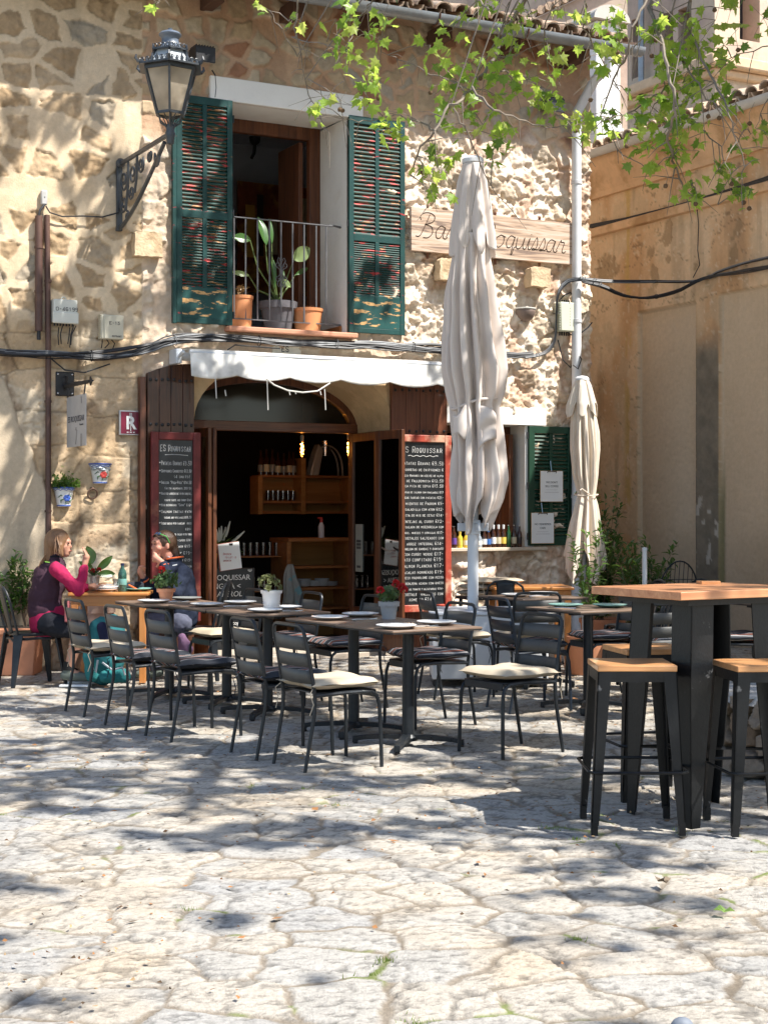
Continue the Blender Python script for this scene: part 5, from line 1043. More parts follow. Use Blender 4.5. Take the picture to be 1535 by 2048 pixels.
# ---- street lantern on a scroll bracket
def lantern():
    bx, bz = W(238, 330); L = 1.38; t = thing('wall_lantern', 'ornate black iron street lantern on a scrolled bracket above the cable boxes', 'street lamp', (bx, 0, 0))
    zt = 4.70
    BR = thing('bracket', None, None); BR.parent = t
    m = MB(); m.box(-.028, .028, -.03, .02, zt-.62, zt+.04); m.lathe([(0, .0), (.04, .01), (.045, .03), (.03, .05), (0, .055)], (0, -.03, zt+.01), 12, Matrix.Rotation(R(90), 3, 'X')); m.build('wall_plate', M_iron, BR, bevel=.006)
    m = MB(); m.bar((0, -.02, zt), (0, -L+.03, zt), .030, .035); m.build('top_arm', M_iron, BR, bevel=.004)
    m = MB(); m.tube([(0, -.02-1.30*u, zt-.60+.60*(1-math.cos(u*math.pi/2)**1.0)+.06*math.sin(u*math.pi)) for u in [i/16 for i in range(16)]], .019, 8); m.build('curved_brace', M_iron, BR)
    def scroll(m, cx, cz, r0, turns, a0, r=.012, sg=1):
        pts = []
        for i in range(int(18*turns)+1):
            a = a0+sg*i/18*2*math.pi; rr = r0*(1-i/(18*turns)*.78); pts.append((0, cx+rr*math.cos(a), cz+rr*math.sin(a)))
        m.tube(pts, r, 6)
    m = MB()
    for (cx, cz, rr, a0, sg) in ((-.15, zt-.17, .11, 2.6, 1), (-.14, zt-.39, .09, 1.0, -1), (-.40, zt-.15, .10, 2.4, 1), (-.62, zt-.12, .08, 2.4, 1), (-.36, zt-.32, .07, .5, -1), (-.85, zt-.09, .055, 2.4, 1), (-.24, zt-.52, .05, 1.4, 1)): scroll(m, cx, cz, rr, 1.5, a0, .011, sg)
    m.tube([(0, -.27, zt-.02), (0, -.26, zt-.25), (0, -.20, zt-.46)], .012, 6); m.tube([(0, -.52, zt-.02), (0, -.50, zt-.22), (0, -.45, zt-.34)], .012, 6); m.build('scrollwork', M_iron, BR)
    m = MB()
    for k in range(7): a = k/6*math.pi; m.ball((0, -1.05-.055*math.cos(a), zt-.13-.05*math.sin(a)), .022, 8, (.6, 1, 2.2))
    m.build('leaf_drop', M_iron, BR)
    LN = thing('lantern', None, None, (0, -L, 0), R(8)); LN.parent = t
    m = MB(); m.lathe([(.0, zt-.10), (.03, zt-.09), (.036, zt-.04), (.045, zt), (.034, zt+.03), (.04, zt+.05), (.036, zt+.075), (0, zt+.08)], n=16); m.build('socket', M_iron, LN)
    zb = zt+.165; zr = zt+.535; rb = .125; rt = .235; hexp = lambda r, z, k: (r*math.cos(R(60*k)), r*math.sin(R(60*k)), z)
    m = MB()
    for k in range(6):
        m.tube([hexp(.036, zt+.05, k), hexp(.05, zt+.07, k), hexp(.095, zt+.10, k), hexp(.115, zb, k)], .007, 6)
        a = Vector(hexp(.036, zt+.06, k)); m.tube([hexp(.03, zt+.07, k+.5), hexp(.06, zt+.13, k+.5), hexp(.095, zt+.15, k+.5), hexp(.10, zb, k+.5)], .005, 6)
    m.build('cradle', M_iron, LN)
    m = MB()
    for k in range(6): m.bar(hexp(rb, zb, k), hexp(rt, zr, k), .020, .020); m.bar(hexp(rb, zb, k), hexp(rb, zb, k+1), .016, .022); m.bar(hexp(rt, zr, k), hexp(rt, zr, k+1), .02, .03)
    m.build('glass_frame', M_iron, LN)
    mg = leafm('milky_pane', (.62, .54, .42), (.8, .68, .5), .5, .25)
    for k in range(6):
        m = MB(); f = .97; m.add([hexp(rb*f, zb, k), hexp(rb*f, zb, k+1), hexp(rt*f, zr, k+1), hexp(rt*f, zr, k)], [(0, 1, 2, 3)]); m.build('glass_pane', mg, LN, smooth=False)
    m = MB(); rc = .262
    m.add([hexp(.30, zr+.015, k) for k in range(6)]+[hexp(rt-.02, zr+.022, k) for k in range(6)]+[hexp(.30, zr+.03, k) for k in range(6)]+[hexp(.17, zr+.06, k) for k in range(6)], [(k, (k+1) % 6, 6+(k+1) % 6, 6+k) for k in range(6)]+[(k, (k+1) % 6, 12+(k+1) % 6, 12+k) for k in range(6)]+[(12+k, 12+(k+1) % 6, 18+(k+1) % 6, 18+k) for k in range(6)]); m.build('eave_rim', M_iron, LN, smooth=False)
    m = MB()
    for k in range(6):
        for s in (0, 1, 2, 3, 4, 5):
            u = (s+.5)/6; a = Vector(hexp(.288, zr+.03, k)); b = Vector(hexp(.288, zr+.03, k+1)); q = a.lerp(b, u); h = .035+.05*math.exp(-((u-.5)/.14)**2); m.tube([q, q+Vector((0, 0, h*.5)), q+Vector((0, 0, h))], [.014, .010, .003], 5)
            m.tube([q+(b-a).normalized()*.018*math.cos(w)+Vector((0, 0, .024+.016*math.sin(w))) for w in [math.pi*2*i/8 for i in range(8)]], .004, 4, closed=True)
        c = Vector(hexp(.30, zr+.03, k)); o = Vector((c.x, c.y, 0)).normalized(); m.tube([c, c+o*.03+Vector((0, 0, .03)), c+o*.022+Vector((0, 0, .06))], [.015, .012, .006], 6)
    m.build('cresting', M_iron, LN)
    z2 = zr+.165
    m = MB()
    for k in range(6): m.bar(hexp(.205, zr+.04, k), hexp(.135, z2, k), .018, .018)
    for k in range(6): m.bar(hexp(.165, z2, k), hexp(.165, z2, k+1), .012, .016)
    m.build('roof_ribs', M_iron, LN)
    mr = pm('frosted_grey', (.42, .45, .46), .5, var=.05, bump=0)
    for k in range(6): m = MB(); m.add([hexp(.20, zr+.04, k), hexp(.20, zr+.04, k+1), hexp(.132, z2, k+1), hexp(.132, z2, k)], [(0, 1, 2, 3)]); m.build('roof_pane', mr, LN, smooth=False)
    m = MB()
    for k in range(6):
        for s in range(4): a = Vector(hexp(.160, z2, k)); b = Vector(hexp(.160, z2, k+1)); q = a.lerp(b, (s+.5)/4); m.tube([q+(b-a).normalized()*.016*math.cos(w)+Vector((0, 0, .026+.018*math.sin(w))) for w in [math.pi*2*i/8 for i in range(8)]], .005, 4, closed=True)
        c = Vector(hexp(.165, z2, k)); m.tube([c, c*1.0+Vector((0, 0, .045))], [.010, .004], 5)
    m.build('upper_cresting', M_iron, LN)
    m = MB(); m.lathe([(.155, z2), (.12, z2+.02), (.088, z2+.045), (.075, z2+.075), (.072, z2+.11), (.082, z2+.125), (.095, z2+.135), (.098, z2+.147), (.08, z2+.165), (.04, z2+.18), (.018, z2+.185), (.018, z2+.20), (0, z2+.205)], n=28); m.build('chimney_cap', pm('lamp_cap', (.14, .17, .21), .38, var=.2, bump=.1, spec=.6), LN)
    m = MB(); m.lathe([(0, zr-.16), (.06, zr-.14), (.075, zr-.05), (.12, zr), (0, zr+.005)], n=20); m.build('reflector', mr, LN)
lantern()
def plan_rot(dx, dy): return 0
# ---- floodlights
def flood(px, py, off, lb, rz):
    x, z = W(px, py, off); t = thing('floodlight', lb, 'floodlight', (x, -off, z), R(rz)); m = MB(); m.prism([(-.10, .09), (.10, .09), (.10, -.0), (-.10, -.06)], -.10, .10, 'x'); 
    m.build('housing', M_blk, t, bevel=.008)
    m = MB()
    for k in range(7): m.box(-.09+.028*k, -.082+.028*k, -.09, .08, .088, .105)
    m.build('cooling_fins', M_blk, t); m = MB(); m.add([(-.09, -.102, -.055), (.09, -.102, -.055), (.09, .095, -.002), (-.09, .095, -.002)], [(0, 1, 2, 3)]); m.xf(Matrix.Translation((0, 0, -.006))); m.build('lens', pm('lens', (.55, .55, .50), .15), t, smooth=False)
    m = MB(); m.bar((0, .09, .03), (0, off+.0, .02), .03, .02); m.build('mount', M_blk, t)
flood(404, 117, .16, 'black floodlight beside the lantern above the balcony window', 0); flood(1103, 217, .16, 'black floodlight high on the right part of the facade near the drainpipe', 0)
def cable(name, pts, r, lb, mat=None, parent=None, cat='cable', group=None, n=6):
    m = MB(); m.tube(pts, r, n); o = m.build(name, mat or M_cab, parent)
    return tag(o, lb, cat, group) if lb else o
M_cab = pm('black_cable', (.020, .021, .024), .5, var=.3, bump=.05, spec=.45); M_cab2 = pm('grey_cable', (.16, .17, .18), .5, var=.2, bump=.05)
def wp(px, py, off): x, z = W(px, py, off); return Vector((x, -off, z))
cable('cable', [wp(424, 140, .05), wp(430, 150, .04), wp(432, 175, .04), wp(430, 195, .04)], .007, 'short black cable from the floodlight down to the left shutter')
# ---- cable bundle running along the facade
def bundle(path, n, spread, seed, name='cable_bundle', step=.12, r0=.009):
    r_ = random.Random(seed); m = MB(); P_ = [Vector(p) for p in path]; L = [0]
    for a, b in zip(P_[:-1], P_[1:]): L.append(L[-1]+(b-a).length)
    ns = max(6, int(L[-1]/step)); cols = []
    def at(s):
        for i in range(len(L)-1):
            if s <= L[i+1]+1e-9:
                u = (s-L[i])/(L[i+1]-L[i]); p0 = P_[max(0, i-1)]; p1 = P_[i]; p2 = P_[i+1]; p3 = P_[min(len(P_)-1, i+2)]
                return .5*((2*p1)+(p2-p0)*u+(2*p0-5*p1+4*p2-p3)*u*u+(3*p1-p0-3*p2+p3)*u**3)
        return P_[-1]
    for k in range(n):
        a = [r_.uniform(0, 6.28) for _ in range(4)]; amp = spread*r_.uniform(.5, 1.1); pts = []; rr = r0*r_.choice((.6, .8, 1, 1.2)); m.cur = 1 if r_.random() < .28 else 0
        for i in range(ns+1):
            s = L[-1]*i/ns; p = at(s); pts.append(p+Vector((0, -.03-abs(amp*.6*math.sin(a[0]+2.1*s)), amp*(math.sin(a[1]+1.7*s)*.6+.5*math.sin(a[2]+3.9*s+k)))))
        m.tube(pts, rr, 5, cap=False)
    for i in range(2, ns, 7):
        p = at(L[-1]*i/ns); p.y -= .04; d = (at(L[-1]*(i+.3)/ns)-at(L[-1]*(i-.3)/ns)).normalized(); u = Vector((0, 1, 0)); w_ = d.cross(u).normalized(); m.cur = 0 if i % 2 else 1; m.tube([p+(u*.045*math.cos(q)+w_*spread*1.15*math.sin(q)) for q in [6.283*j/12 for j in range(12)]], .004, 4, closed=True)
    return m.build(name, [M_cab, M_cab2], ang=60)
b1 = bundle([wp(-60, 700, .04), wp(0, 703, .04), wp(90, 708, .04), wp(200, 712, .04), wp(285, 700, .04), wp(335, 683, .04), wp(400, 678, .04), wp(520, 683, .04), wp(620, 687, .04), wp(760, 692, .04), wp(890, 699, .04), wp(1000, 712, .04), wp(1060, 712, .04)], 20, .045, 3)
tag(b1, 'thick sagging bundle of black and grey cables running along the facade above the awning', 'cables')
b2 = bundle([wp(1045, 716, .05), wp(1085, 708, .05), wp(1105, 680, .05), wp(1108, 620, .05), wp(1112, 585, .06), wp(1130, 562, .08), wp(1160, 558, .2), wp(1185, 566, .2)], 11, .028, 8, step=.08, r0=.008); tag(b2, 'cable bundle rising beside the grey-green junction box to the house corner', 'cables')
def rp(px, py, xx=GX-.06): y, z = V(px, py, xx); return Vector((xx, y, z))
ap = lambda px, py: P(px, py, 16.75+(((rp(1395, 555)-CAM).dot(FW))-16.75)*(px-1165)/230.)
b3 = bundle([wp(1160, 562, .2), ap(1200, 572), ap(1240, 590), ap(1290, 596), ap(1350, 583), rp(1400, 558), rp(1470, 545), rp(1535, 535), rp(1700, 505)], 8, .02, 9, step=.1, r0=.010); tag(b3, 'lower sagging black cable bundle across the ochre wall', 'cables')
b4 = bundle([wp(1155, 556, .2), ap(1200, 562), ap(1300, 564), rp(1390, 561), rp(1440, 540), rp(1535, 516), rp(1700, 480)], 5, .014, 10, step=.1, r0=.009); tag(b4, 'upper straight black cable bundle across the ochre wall', 'cables')
cable('cable', [rp(1393, 420), rp(1396, 450), rp(1394, 500), rp(1398, 530), rp(1385, 555)], .006, 'thin black cable hanging down the ochre wall from the moulding')
m = MB(); pth = [rp(1180, 453, GX-.03), rp(1250, 440, GX-.03), rp(1350, 415, GX-.03), rp(1450, 385, GX-.03), rp(1535, 357, GX-.03), rp(1700, 310, GX-.03)]
m.tube(pth, .022, 6); m.tube([p+Vector((0, 0, .02)) for p in pth], .012, 5); tag(m.build('cable', M_cab), 'black cable lying on the string course of the ochre wall', 'cable')
cable('cable', [wp(92, 412, .03), wp(100, 425, .05), wp(125, 433, .05), wp(165, 432, .05), wp(205, 434, .05), wp(238, 425, .04), wp(240, 415, .03)], .007, 'thin black cable from the small wall box to the lantern bracket')
r_ = random.Random(4)
TAILS = []
for i, (x0, y0, x1, y1) in enumerate(((118, 655, 118, 690), (126, 650, 123, 688), (140, 655, 136, 688), (148, 650, 140, 695), (152, 652, 142, 690), (205, 678, 203, 696), (213, 678, 210, 696), (222, 678, 226, 697))):
    a = wp(x0, y0, .06); b = wp(x1, y1, .06); TAILS.append((i, cable('cable_tail', [a, a.lerp(b, .5)+Vector((r_.uniform(-.03, .03), -.03, 0)), b], .005, None)))
for (pts, lb) in (([wp(100, 715, .04), wp(130, 740, .05), wp(170, 745, .05), wp(220, 728, .05)], 'slack loop of cable under the bundle between pipe and bracket sign'), ([wp(1115, 680, .05), wp(1125, 720, .06), wp(1140, 735, .06), wp(1155, 712, .06), wp(1158, 690, .1)], 'cable loop under the junction box beside the drainpipe'), ([wp(1150, 702, .1), wp(1162, 718, .2), wp(1155, 738, .2), wp(1145, 730, .18)], 'small round cable loop in front of the drainpipe'),
                  ([wp(1120, 655, .05), wp(1150, 675, .12), wp(1175, 655, .15), wp(1183, 645, .15)], 'short black cable curving from junction box to the corner'), ([wp(1118, 600, .05), wp(1128, 590, .07), wp(1140, 585, .07), wp(1147, 600, .07)], 'thin cable arching into the top of the junction box'), ([wp(560, 697, .1), wp(470, 690, .1), wp(455, 700, .1)], 'tangle of white cord tied to the bundle above the awning')):
    cable('cable', pts, .007, lb)
# ---- boxes on the wall
M_box = pm('box_plastic', (.62, .62, .55), .5, var=.05, bump=.03); M_box2 = pm('box_plastic_tan', (.58, .54, .42), .55, var=.06, bump=.05); M_grn = pm('box_greenish', (.62, .64, .50), .5, var=.06, bump=.05)
def wbox(px0, py0, px1, py1, d, name, lb, mat, cat='junction box'):
    x0, z1 = W(px0, py0, d); x1, z0 = W(px1, py1, d); t = thing(name, lb, cat, (x0, 0, z0)); m = MB(); m.box(0, x1-x0, -d, -.01, 0, z1-z0); m.build('box', mat, t, bevel=.012); return t, x1-x0, z1-z0, d
t, w_, h_, d = wbox(108, 597, 156, 646, .13, 'cable_box', 'pale grey cable box with a number strip on the left wall', M_box)
T1B = t; m = MB(); m.box(-.008, w_+.008, -d-.01, -d+.02, -.012, h_*.45); m.build('hood', M_box, t, bevel=.01); m = MB(); stroke_mesh(m, strokes('0-46199', .022, h_*.50, .030, adv=1.0)[0], .005, -d-.002); m.build('number', M_ink, t, smooth=False)
m = MB(); [m.tube([(.02+.028*k, -.08, -.03), (.02+.028*k, -.08, .0)], .008, 6) for k in range(7)]; m.build('gland_row', M_blk, t); m = MB(); m.tube([(w_/2+.02*math.cos(a), -.06, h_+.008+.02*math.sin(a)) for a in [math.pi*i/8 for i in range(9)]], .006, 5); m.build('hanging_eye', M_box, t)
t, w_, h_, d = wbox(203, 628, 247, 680, .11, 'cable_box', 'tan cable box with a small number and vented side, right of the grey one', M_box2)
m = MB(); m.box(.025, w_, -d-.012, -d, .004, h_-.004); m.build('cover', M_box2, t, bevel=.006); m = MB(); stroke_mesh(m, strokes('E-13', .075, h_*.60, .026, adv=1.0)[0], .0045, -d-.0145); stroke_mesh(m, strokes('rotrant', .10, .022, .018, adv=.8)[0], .003, -d-.0145); m.build('number', M_ink, t, smooth=False)
m = MB(); [m.box(-.006, .002, -d+.01, -.03, .01+.021*k, .018+.021*k) for k in range(11)]; m.build('vents', M_box2, t)
for i, o in TAILS:
    q = t if i >= 5 else T1B; o.parent = q; o.matrix_parent_inverse = Matrix.Translation(-Vector(q.location))
t, w_, h_, d = wbox(1121, 603, 1156, 664, .14, 'junction_box', 'ribbed greenish junction box beside the drainpipe', M_grn)
m = MB(); [m.box(-.008, .006, -d+.01, -.03, .015+.027*k, .026+.027*k) for k in range(11)]; [m.box(w_-.005, w_+.007, -d+.01, -.03, .015+.027*k, .026+.027*k) for k in range(11)]; m.build('ribs', M_grn, t, bevel=.002)
m = MB(); [m.box(.115, .119, -d-.0012, -d, .06+.03*k, .075+.03*k) for k in range(7)]; m.build('marking', M_ink, t); m = MB(); [m.tube([(.03+.03*k, -.07, -.04), (.03+.03*k, -.07, 0)], .009, 6) for k in range(5)]; [m.tube([(.03+.03*k, -.07, h_), (.03+.03*k, -.07, h_+.03)], .009, 6) for k in range(5)]; m.build('gland_row', M_blk, t)
t, w_, h_, d = wbox(83, 379, 96, 410, .05, 'small_box', 'small grey cable box at the top of the two brown wall conduits', pm('grey_box', (.45, .44, .42), .5))
m = MB(); m.lathe([(.006, -.002), (.006, 0)], (w_/2, -d, h_*.5), 8, Matrix.Rotation(R(90), 3, 'X')); m.build('screw', M_cut, t)
M_rp = pm('brown_pipe', (.085, .045, .035), .55, var=.15, bump=.08, col2=(.13, .07, .05), thr=(.5, .65))
a = wp(97, 1062, .05); b = wp(92, 430, .05); t = thing('conduit', 'long thin brown downpipe at the left, passing behind the cable bundle to the ground', 'pipe', (a.x, -.05, 0)); m = MB(); m.tube([(0, 0, 0), (0, 0, 2.9), (-.012, 0, b.z)], .026, 12); m.build('pipe', M_rp, t)
for z in (.5, 1.45, 2.45, 3.55): m = MB(); m.tube([(-.002, 0, z), (-.002, 0, z+.02)], .033, 12); m.box(-.01, .01, 0, .06, z, z+.02); m.build('bracket', M_rp, t)
c = wp(78, 432, .05); t = thing('conduit', 'short thick brown conduit beside the long pipe, ending above the cables', 'pipe', (c.x, -.05, 0)); m = MB(); m.tube([(0, 0, wp(78, 662, .05).z), (0, 0, c.z)], .034, 12); m.build('pipe', M_rp, t)
m = MB(); m.tube([(0, 0, 3.22), (.0, 0, 3.02)], .018, 8); m.build('cable_tail', M_cab, t)
for z in (3.45, 3.85): m = MB(); m.tube([(0, 0, z), (0, 0, z+.02)], .040, 12); m.build('bracket', M_rp, t)
m = MB(); m.tube([(c.x, -.05, c.z), (c.x+.01, -.05, c.z+.05), (wp(90, 408, .04).x, -.04, wp(90, 408, .04).z)], .012, 6); tag(m.build('cable', M_cab), 'black cable leaving the short conduit for the small box', 'cable')
# ---- projecting corbel stones
M_cor = vcol = pm('corbel_stone', (.62, .47, .30), .92, var=.2, ns=9, bump=.9, bs=35, col2=(.45, .32, .19), thr=(.5, .62))
def corbel(px0, py0, px1, py1, pr, lb, sd):
    x0, z1 = W(px0, py0, pr); x1, z0 = W(px1, py1, pr); r = random.Random(sd); m = MB(); nx = 6
    m.box(x0, x1, -pr, .05, z0, z1); o = m.build('corbel_stone', M_cor); o.parent = CB; bm = bmesh.new(); bm.from_mesh(o.data); bmesh.ops.subdivide_edges(bm, edges=bm.edges, cuts=6, use_grid_fill=True)
    for v in bm.verts:
        v.co += Vector([r.uniform(-.007, .007) for _ in range(3)])
        if (v.co.x > x1-.02 or v.co.x < x0+.02) and (v.co.z > z1-.02): v.co.z -= .02
    bm.to_mesh(o.data); bm.free(); o['label'] = lb
corbel(1062, 532, 1100, 575, .16, 'projecting corbel stone under the right end of the name board', 1); corbel(880, 515, 915, 560, .15, 'projecting corbel stone under the left part of the name board', 2); corbel(270, 460, 325, 515, .09, 'squared stone standing proud left of the balcony shutter', 3)
# small wall lamp shell
x, z = W(1063, 622, .16); t = thing('wall_lamp', 'half-bowl metal wall lamp between the large umbrella and the junction box', 'lamp', (x, 0, z)); m = MB()
m.grid(lambda u, v: (.115*math.cos(math.pi*(1+u))*math.cos(v*math.pi/2)**.8, -.01-.13*math.sin(math.pi*u)*math.cos(v*math.pi/2)**.8, .03-.13*math.sin(v*math.pi/2)), 20, 8); m.build('shade', pm('bowl_metal', (.20, .15, .125), .5, var=.3, bump=.1), t, solid=.004)
m = MB(); m.tube([(.115*math.cos(math.pi*(1+u)), -.01-.13*math.sin(math.pi*u), .035) for u in [i/20 for i in range(21)]], .010, 6); m.build('rim', pm('rim_metal', (.5, .5, .46), .4), t)
# ---- wooden name board
M_brd = None
def board_mat():
    m, t, b = new_mat('weathered_board'); N = t.nodes; L = t.links; tc = N.new('ShaderNodeTexCoord'); mp = N.new('ShaderNodeMapping'); mp.inputs['Scale'].default_value = (.7, 6, 9); L.new(tc.outputs['Object'], mp.inputs[0])
    n = N.new('ShaderNodeTexNoise'); n.inputs['Scale'].default_value = 2.4; n.inputs['Detail'].default_value = 9; n.inputs['Distortion'].default_value = 1.2; L.new(mp.outputs[0], n.inputs[0])
    cr = N.new('ShaderNodeValToRGB'); e = cr.color_ramp.elements; e[0].position = .36; e[0].color = (.24, .17, .13, 1); e[1].position = .62; e[1].color = (.62, .51, .42, 1); q = e.new(.47); q.color = (.52, .37, .26, 1)
    L.new(n.outputs[0], cr.inputs[0]); L.new(cr.outputs[0], b.inputs['Base Color']); b.inputs['Roughness'].default_value = .85; bp = N.new('ShaderNodeBump'); bp.inputs['Strength'].default_value = .8; bp.inputs['Distance'].default_value = .006; L.new(n.outputs[0], bp.inputs['Height']); L.new(bp.outputs[0], b.inputs['Normal']); return m
x0, z1 = W(822, 413, .10); x1, z0 = W(1145, 530, .10); NB = thing('name_board', 'weathered wooden board with the engraved bar name in script, behind the large parasol', 'sign', (x0, -.10, z0)); bw = x1-x0; bh = z1-z0
m = MB(); m.box(0, bw, 0, .045, 0, bh); m.build('board', board_mat(), NB, bevel=.005)
def bez(pts, n=7):
    out = []
    for i in range(len(pts)-1):
        p0 = pts[max(0, i-1)]; p1 = pts[i]; p2 = pts[i+1]; p3 = pts[min(len(pts)-1, i+2)]
        for k in range(n):
            u = k/n; out.append(tuple(.5*((2*p1[j])+(p2[j]-p0[j])*u+(2*p0[j]-5*p1[j]+4*p2[j]-p3[j])*u*u+(3*p1[j]-p0[j]-3*p2[j]+p3[j])*u**3) for j in (0, 1)))
    return out+[pts[-1]]
SC_ = {'B': [[(.05, .75), (.0, .9), (.15, 1.05), (.45, 1.08), (.7, .95), (.68, .72), (.4, .58), (.3, .56), (.62, .48), (.72, .22), (.55, .0), (.3, -.02)], [(.45, 1.0), (.3, .5), (.12, .05), (-.08, .02)]],
       'R': [[(.05, .75), (.0, .9), (.15, 1.05), (.45, 1.08), (.7, .95), (.68, .72), (.4, .55), (.35, .55), (.55, .2), (.8, 0)], [(.45, 1.0), (.3, .5), (.12, .05), (-.08, .02)]], 'E': [[(.6, .9), (.4, 1.05), (.2, .9), (.25, .62), (.45, .56), (.15, .5), (.02, .2), (.2, 0), (.55, .1)]],
       'a': [[(.42, .5), (.2, .55), (.02, .3), (.08, .03), (.28, .05), (.45, .5), (.40, .1), (.52, .0), (.62, .08)]], 'r': [[(.0, .1), (.18, .55), (.22, .48), (.38, .46), (.32, .1), (.42, .0), (.52, .08)]], 'o': [[(.25, .55), (.04, .4), (.04, .1), (.22, .0), (.42, .2), (.40, .48), (.25, .55), (.50, .48)]],
       'q': [[(.42, .5), (.2, .55), (.03, .3), (.1, .03), (.3, .08), (.44, .52)], [(.44, .52), (.36, -.05), (.34, -.28), (.40, -.24), (.45, .0), (.56, .1)]], 'u': [[(.02, .5), (.0, .12), (.12, .0), (.3, .15), (.4, .52), (.36, .12), (.46, .0), (.56, .1)]], 'i': [[(.0, .15), (.12, .52), (.08, .12), (.16, .0), (.28, .1)], [(.16, .70), (.17, .72)]],
       's': [[(.0, .08), (.22, .58), (.30, .30), (.22, .05), (.06, .02), (.10, .08), (.32, .04), (.42, .12)]]}
def script(txt, x, z, h, m, w=.011, y=-.0015):
    adv = {'B': .88, 'R': .86, 'E': .70, 'i': .26, 's': .40, 'r': .50}
    for ch in txt:
        for pl in SC_.get(ch, []):
            p = bez(pl) if len(pl) > 2 else pl; p = [(x+(a+.18*b)*h, z+b*h) for a, b in p]; stroke_mesh(m, [p], w, y)
        x += (adv.get(ch, .56) if ch != ' ' else .34)*h
    return x
m = MB(); script('Bar Es', .07, .15, .235, m, .008); script('Roquissar', .80, .12, .235, m, .008)
m.build('carved_script', pm('burnt_wood', (.11, .065, .04), .9, bump=0), NB, smooth=False)
for x in (.22, bw*.52, bw*.80): m = MB(); m.box(x-.012, x+.012, .046, .06, -.06, bh+.05); m.tube([(x, .03, bh+.03), (x, .05, bh+.03)], .01, 6); m.build('strap_iron', pm('rust', (.16, .07, .04), .8), NB)
# ---- awning
AW = thing('awning', 'rolled-out cream canvas awning with scalloped valance over the bar door', 'awning', (0, 0, 0)); M_can = leafm('awning_canvas', (.88, .86, .80), (.80, .72, .55), .12, .8)
ax0 = W(381, 700, .42)[0]; ax1 = W(906, 730, .42)[0]; ax1 = -1.75
za, zb_ = 3.055, 2.93; za2 = W(381, 697, .36)[1]; ax0 = W(381, 700, .37)[0]
def awn(u, v):
    x = ax0+(ax1-ax0)*u
    if v < .2: q = v/.2; return (x, -.14-.21*q, za2+.01-.01*q+.003*math.sin(9*u))
    q = (v-.2)/.8; sc = .042*abs(math.sin(math.pi*(u*5.6+.15)))**.8; return (x, -.350-.045*q-.004*math.sin(11*u+3*q)-.003*math.sin(31*u)*q, za2-q*(.235+sc))
m = MB(); m.grid(awn, 160, 14); m.build('canvas', M_can, AW, solid=.003, ang=35)
m = MB(); m.tube([(ax0-.06, -.15, za2-.055), (ax1+.06, -.15, za2-.055)], .04, 14); m.build('roller', M_alu, AW)
m = MB(); m.tube([(ax0, -.345, za2-.03), (ax1, -.345, za2-.03)], .018, 10); m.build('front_bar', M_alu, AW)
for x in (ax0-.055, ax1+.055): m = MB(); m.box(x-.03, x+.03, -.22, -.02, za2-.13, za2+.01); m.tube([(x, -.17, za2-.0), (x, -.17, za2-.11)], .022, 8); m.bar((x, -.15, za2-.08), (x, -.34, za2-.03), .03, .03); m.build('end_bracket', M_alu, AW, bevel=.008)
M_cord = pm('white_cord', (.62, .60, .55), .8, bump=0)
aw = lambda px, py: wp(px, py, .42)
ca = [aw(532, 757), aw(548, 770), aw(575, 781), aw(605, 785), aw(635, 782), aw(660, 766)]
m = MB(); m.tube(ca, .008, 6); m.build('cord', M_cord, AW)
for x, y0, y1 in ((431, 757, 797), (534, 757, 820), (649, 778, 820), (450, 780, 792), (578, 781, 790), (590, 784, 788), (640, 782, 790)): m = MB(); m.tube([aw(x, y0), aw(x+1, (y0+y1)/2), aw(x+2, y1)], .006, 5); m.build('cord', M_cord, AW)
# ---- small name tile under the window
M_tile2 = pm('glazed_tile', (.70, .66, .55), .25, var=.05, bump=0)
x0, z1 = W(545, 690, .02); x1, z0 = W(602, 705, .02); t = thing('name_tile', 'narrow glazed name tile under the balcony sill, half hidden by the cables', 'sign', (x0, -.02, z0-.03)); m = MB(); m.box(0, x1-x0, 0, .018, 0, z1-z0+.03); m.build('tile', M_tile2, t, bevel=.002); m = MB(); stroke_mesh(m, strokes('ES', .10, .03, .05)[0], .008, -.001); m.build('lettering', M_ink, t, smooth=False)
x0, z1 = W(1060, 815, .035); x1, z0 = W(1084, 846, .035); t = thing('lintel_tile', 'small square glazed tile with a yellow flower on the counter window lintel', 'tile', (x0, -.034, z0)); m = MB(); m.box(0, x1-x0, 0, .003, 0, z1-z0); m.build('tile', pm('pale_blue_tile', (.70, .74, .76), .3, var=.12, ns=60, bump=0), t)
m = MB(); [m.ball(((x1-x0)/2+.018*math.cos(a), -.001, (z1-z0)/2+.018*math.sin(a)), .014, 6, (1, .1, 1)) for a in [1.26*k for k in range(5)]]; m.build('flower', pm('tile_yellow', (.75, .55, .10), .4), t)
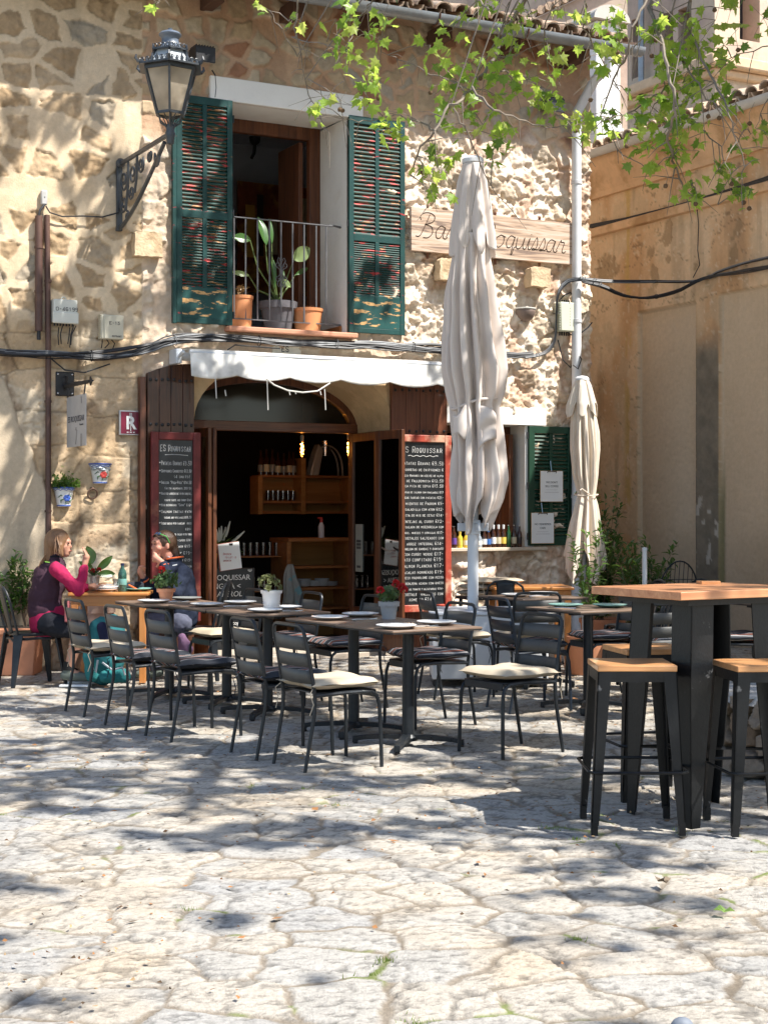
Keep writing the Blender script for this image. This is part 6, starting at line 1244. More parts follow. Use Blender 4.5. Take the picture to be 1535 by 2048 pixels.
# ---- blackboards
M_fr = pm('red_frame', (.13, .018, .016), .5, var=.35, ns=7, bump=.25, bs=25, col2=(.26, .09, .05), thr=(.60, .72)); M_fr2 = pm('orange_frame', (.38, .06, .035), .5, var=.25, ns=6, bump=.25, bs=25, col2=(.60, .36, .24), thr=(.50, .62))
def blackboard(x0, x1, z0, z1, y, lb, mf, lines, fs=.075, seed=1, title=None, bul=True, wavy=False):
    t = thing('menu_board', lb, 'menu board', (x0, y, z0)); w_ = x1-x0; h_ = z1-z0; r = random.Random(seed)
    for a, b, c, d, ax in ((0, fs, 0, h_, 'z'), (w_-fs, w_, 0, h_, 'z'), (fs, w_-fs, h_-fs, h_, 'x'), (fs, w_-fs, 0, fs, 'x')): m = MB(); m.box(a, b, -.028 if ax == 'z' else -.026, .012, c, d); m.build('frame', mf, t, bevel=.008)
    m = MB(); m.box(fs-.002, w_-fs+.002, -.006, .008, fs-.002, h_-fs+.002); m.build('slate', M_slate, t)
    m = MB(); iw = w_-2*fs; y_ = h_-fs-.105
    def fit(txt, x, y2, hh, wd):
        e = strokes(txt, 0, 0, hh)[1]; k = min(1.0, wd/max(e, .01)); hh = hh*max(.60, k**.85); p = strokes(txt, x, y2, hh, r, .03, .8, .04)[0]
        xm = max(a for q in p for a, b in q); kk = min(1, wd/(xm-x)); p = [[(x+(a-x)*kk, b) for a, b in q] for q in p]
        stroke_mesh(m, p, max(.0032, hh*.085), -.0075)
    fit('ES Roquissar', fs+iw*.06, y_, .095, iw*.88); y_ -= .035
    zz_ = [(fs+iw*(.2+.65*i/20), y_+(.006*math.sin(i*1.4) if wavy else .004*math.sin(i*.2))) for i in range(21)]; stroke_mesh(m, [zz_], .006, -.0075); y_ -= .02
    for (txt, hh, ind) in lines:
        y_ -= hh*1.0+.016
        if y_ < fs+.03: break
        if bul and ind == 0: stroke_mesh(m, [[(fs+.012, y_+hh*.4), (fs+.018, y_+hh*.4)]], .010, -.0075)
        fit(txt, fs+.03+ind*.03, y_+r.uniform(-.003, .003), hh, iw-.045-ind*.03)
        y_ -= .008 if ind == 0 else .0
    m.build('chalk_writing', M_chalk, t, smooth=False); return t
LL = [('Patatas Bravas $9.50', .062, 0), ('Chipirones Croquettes $12.50', .044, 0), ('(4 units)', .026, 4), ('Gallega "Pica-Pica" $14.50', .042, 0), ('(with almonds 2019)', .024, 1), ('Roasted aubergine with cheese,', .036, 0), ('tomato sauce and curry $14-', .034, 1), ('Mix mushrooms "Cava" $12-', .036, 0), ('Salmon tartar with', .036, 0), ('wakame and guacamole $17.50', .034, 1), ('Steak tartar with parmesan & fries', .036, 0), ('$21-', .03, 8),
      ('Serrano Roasted salad with tuna', .035, 0), ('tomatoes and capers $14-', .034, 1), ('Grilled salmon $19-', .040, 0), ('Confit duck $19-', .042, 0), ('Baked cod fish $19-', .040, 0), ('Homemade beef meatballs with', .034, 0), ('mustard sauce $17.50', .034, 2), ('Entrecote $23-', .036, 0), ('with potatoes', .028, 3), ('Lamb with prawns', .034, 0), ('mousse in curry', .034, 2), ('sauce $19-', .032, 5), ('Vegetable cannelloni $17.50', .034, 0), ('Pasta of the day $15-', .036, 0), ('Desserts $7-', .034, 0), ('Ice cream $5-', .034, 0), ('Bread and olives $3-', .034, 0)]
blackboard(W(301, 860, .13)[0], W(400, 860, .13)[0], .413, 2.205, -.13, 'tall chalk menu board in a dark red frame, on the left door shutter', M_fr, LL, seed=3)
RL = [('Patatas Bravas $9.50', .055, 0), ('Croquetas de chipirones $', .040, 0), ('Queso Mahones en aceite de oliva', .034, 0), ('de Valldemossa $12.50', .030, 2), ('Coca pica de sepia $13.50', .038, 0), ('Tartar de salmon con guacamole $17', .034, 0), ('Steak tartar con patatas $21-', .036, 0), ('Pimientos de Padron $9-', .036, 0), ('Ensaladilla con atun $12-', .038, 0), ('Pasta de mix de setas $14-', .036, 0), ('Lentejas al curry $12-', .038, 0), ('Ensalada de mozzarella con', .034, 0), ('mango, nueces y semillas $13-', .034, 0), ('Vegetales salteados con', .034, 0), ('arroz integral $14-', .034, 2), ('Canelon de gambas y boniato', .034, 0),
      ('con curry verde $17-', .034, 1), ('Pato confitado $19-', .038, 0), ('Salmon plancha $17-', .042, 0), ('Bacalao horneado $19-', .036, 0), ('Queso provolone con pesto', .034, 0), ('Berenjena asada con queso', .032, 0), ('salsa de tomate y alcaparras $14-', .032, 0), ('Vegetales gallegos con', .032, 0), ('romesco $14-', .032, 3), ('Tacos de trigo con ternera', .032, 0), ('y guacamole $13.50 (2uds)', .032, 3), ('Albondigas de ternera con', .032, 0), ('salsa $17.50', .030, 5), ('Sopa de pescado con pasta $12-', .032, 0), ('Raviolis de calabaza y nueces', .032, 0), ('con crema de esparragos $16-', .032, 1), ('Plato de jamon iberico $24-', .032, 0), ('Nuestras gildas $3-', .034, 0), ('Postres ! / No', .040, 0), ('caseros " / cafe', .036, 0)]
blackboard(W(784, 870, .13)[0], W(900, 870, .13)[0], W(840, 1224, .13)[1], W(840, 870, .13)[1], -.13, 'wider chalk menu board in an orange-red frame, on the right door shutter', M_fr2, RL, seed=8, bul=False, wavy=True)
# ---- hanging metal sign, plaque
x, z = W(132, 790, .0); t = thing('hanging_sign', 'grey rectangular restaurant sign hanging from a black wall bracket', 'sign', (W(113, 745)[0], 0, 0)); bx0 = W(113, 745)[0]
zt = W(113, 743)[1]; zb = W(113, 792)[1]; m = MB(); m.box(-.01, .165, -.02, .0, zb, zt); m.build('wall_plate', M_blk, t, bevel=.01)
for cx, cz in ((.01, zb+.025), (.145, zb+.025), (.01, zt-.025), (.145, zt-.025)): m = MB(); m.ball((cx, -.022, cz), .009, 8, (1, .5, 1)); m.build('bolt', M_cut, t)
zc = W(150, 772, .3)[1]; m = MB(); m.tube([(.075, -.02, zb+.06), (.07, -.10, zc+.10), (.075, -.05, zt-.05)], .014, 8); m.tube([(.07, -.03, zc+.02), (.08, -.62, zc+.01), (.08, -.76, zc+.01)], [.022, .017, .014], 6); m.build('arm', M_blk, t)
m = MB(); q = .045; m.add([(.08, -.78, zc+.05), (.08, -.815, zc+.02), (.08, -.88, zc+.01), (.08, -.815, zc), (.08, -.78, zc-.03), (.08, -.76, zc+.01)], [(0, 1, 2, 3, 4, 5)]); m.build('arrow_tip', M_blk, t, solid=.012)
for y in (-.12, -.62): m = MB(); m.tube([(.078+.006*math.sin(a), y+.02*math.cos(a)*.5, zc-.045+.05*math.sin(a)) for a in [6.283*i/12 for i in range(12)]], .005, 5, closed=True); m.build('hook', M_blk, t)
sg = thing('panel', None, None, (.078, -.66, zc-.55)); sg.parent = t; m = MB(); m.box(-.004, .004, 0, .58, 0, .46); m.build('plate', pm('sign_grey', (.42, .41, .40), .6, var=.12, ns=4, bump=.05), sg, bevel=.002)
q = font_part('lettering', 'ES ROQUISSAR', .075, M_ink, sg, (-.006, .29, .225), rot=(R(90), 0, R(-90))); font_part('lettering', 'Restaurant', .026, M_ink, sg, (-.006, .12, .185), rot=(R(90), 0, R(-90)))
m = MB(); gm = pm('sign_print', (.27, .26, .25), .6, bump=0); m.bar((-.006, .30, .02), (-.006, .26, .15), .004, .02); m.bar((-.006, .30, .15), (-.006, .28, .17), .004, .012); m.lathe([(.022, 0), (.034, .05), (.02, .08)], (-.006, .13, .03), 10, Matrix.Diagonal(Vector((.1, 1, 1)))); m.box(-.007, -.006, .11, .15, .0, .03); m.bar((-.006, .12, .38), (-.006, .13, .44), .003, .02); m.build('cutlery_print', gm, sg, smooth=False)
x0, z1 = W(241, 822, .04); t = thing('plaque', 'dark red square plaque with a white letter R and a fork, beside the left shutter', 'plaque', (x0, -.04, z1-.215)); m = MB(); m.box(-.008, .215, .001, .035, -.008, .223); m.build('rim', pm('plaque_rim', (.55, .55, .56), .35, metal=.5), t, bevel=.004); m = MB(); m.box(.004, .203, -.004, .0005, .004, .211); m.build('face', pm('plaque_red', (.16, .012, .035), .3), t)
font_part('letter', 'R', .17, M_white, t, (.10, -.006, .05), off=.004); m = MB(); [m.box(.088+.009*k, .092+.009*k, -.0075, -.0065, .16, .20) for k in range(3)]; m.box(.096, .102, -.0075, -.0065, .03, .17); [m.box(.06+.03*k, .078+.03*k, -.0075, -.0065, .015, .022) for k in range(3)]; m.build('fork_mark', M_white, t)
# ---- painted wall pots
M_pot = pm('painted_pot', (.74, .74, .72), .3, var=.03, bump=.03); M_blue = pm('pot_blue', (.04, .09, .35), .35, bump=0); M_red = pm('pot_red', (.45, .05, .04), .4, bump=0); M_grnp = pm('pot_green', (.05, .12, .05), .5, bump=0)
def wallpot(px, py, w_, h_, lb, fc, plant):
    x, z = W(px, py, .10); t = thing('wall_pot', lb, 'flowerpot', (x, 0, z)); D_ = .95
    def f(r0): return [(r0*math.cos(math.pi*(1+i/16)), -.012+r0*D_*math.sin(math.pi*(1+i/16))) for i in range(17)]
    m = MB(); rs = [(w_*.30, 0), (w_*.32, .01), (w_*.46, h_*.84), (w_*.50, h_*.85), (w_*.52, h_)]; vs = []
    for r0, zz1 in rs: vs += [(a, b, zz1) for a, b in f(r0)]
    m.add(vs, [(i*17+j, i*17+j+1, (i+1)*17+j+1, (i+1)*17+j) for i in range(len(rs)-1) for j in range(16)]+[tuple(range(17))]); m.build('pot', M_pot, t, ang=50, solid=.006)
    m = MB(); m.tube([(a, b-.004, h_-.004) for a, b in f(w_*.52)], .008, 6); m.build('blue_rim', M_blue, t); m = MB(); m.tube([(a, b-.002, .008) for a, b in f(w_*.32)], .006, 6); m.build('blue_foot', M_blue, t)
    m = MB(); m.tube([(a, b-.005, h_*.88+.006*math.sin(i*2.2)) for i, (a, b) in enumerate(f(w_*.505))], .004, 5); m.build('wavy_line', M_blue, t)
    m = MB(); yv = -w_*.43*D_
    for k in range(6): a = k*1.047; m.ball((.018*math.cos(a)+.01, yv-.01, h_*.45+.018*math.sin(a)), .017, 8, (1, .25, 1))
    m.build('flower', fc, t)
    m = MB(); [m.tube([(.01, yv, h_*.45), (.05*math.cos(a), yv, h_*.45+.05*math.sin(a)), (.07*math.cos(a+.5), yv+.01, h_*.45+.055*math.sin(a+.5))], [.004, .007, .003], 5) for a in (0.3, 1.4, 2.6, 3.6, 4.7, 5.6)]; m.build('painted_leaves', M_grnp, t)
    return t, w_, h_
wallpot(206, 967, .20, .185, 'white painted wall pot with a red flower and crumpled foil inside, right of the pair', M_red, 0)
t, w_, h_ = wallpot(133, 1013, .19, .175, 'white painted wall pot with a blue flower and bushy green plant, left of the pair', M_blue, 1); WP1 = t
x, z = W(205, 932, .1); m = MB(); rr = random.Random(2); [m.ball((rr.uniform(-.07, .07), -.06+rr.uniform(-.04, .04), rr.uniform(-.01, .02)), .03, 7, (1, 1, .7)) for _ in range(14)]; o = m.build('foil', pm('foil', (.4, .45, .5), .35, metal=.6, var=.2, ns=30, bump=.8), loc=(x, 0, W(206, 937, .1)[1])); tag(o, 'crumpled silvery foil in the red-flowered wall pot', 'foil')
x, z = W(185, 985, .03); t = thing('tether_ring', 'rusty iron tether ring set in the wall under the red-flowered pot', 'ring', (x, 0, z)); m = MB(); m.tube([(.045*math.cos(a), -.035-.01*math.sin(a), -.012+.045*math.sin(a)) for a in [6.283*i/22 for i in range(22)]], .008, 8, closed=True); m.build('ring', pm('rust_iron', (.10, .055, .035), .8), t); m = MB(); m.tube([(0, .02, .04), (0, -.04, .04), (0, -.045, .03)], .012, 8); m.build('staple', MATS['rust_iron'], t)
# ---- balcony rail, pots
x0 = W(461, 440)[0]; M_rail = pm('rail_iron', (.13, .13, .135), .45, var=.25, bump=.1); zb0, zt0 = 3.33, 4.30; BRL = thing('railing', 'thin iron balcony railing with a scroll ornament across the upper window', 'railing', (0, 0, 0)); yR = .10
rx1 = W(660, 452, -yR)[0]; rx0 = -4.24; zt0 = W(660, 452, -yR)[1]; zb0 = W(660, 649, -yR)[1]
m = MB(); m.bar((rx0, yR, zt0), (rx1, yR, zt0), .025, .010); m.build('top_rail', M_rail, BRL); m = MB(); m.bar((rx0, yR, zb0), (rx1, yR, zb0), .020, .010); m.build('bottom_rail', M_rail, BRL)
for px in (468, 491, 515, 539, 562, 585, 608, 632, 652): x = W(px, 550, -yR)[0]; m = MB(); m.tube([(x, yR, zb0-.0), (x, yR, zt0)], .0085, 8); m.build('baluster', M_rail, BRL)
for z in (zt0, zb0): m = MB(); m.tube([(rx1-.01, yR, z), (rx1+.05, yR+.005, z+.005), (WIN[1]+.0, yR+.03, z)], [.012, .009, .012], 6); m.build('wall_fixing', M_rail, BRL)
m = MB(); cx = W(562, 545, -yR)[0]; cz = W(562, 545, -yR)[1]
def curl(m, x, z, sx, sz, k=1):
    pts = []
    for i in range(20): a = -math.pi/2+i/19*math.pi*2.1; rr = .030*(1-i/19*.72)*k; pts.append((x+sx*(.035*k+rr*math.cos(a)), yR-.008, z+sz*(.06*k+rr*math.sin(a))))
    m.tube([(x, yR-.008, z)]+pts, .0045, 5)
for sx in (-1, 1):
    curl(m, cx, cz+.012, sx, 1); curl(m, cx, cz-.012, sx, -1)
    pts = [(cx, yR-.008, cz+.02), (cx+sx*.02, yR-.008, cz+.07), (cx+sx*.045, yR-.008, cz+.115), (cx+sx*.03, yR-.008, cz+.145), (cx+sx*.010, yR-.008, cz+.128), (cx+sx*.02, yR-.008, cz+.112)]; m.tube(pts, .0045, 5); m.tube([(x, y, 2*cz-z) for x, y, z in pts], .0045, 5)
m.box(cx-.014, cx+.014, yR-.016, yR+.012, cz-.022, cz+.022); m.build('scroll_ornament', M_rail, BRL)
M_terr = pm('terracotta', (.60, .26, .14), .75, var=.10, ns=7, bump=.15, bs=40); M_terr2 = pm('terracotta_orange', (.66, .28, .12), .6, var=.06, ns=5, bump=.08); M_gp = pm('grey_plastic_pot', (.13, .125, .135), .5, var=.08, bump=.05)
M_soil = pm('soil', (.05, .035, .025), .95, var=.4, ns=40, bump=.5)
def pot(name, lb, loc, r0, r1, h, mat, rim=.03, n=28, ring=0, cat='flowerpot'):
    t = thing(name, lb, cat, loc); m = MB(); m.lathe([(0, 0), (r0, 0), (r0+(r1-r0)*(1-rim/h), h-rim), (r1+.006, h-rim), (r1+.010, h), (r1-.004, h), (r1-.010, h-.03), (0, h-.03)], n=n); m.build('pot', mat, t, ang=50)
    if ring:
        for k in range(ring): z = h*.10+k*.014; m = MB(); rr = r0+(r1-r0)*z/h+.002; m.tube([(rr*math.cos(a), rr*math.sin(a), z) for a in [6.283*i/24 for i in range(24)]], .003, 5, closed=True); m.build('rib', mat, t)
    m = MB(); m.lathe([(0, h-.024), (r1-.014, h-.024)], n=20); m.build('soil', M_soil, t); return t
def slp(px, y): x = W(px, 600, -y)[0]; return (x, y, 3.252)
PA = pot('plant_pot', 'left terracotta pot with dried flowers on the balcony sill', slp(482, .20), .10, .115, .33, M_terr2); PB = pot('plant_pot', 'large grey plastic pot in the middle of the balcony sill', slp(556, .30), .13, .185, .31, M_gp, .07); PC = pot('plant_pot', 'right terracotta pot with a withered plant on the balcony sill', slp(615, .22), .125, .150, .25, M_terr2)
# ================================================================ PLANTS
def leaf_shape(mb, p, d, up, L, Wd, fold=.15, curl=.1):
    d = d.normalized(); s = d.cross(up); s = s.normalized() if s.length > 1e-4 else d.orthogonal().normalized(); n = s.cross(d)
    q = lambda a, b, c: p+d*(a*L)+s*(b*Wd)+n*(c*L)
    mb.add([q(0, 0, 0), q(.35, .5, fold), q(.72, .36, fold*.8-curl), q(1, 0, -curl*1.5), q(.72, -.36, fold*.8-curl), q(.35, -.5, fold), q(.5, 0, 0)], [(0, 1, 6), (1, 2, 6), (2, 3, 6), (6, 3, 4), (6, 4, 5), (0, 6, 5)])
def rnd_dir(r, zb=0.):
    while True:
        v = Vector((r.uniform(-1, 1), r.uniform(-1, 1), r.uniform(-1, 1)+zb))
        if .1 < v.length < 1.5: return v.normalized()
M_lf = leafm('shrub_leaf', (.045, .10, .022), (.18, .32, .05), .25, .35); M_lf2 = leafm('shrub_leaf_light', (.10, .20, .05), (.30, .50, .10), .3, .35); M_ger = leafm('geranium_leaf', (.06, .12, .035), (.2, .3, .06), .25, .6)
M_suc = leafm('succulent_leaf', (.22, .24, .09), (.3, .3, .1), .15, .5); M_petal = leafm('red_petal', (.50, .012, .02), (.7, .05, .03), .3, .6); M_stem = pm('green_stem', (.10, .14, .04), .6, bump=0); M_twig = pm('twig', (.16, .11, .07), .8, var=.25, bump=.2)
def shrub(parent, base, stems, seed, leaf, L, mat, nl=30, spread=.25, h=(.4, .7), stemr=.005, start=.25):
    r = random.Random(seed); lm = MB(); sm = MB(); base = Vector(base)
    for k in range(stems):
        a = r.uniform(0, 6.28); hh = r.uniform(*h); sp = r.uniform(.2, 1)*spread; pts = [base+Vector((math.cos(a)*sp*u**1.3+r.uniform(-.01, .01), math.sin(a)*sp*u**1.3+r.uniform(-.01, .01), hh*u)) for u in (0, .25, .5, .75, 1)]
        sm.tube(pts, [stemr, stemr*.9, stemr*.7, stemr*.5, stemr*.3], 5)
        for i in range(nl):
            u = start+(1-start)*r.random(); j = min(3, int(u*4)); p = pts[j].lerp(pts[j+1], u*4-j); d = rnd_dir(r, .5); leaf_shape(lm, p+d*.01, d, Vector((0, 0, 1)), L*r.uniform(.6, 1.15), L*leaf*r.uniform(.8, 1.1))
    sm.build('stem', M_twig, parent); return lm.build('foliage', mat, parent, smooth=False)
def geranium(parent, z, seed, s=1.0, reds=((0, 0, .12),), n=90, R_=.075):
    r = random.Random(seed); m = MB()
    for k in range(n):
        d = rnd_dir(r, .6); p = Vector((0, 0, z+.03*s))+Vector((d.x*R_*s, d.y*R_*s, max(-.01, d.z)*R_*1.0*s))*r.uniform(.5, 1.1); leaf_shape(m, p, rnd_dir(r, .2), d, .032*s, .034*s, .1, .05)
    m.build('foliage', M_ger, parent, smooth=False)
    for i, (x, y, zz1) in enumerate(reds):
        f = MB(); c = Vector((x*s, y*s, z+zz1*s)); st = MB(); st.tube([(x*.2*s, y*.2*s, z), c], .0025, 5); st.build('stem', M_stem, parent)
        for k in range(46): d = rnd_dir(r, .3); leaf_shape(f, c+d*.012*s, d, rnd_dir(r), .020*s, .020*s, .1, .1)
        f.build('flower_head', M_petal, parent, smooth=False)
# geranium in grey pot (nearest tables), terracotta pot, white ribbed pot
p = onT('t1b', .20, -.12); t = pot('plant_pot', 'small grey zinc pot with a red geranium on the nearest pair of tables', p, .045, .062, .115, pm('zinc_pot', (.36, .36, .36), .45, var=.12, bump=.08)); geranium(t, .11, 1, 1.0, ((-.07, -.01, .08), (.06, .02, .12), (.10, -.02, .08), (.07, -.05, .10)), n=70)
p = onT('t3', -.02, .02); t = pot('plant_pot', 'small terracotta pot with a leafy red geranium on the table before the women', p, .042, .066, .105, M_terr, .028); geranium(t, .10, 2, 1.15, ((-.03, 0, .13), ), n=130, R_=.09); t_ = t
p = onT('t2', .02, -.02); t = pot('plant_pot', 'white ribbed pot with a pale succulent on the middle pair of tables', p, .052, .070, .145, pm('white_pot', (.78, .74, .70), .35, var=.03, bump=0), .02, ring=4)
r = random.Random(3); m = MB()
for k in range(26):
    d = rnd_dir(r, .7); c = Vector((-.02, 0, .165))+Vector((d.x*.075, d.y*.075, max(0, d.z)*.075))
    for j in range(9): e = rnd_dir(r, .5); leaf_shape(m, c, (e+d*.6).normalized(), d, .03, .016, .2, .1)
m.build('foliage', M_suc, t, smooth=False)
# balcony plants
r = random.Random(6); m = MB()
for k in range(60): d = rnd_dir(r, 1.2); leaf_shape(m, Vector((r.uniform(-.05, .05), r.uniform(-.05, .05), .31+.10*r.random())), d, Vector((0, 0, 1)), .04, .018)
m.build('dried_flowers', leafm('dried_flower', (.35, .22, .10), (.4, .25, .1), .15), PA, smooth=False)
m = MB()
for k in range(22): d = rnd_dir(r, .6); leaf_shape(m, Vector((r.uniform(-.06, .06), r.uniform(-.05, .05), .23)), d, Vector((0, 0, 1)), .11*r.uniform(.6, 1), .018, .1, .4)
m.build('withered_leaves', pm('withered', (.30, .12, .06), .8), PC, smooth=False)
BL = bpy.data.materials; M_big = leafm('strelitzia_leaf', (.07, .16, .045), (.25, .45, .08), .3, .25); M_bigp = leafm('strelitzia_pale', (.30, .40, .16), (.5, .6, .2), .3, .3)
def bigleaf_plant(parent, base, tips):
    for (tip, mid, L, Wd, dirv, mt) in tips:
        s = MB(); b = Vector(base); tip = Vector(tip); mid = Vector(mid); s.tube([b, b.lerp(mid, .5)+Vector((0, 0, .03)), mid, mid.lerp(tip, .6), tip], [.010, .009, .008, .006, .005], 6); s.build('stalk', M_stem, parent)
        m = MB(); d = Vector(dirv).normalized(); up = Vector((.25, -1, .25)); sd = d.cross(up).normalized(); n_ = sd.cross(d)
        def f(u, v): w_ = math.sin(math.pi*min(1, u*.97+.02))**.75*Wd/2; b_ = (v-.5)*2; return tuple(tip+d*(u*L)+sd*(b_*w_)+n_*(abs(b_)*.12*Wd-.22*L*u*u))
        m.grid(f, 12, 6); m.build('leaf', mt, parent, ang=60)
q = PB.location
def rel(px, py, y=.28): x, z = W(px, py, -y); return (x-q.x, y-q.y, z-q.z)
B0 = (0, 0, .28)
bigleaf_plant(PB, B0, [(rel(500, 480), rel(515, 535), .19, .10, (-1, -.2, .12), M_big), (rel(531, 490), rel(535, 540), .30, .11, (-.1, .1, 1), M_big), (rel(543, 488), rel(545, 540), .26, .045, (.05, 0, 1), M_big), (rel(587, 520, .2), rel(572, 560), .21, .15, (.8, -.3, .65), M_bigp), (rel(548, 575, .24), rel(548, 590), .33, .06, (.05, 0, 1), M_big),
    (rel(498, 552), rel(515, 580), .19, .06, (-1, -.1, .2), M_bigp), (rel(560, 560, .2), rel(562, 590), .13, .08, (1, -.3, -.5), M_bigp), (rel(590, 550, .4), rel(575, 575), .22, .05, (.9, .2, .5), M_big), (rel(560, 585, .3), rel(560, 600), .25, .04, (.3, 0, 1), M_big)])
# wall pot plant
r = random.Random(8); m = MB()
for k in range(240): d = rnd_dir(r, .5); c = Vector((r.uniform(-.12, .12), -.06+r.uniform(-.06, .05), .17+abs(r.gauss(0, .05)))); leaf_shape(m, c, d, Vector((0, 0, 1)), .035, .026)
m.build('foliage', leafm('parsley', (.08, .17, .03), (.25, .42, .06), .3), WP1, smooth=False)
# left terracotta trough and shrub, floor pot
p = P(40, 1330, 13.9); t = thing('planter', 'long terracotta planter box on the ground at the far left behind the metal chair', 'planter', (p.x, p.y, 0), -ANG); m = MB(); m.prism([(-.40, 0), (.16, 0), (.19, .40), (-.43, .40)], -.18, .18); m.box(-.45, .21, -.20, .20, .36, .42); m.build('trough', M_terr, t, bevel=.012); m = MB(); m.box(-.40, .16, -.15, .15, .38, .425); m.build('soil', M_soil, t)
sh = thing('shrub', 'bushy green shrub growing in the terracotta trough at the left edge', 'shrub', (p.x, p.y, .40), -ANG)
shrub(sh, (-.10, 0, 0), 12, 11, .42, .075, M_lf2, 34, .30, (.45, .80)); shrub(sh, (.05, 0, 0), 7, 12, .42, .07, M_lf, 30, .22, (.4, .7))
pot('plant_pot', 'wide blush-coloured pot on the ground behind the women table', tuple(P(192, 1200, 14.1).xy)+(0,), .13, .17, .62, pm('blush_pot', (.60, .42, .34), .6, var=.06), .08)
# right shrubs
def potted(name, lb, X, Y, r0, r1, h, mt): p = CW(X, Y); return pot(name, lb, (p.x, p.y, 0), r0, r1, h, mt, .04)
t = potted('planter', 'round terracotta pot holding the pale-leaved shrub by the small parasol', 1.83, 13.9, .15, .19, .34, M_terr); shrub(t, (0, 0, .30), 9, 21, .45, .075, M_lf2, 30, .26, (.6, 1.15))
t = potted('planter', 'terracotta pot with a dense dark shrub against the ochre wall', 2.15, 15.3, .17, .22, .40, M_terr); shrub(t, (0, 0, .36), 26, 22, .35, .085, M_lf, 55, .34, (.5, 1.45), start=.1)
t = potted('planter', 'low terracotta pot with a spreading dark shrub behind the post', 2.42, 14.8, .17, .22, .34, M_terr); shrub(t, (0, 0, .30), 26, 23, .35, .09, M_lf, 44, .42, (.4, .9), start=.1)
# ================================================================ COUNTER WINDOW: bottles, clipboards
GBt = 'bottles lined up on the counter window sill'
def bottle(px, h, r, mat, lab, lb, cap=None, liq=None, y=-.03):
    x, _ = W(px, 1090, -y); t = thing('bottle', lb, 'bottle', (x, y, 1.0745)); t['group'] = GBt
    m = MB(); m.lathe([(0, 0), (r*.95, 0), (r, .01), (r, h*.55), (r*.85, h*.66), (r*.42, h*.78), (r*.38, h*.95), (r*.46, h*.955), (r*.46, h*.97), (0, h*.97)], n=18); m.build('glass', mat, t)
    m = MB(); m.lathe([(r*1.01, h*.16), (r*1.02, h*.17), (r*1.02, h*.44), (r*1.01, h*.45)], n=18); m.build('label', lab, t)
    m = MB(); m.lathe([(r*.40, h*.78 if cap else h*.95), (r*.48, h*.95), (r*.50, h*.99), (0, h)], n=14); m.build('cap', cap or M_cut, t); return t
gb = pm('brown_glass', (.05, .018, .008), .08, spec=.7, bump=0); gg = pm('green_glass', (.012, .07, .02), .08, spec=.7, bump=0); gy = pm('yellow_drink', (.70, .50, .06), .15, bump=0); gc = pm('clear_bottle', (.30, .34, .38), .1, spec=.7, bump=0)
lw = M_white; lp = pm('purple_label', (.13, .06, .30), .5, bump=0); lbl = pm('blue_label', (.05, .16, .45), .5, bump=0); lc = pm('cream_label', (.62, .55, .38), .5, bump=0); lk = pm('black_label', (.03, .02, .02), .5, bump=0); ly = pm('yellow_label', (.75, .55, .1), .5, bump=0)
for a in ((907, .23, .030, gb, lp, 'first bottle from the left, purple label', None), (919, .17, .031, gy, ly, 'squat yellow drink bottle, left of its twin', ly), (932, .17, .031, gy, lw, 'squat yellow drink bottle beside the white pole', ly), (958, .16, .027, gc, lw, 'small clear bottle right of the white pole', None), (968, .20, .026, gb, lw, 'brown bottle with round white label', None),
          (976, .20, .026, gb, lbl, 'bottle with blue label and blue neck', lbl), (986, .24, .028, gb, lw, 'left of the three white-necked brown bottles', lw), (996, .24, .028, gb, lc, 'middle of the three white-necked brown bottles', lw), (1006, .24, .028, gb, ly, 'right of the three white-necked brown bottles', lw), (1016, .24, .026, gg, gg, 'green bottle without a pale label', None), (1027, .24, .028, gb, lc, 'brown bottle with beige label', None), (1038, .23, .028, gb, lk, 'rightmost brown bottle with dark label', None)): bottle(*a)
def clipb(x0p, y0p, x1p, y1p, l1, l2, lb):
    x0, z1 = W(x0p, y0p, .09); x1, z0 = W(x1p, y1p, .09); t = thing('clipboard', lb, 'notice', (x0, -.09, z0), 0); w_ = x1-x0; h_ = z1-z0; m = MB(); m.box(-.006, w_+.006, -.002, .003, -.006, h_+.004); m.build('backing', pm('clip_wood', (.42, .27, .12), .6), t)
    m = MB(); m.box(0, w_, -.0045, -.0022, 0, h_); m.build('paper', M_white, t)
    m = MB(); m.tube([(w_*.3, -.006, h_-.02), (w_*.3, -.012, h_-.004), (w_*.7, -.012, h_-.004), (w_*.7, -.006, h_-.02)], .004, 5); m.build('clip', M_edge, t)
    for i, s in enumerate((l1, l2)): font_part('lettering', s, .030, M_ink, t, (w_/2, -.006, h_*.60-.042*i))
    m = MB(); m.box(w_*.25, w_*.75, -.0055, -.0046, h_*.38, h_*.385); m.box(w_*.18, w_*.82, -.0055, -.0046, h_*.30, h_*.308); m.build('rule', pm('rule_grey', (.3, .25, .25), .6, bump=0), t)
    m = MB(); m.tube([(w_*.5, -.002, h_), (w_*.5, .012, h_+.06), (w_*.5, .02, h_+.11)], .003, 5); m.build('hook', M_cut, t)
clipb(1080, 942, 1124, 1003, "WE DON'T", 'SELL COFFEE', "clipboard reading We Don't Sell Coffee on the dark green shutter"); clipb(1062, 1026, 1106, 1086, 'NO VENDEMOS', 'CAFE', 'clipboard reading No Vendemos Cafe, lower one on the dark green shutter')
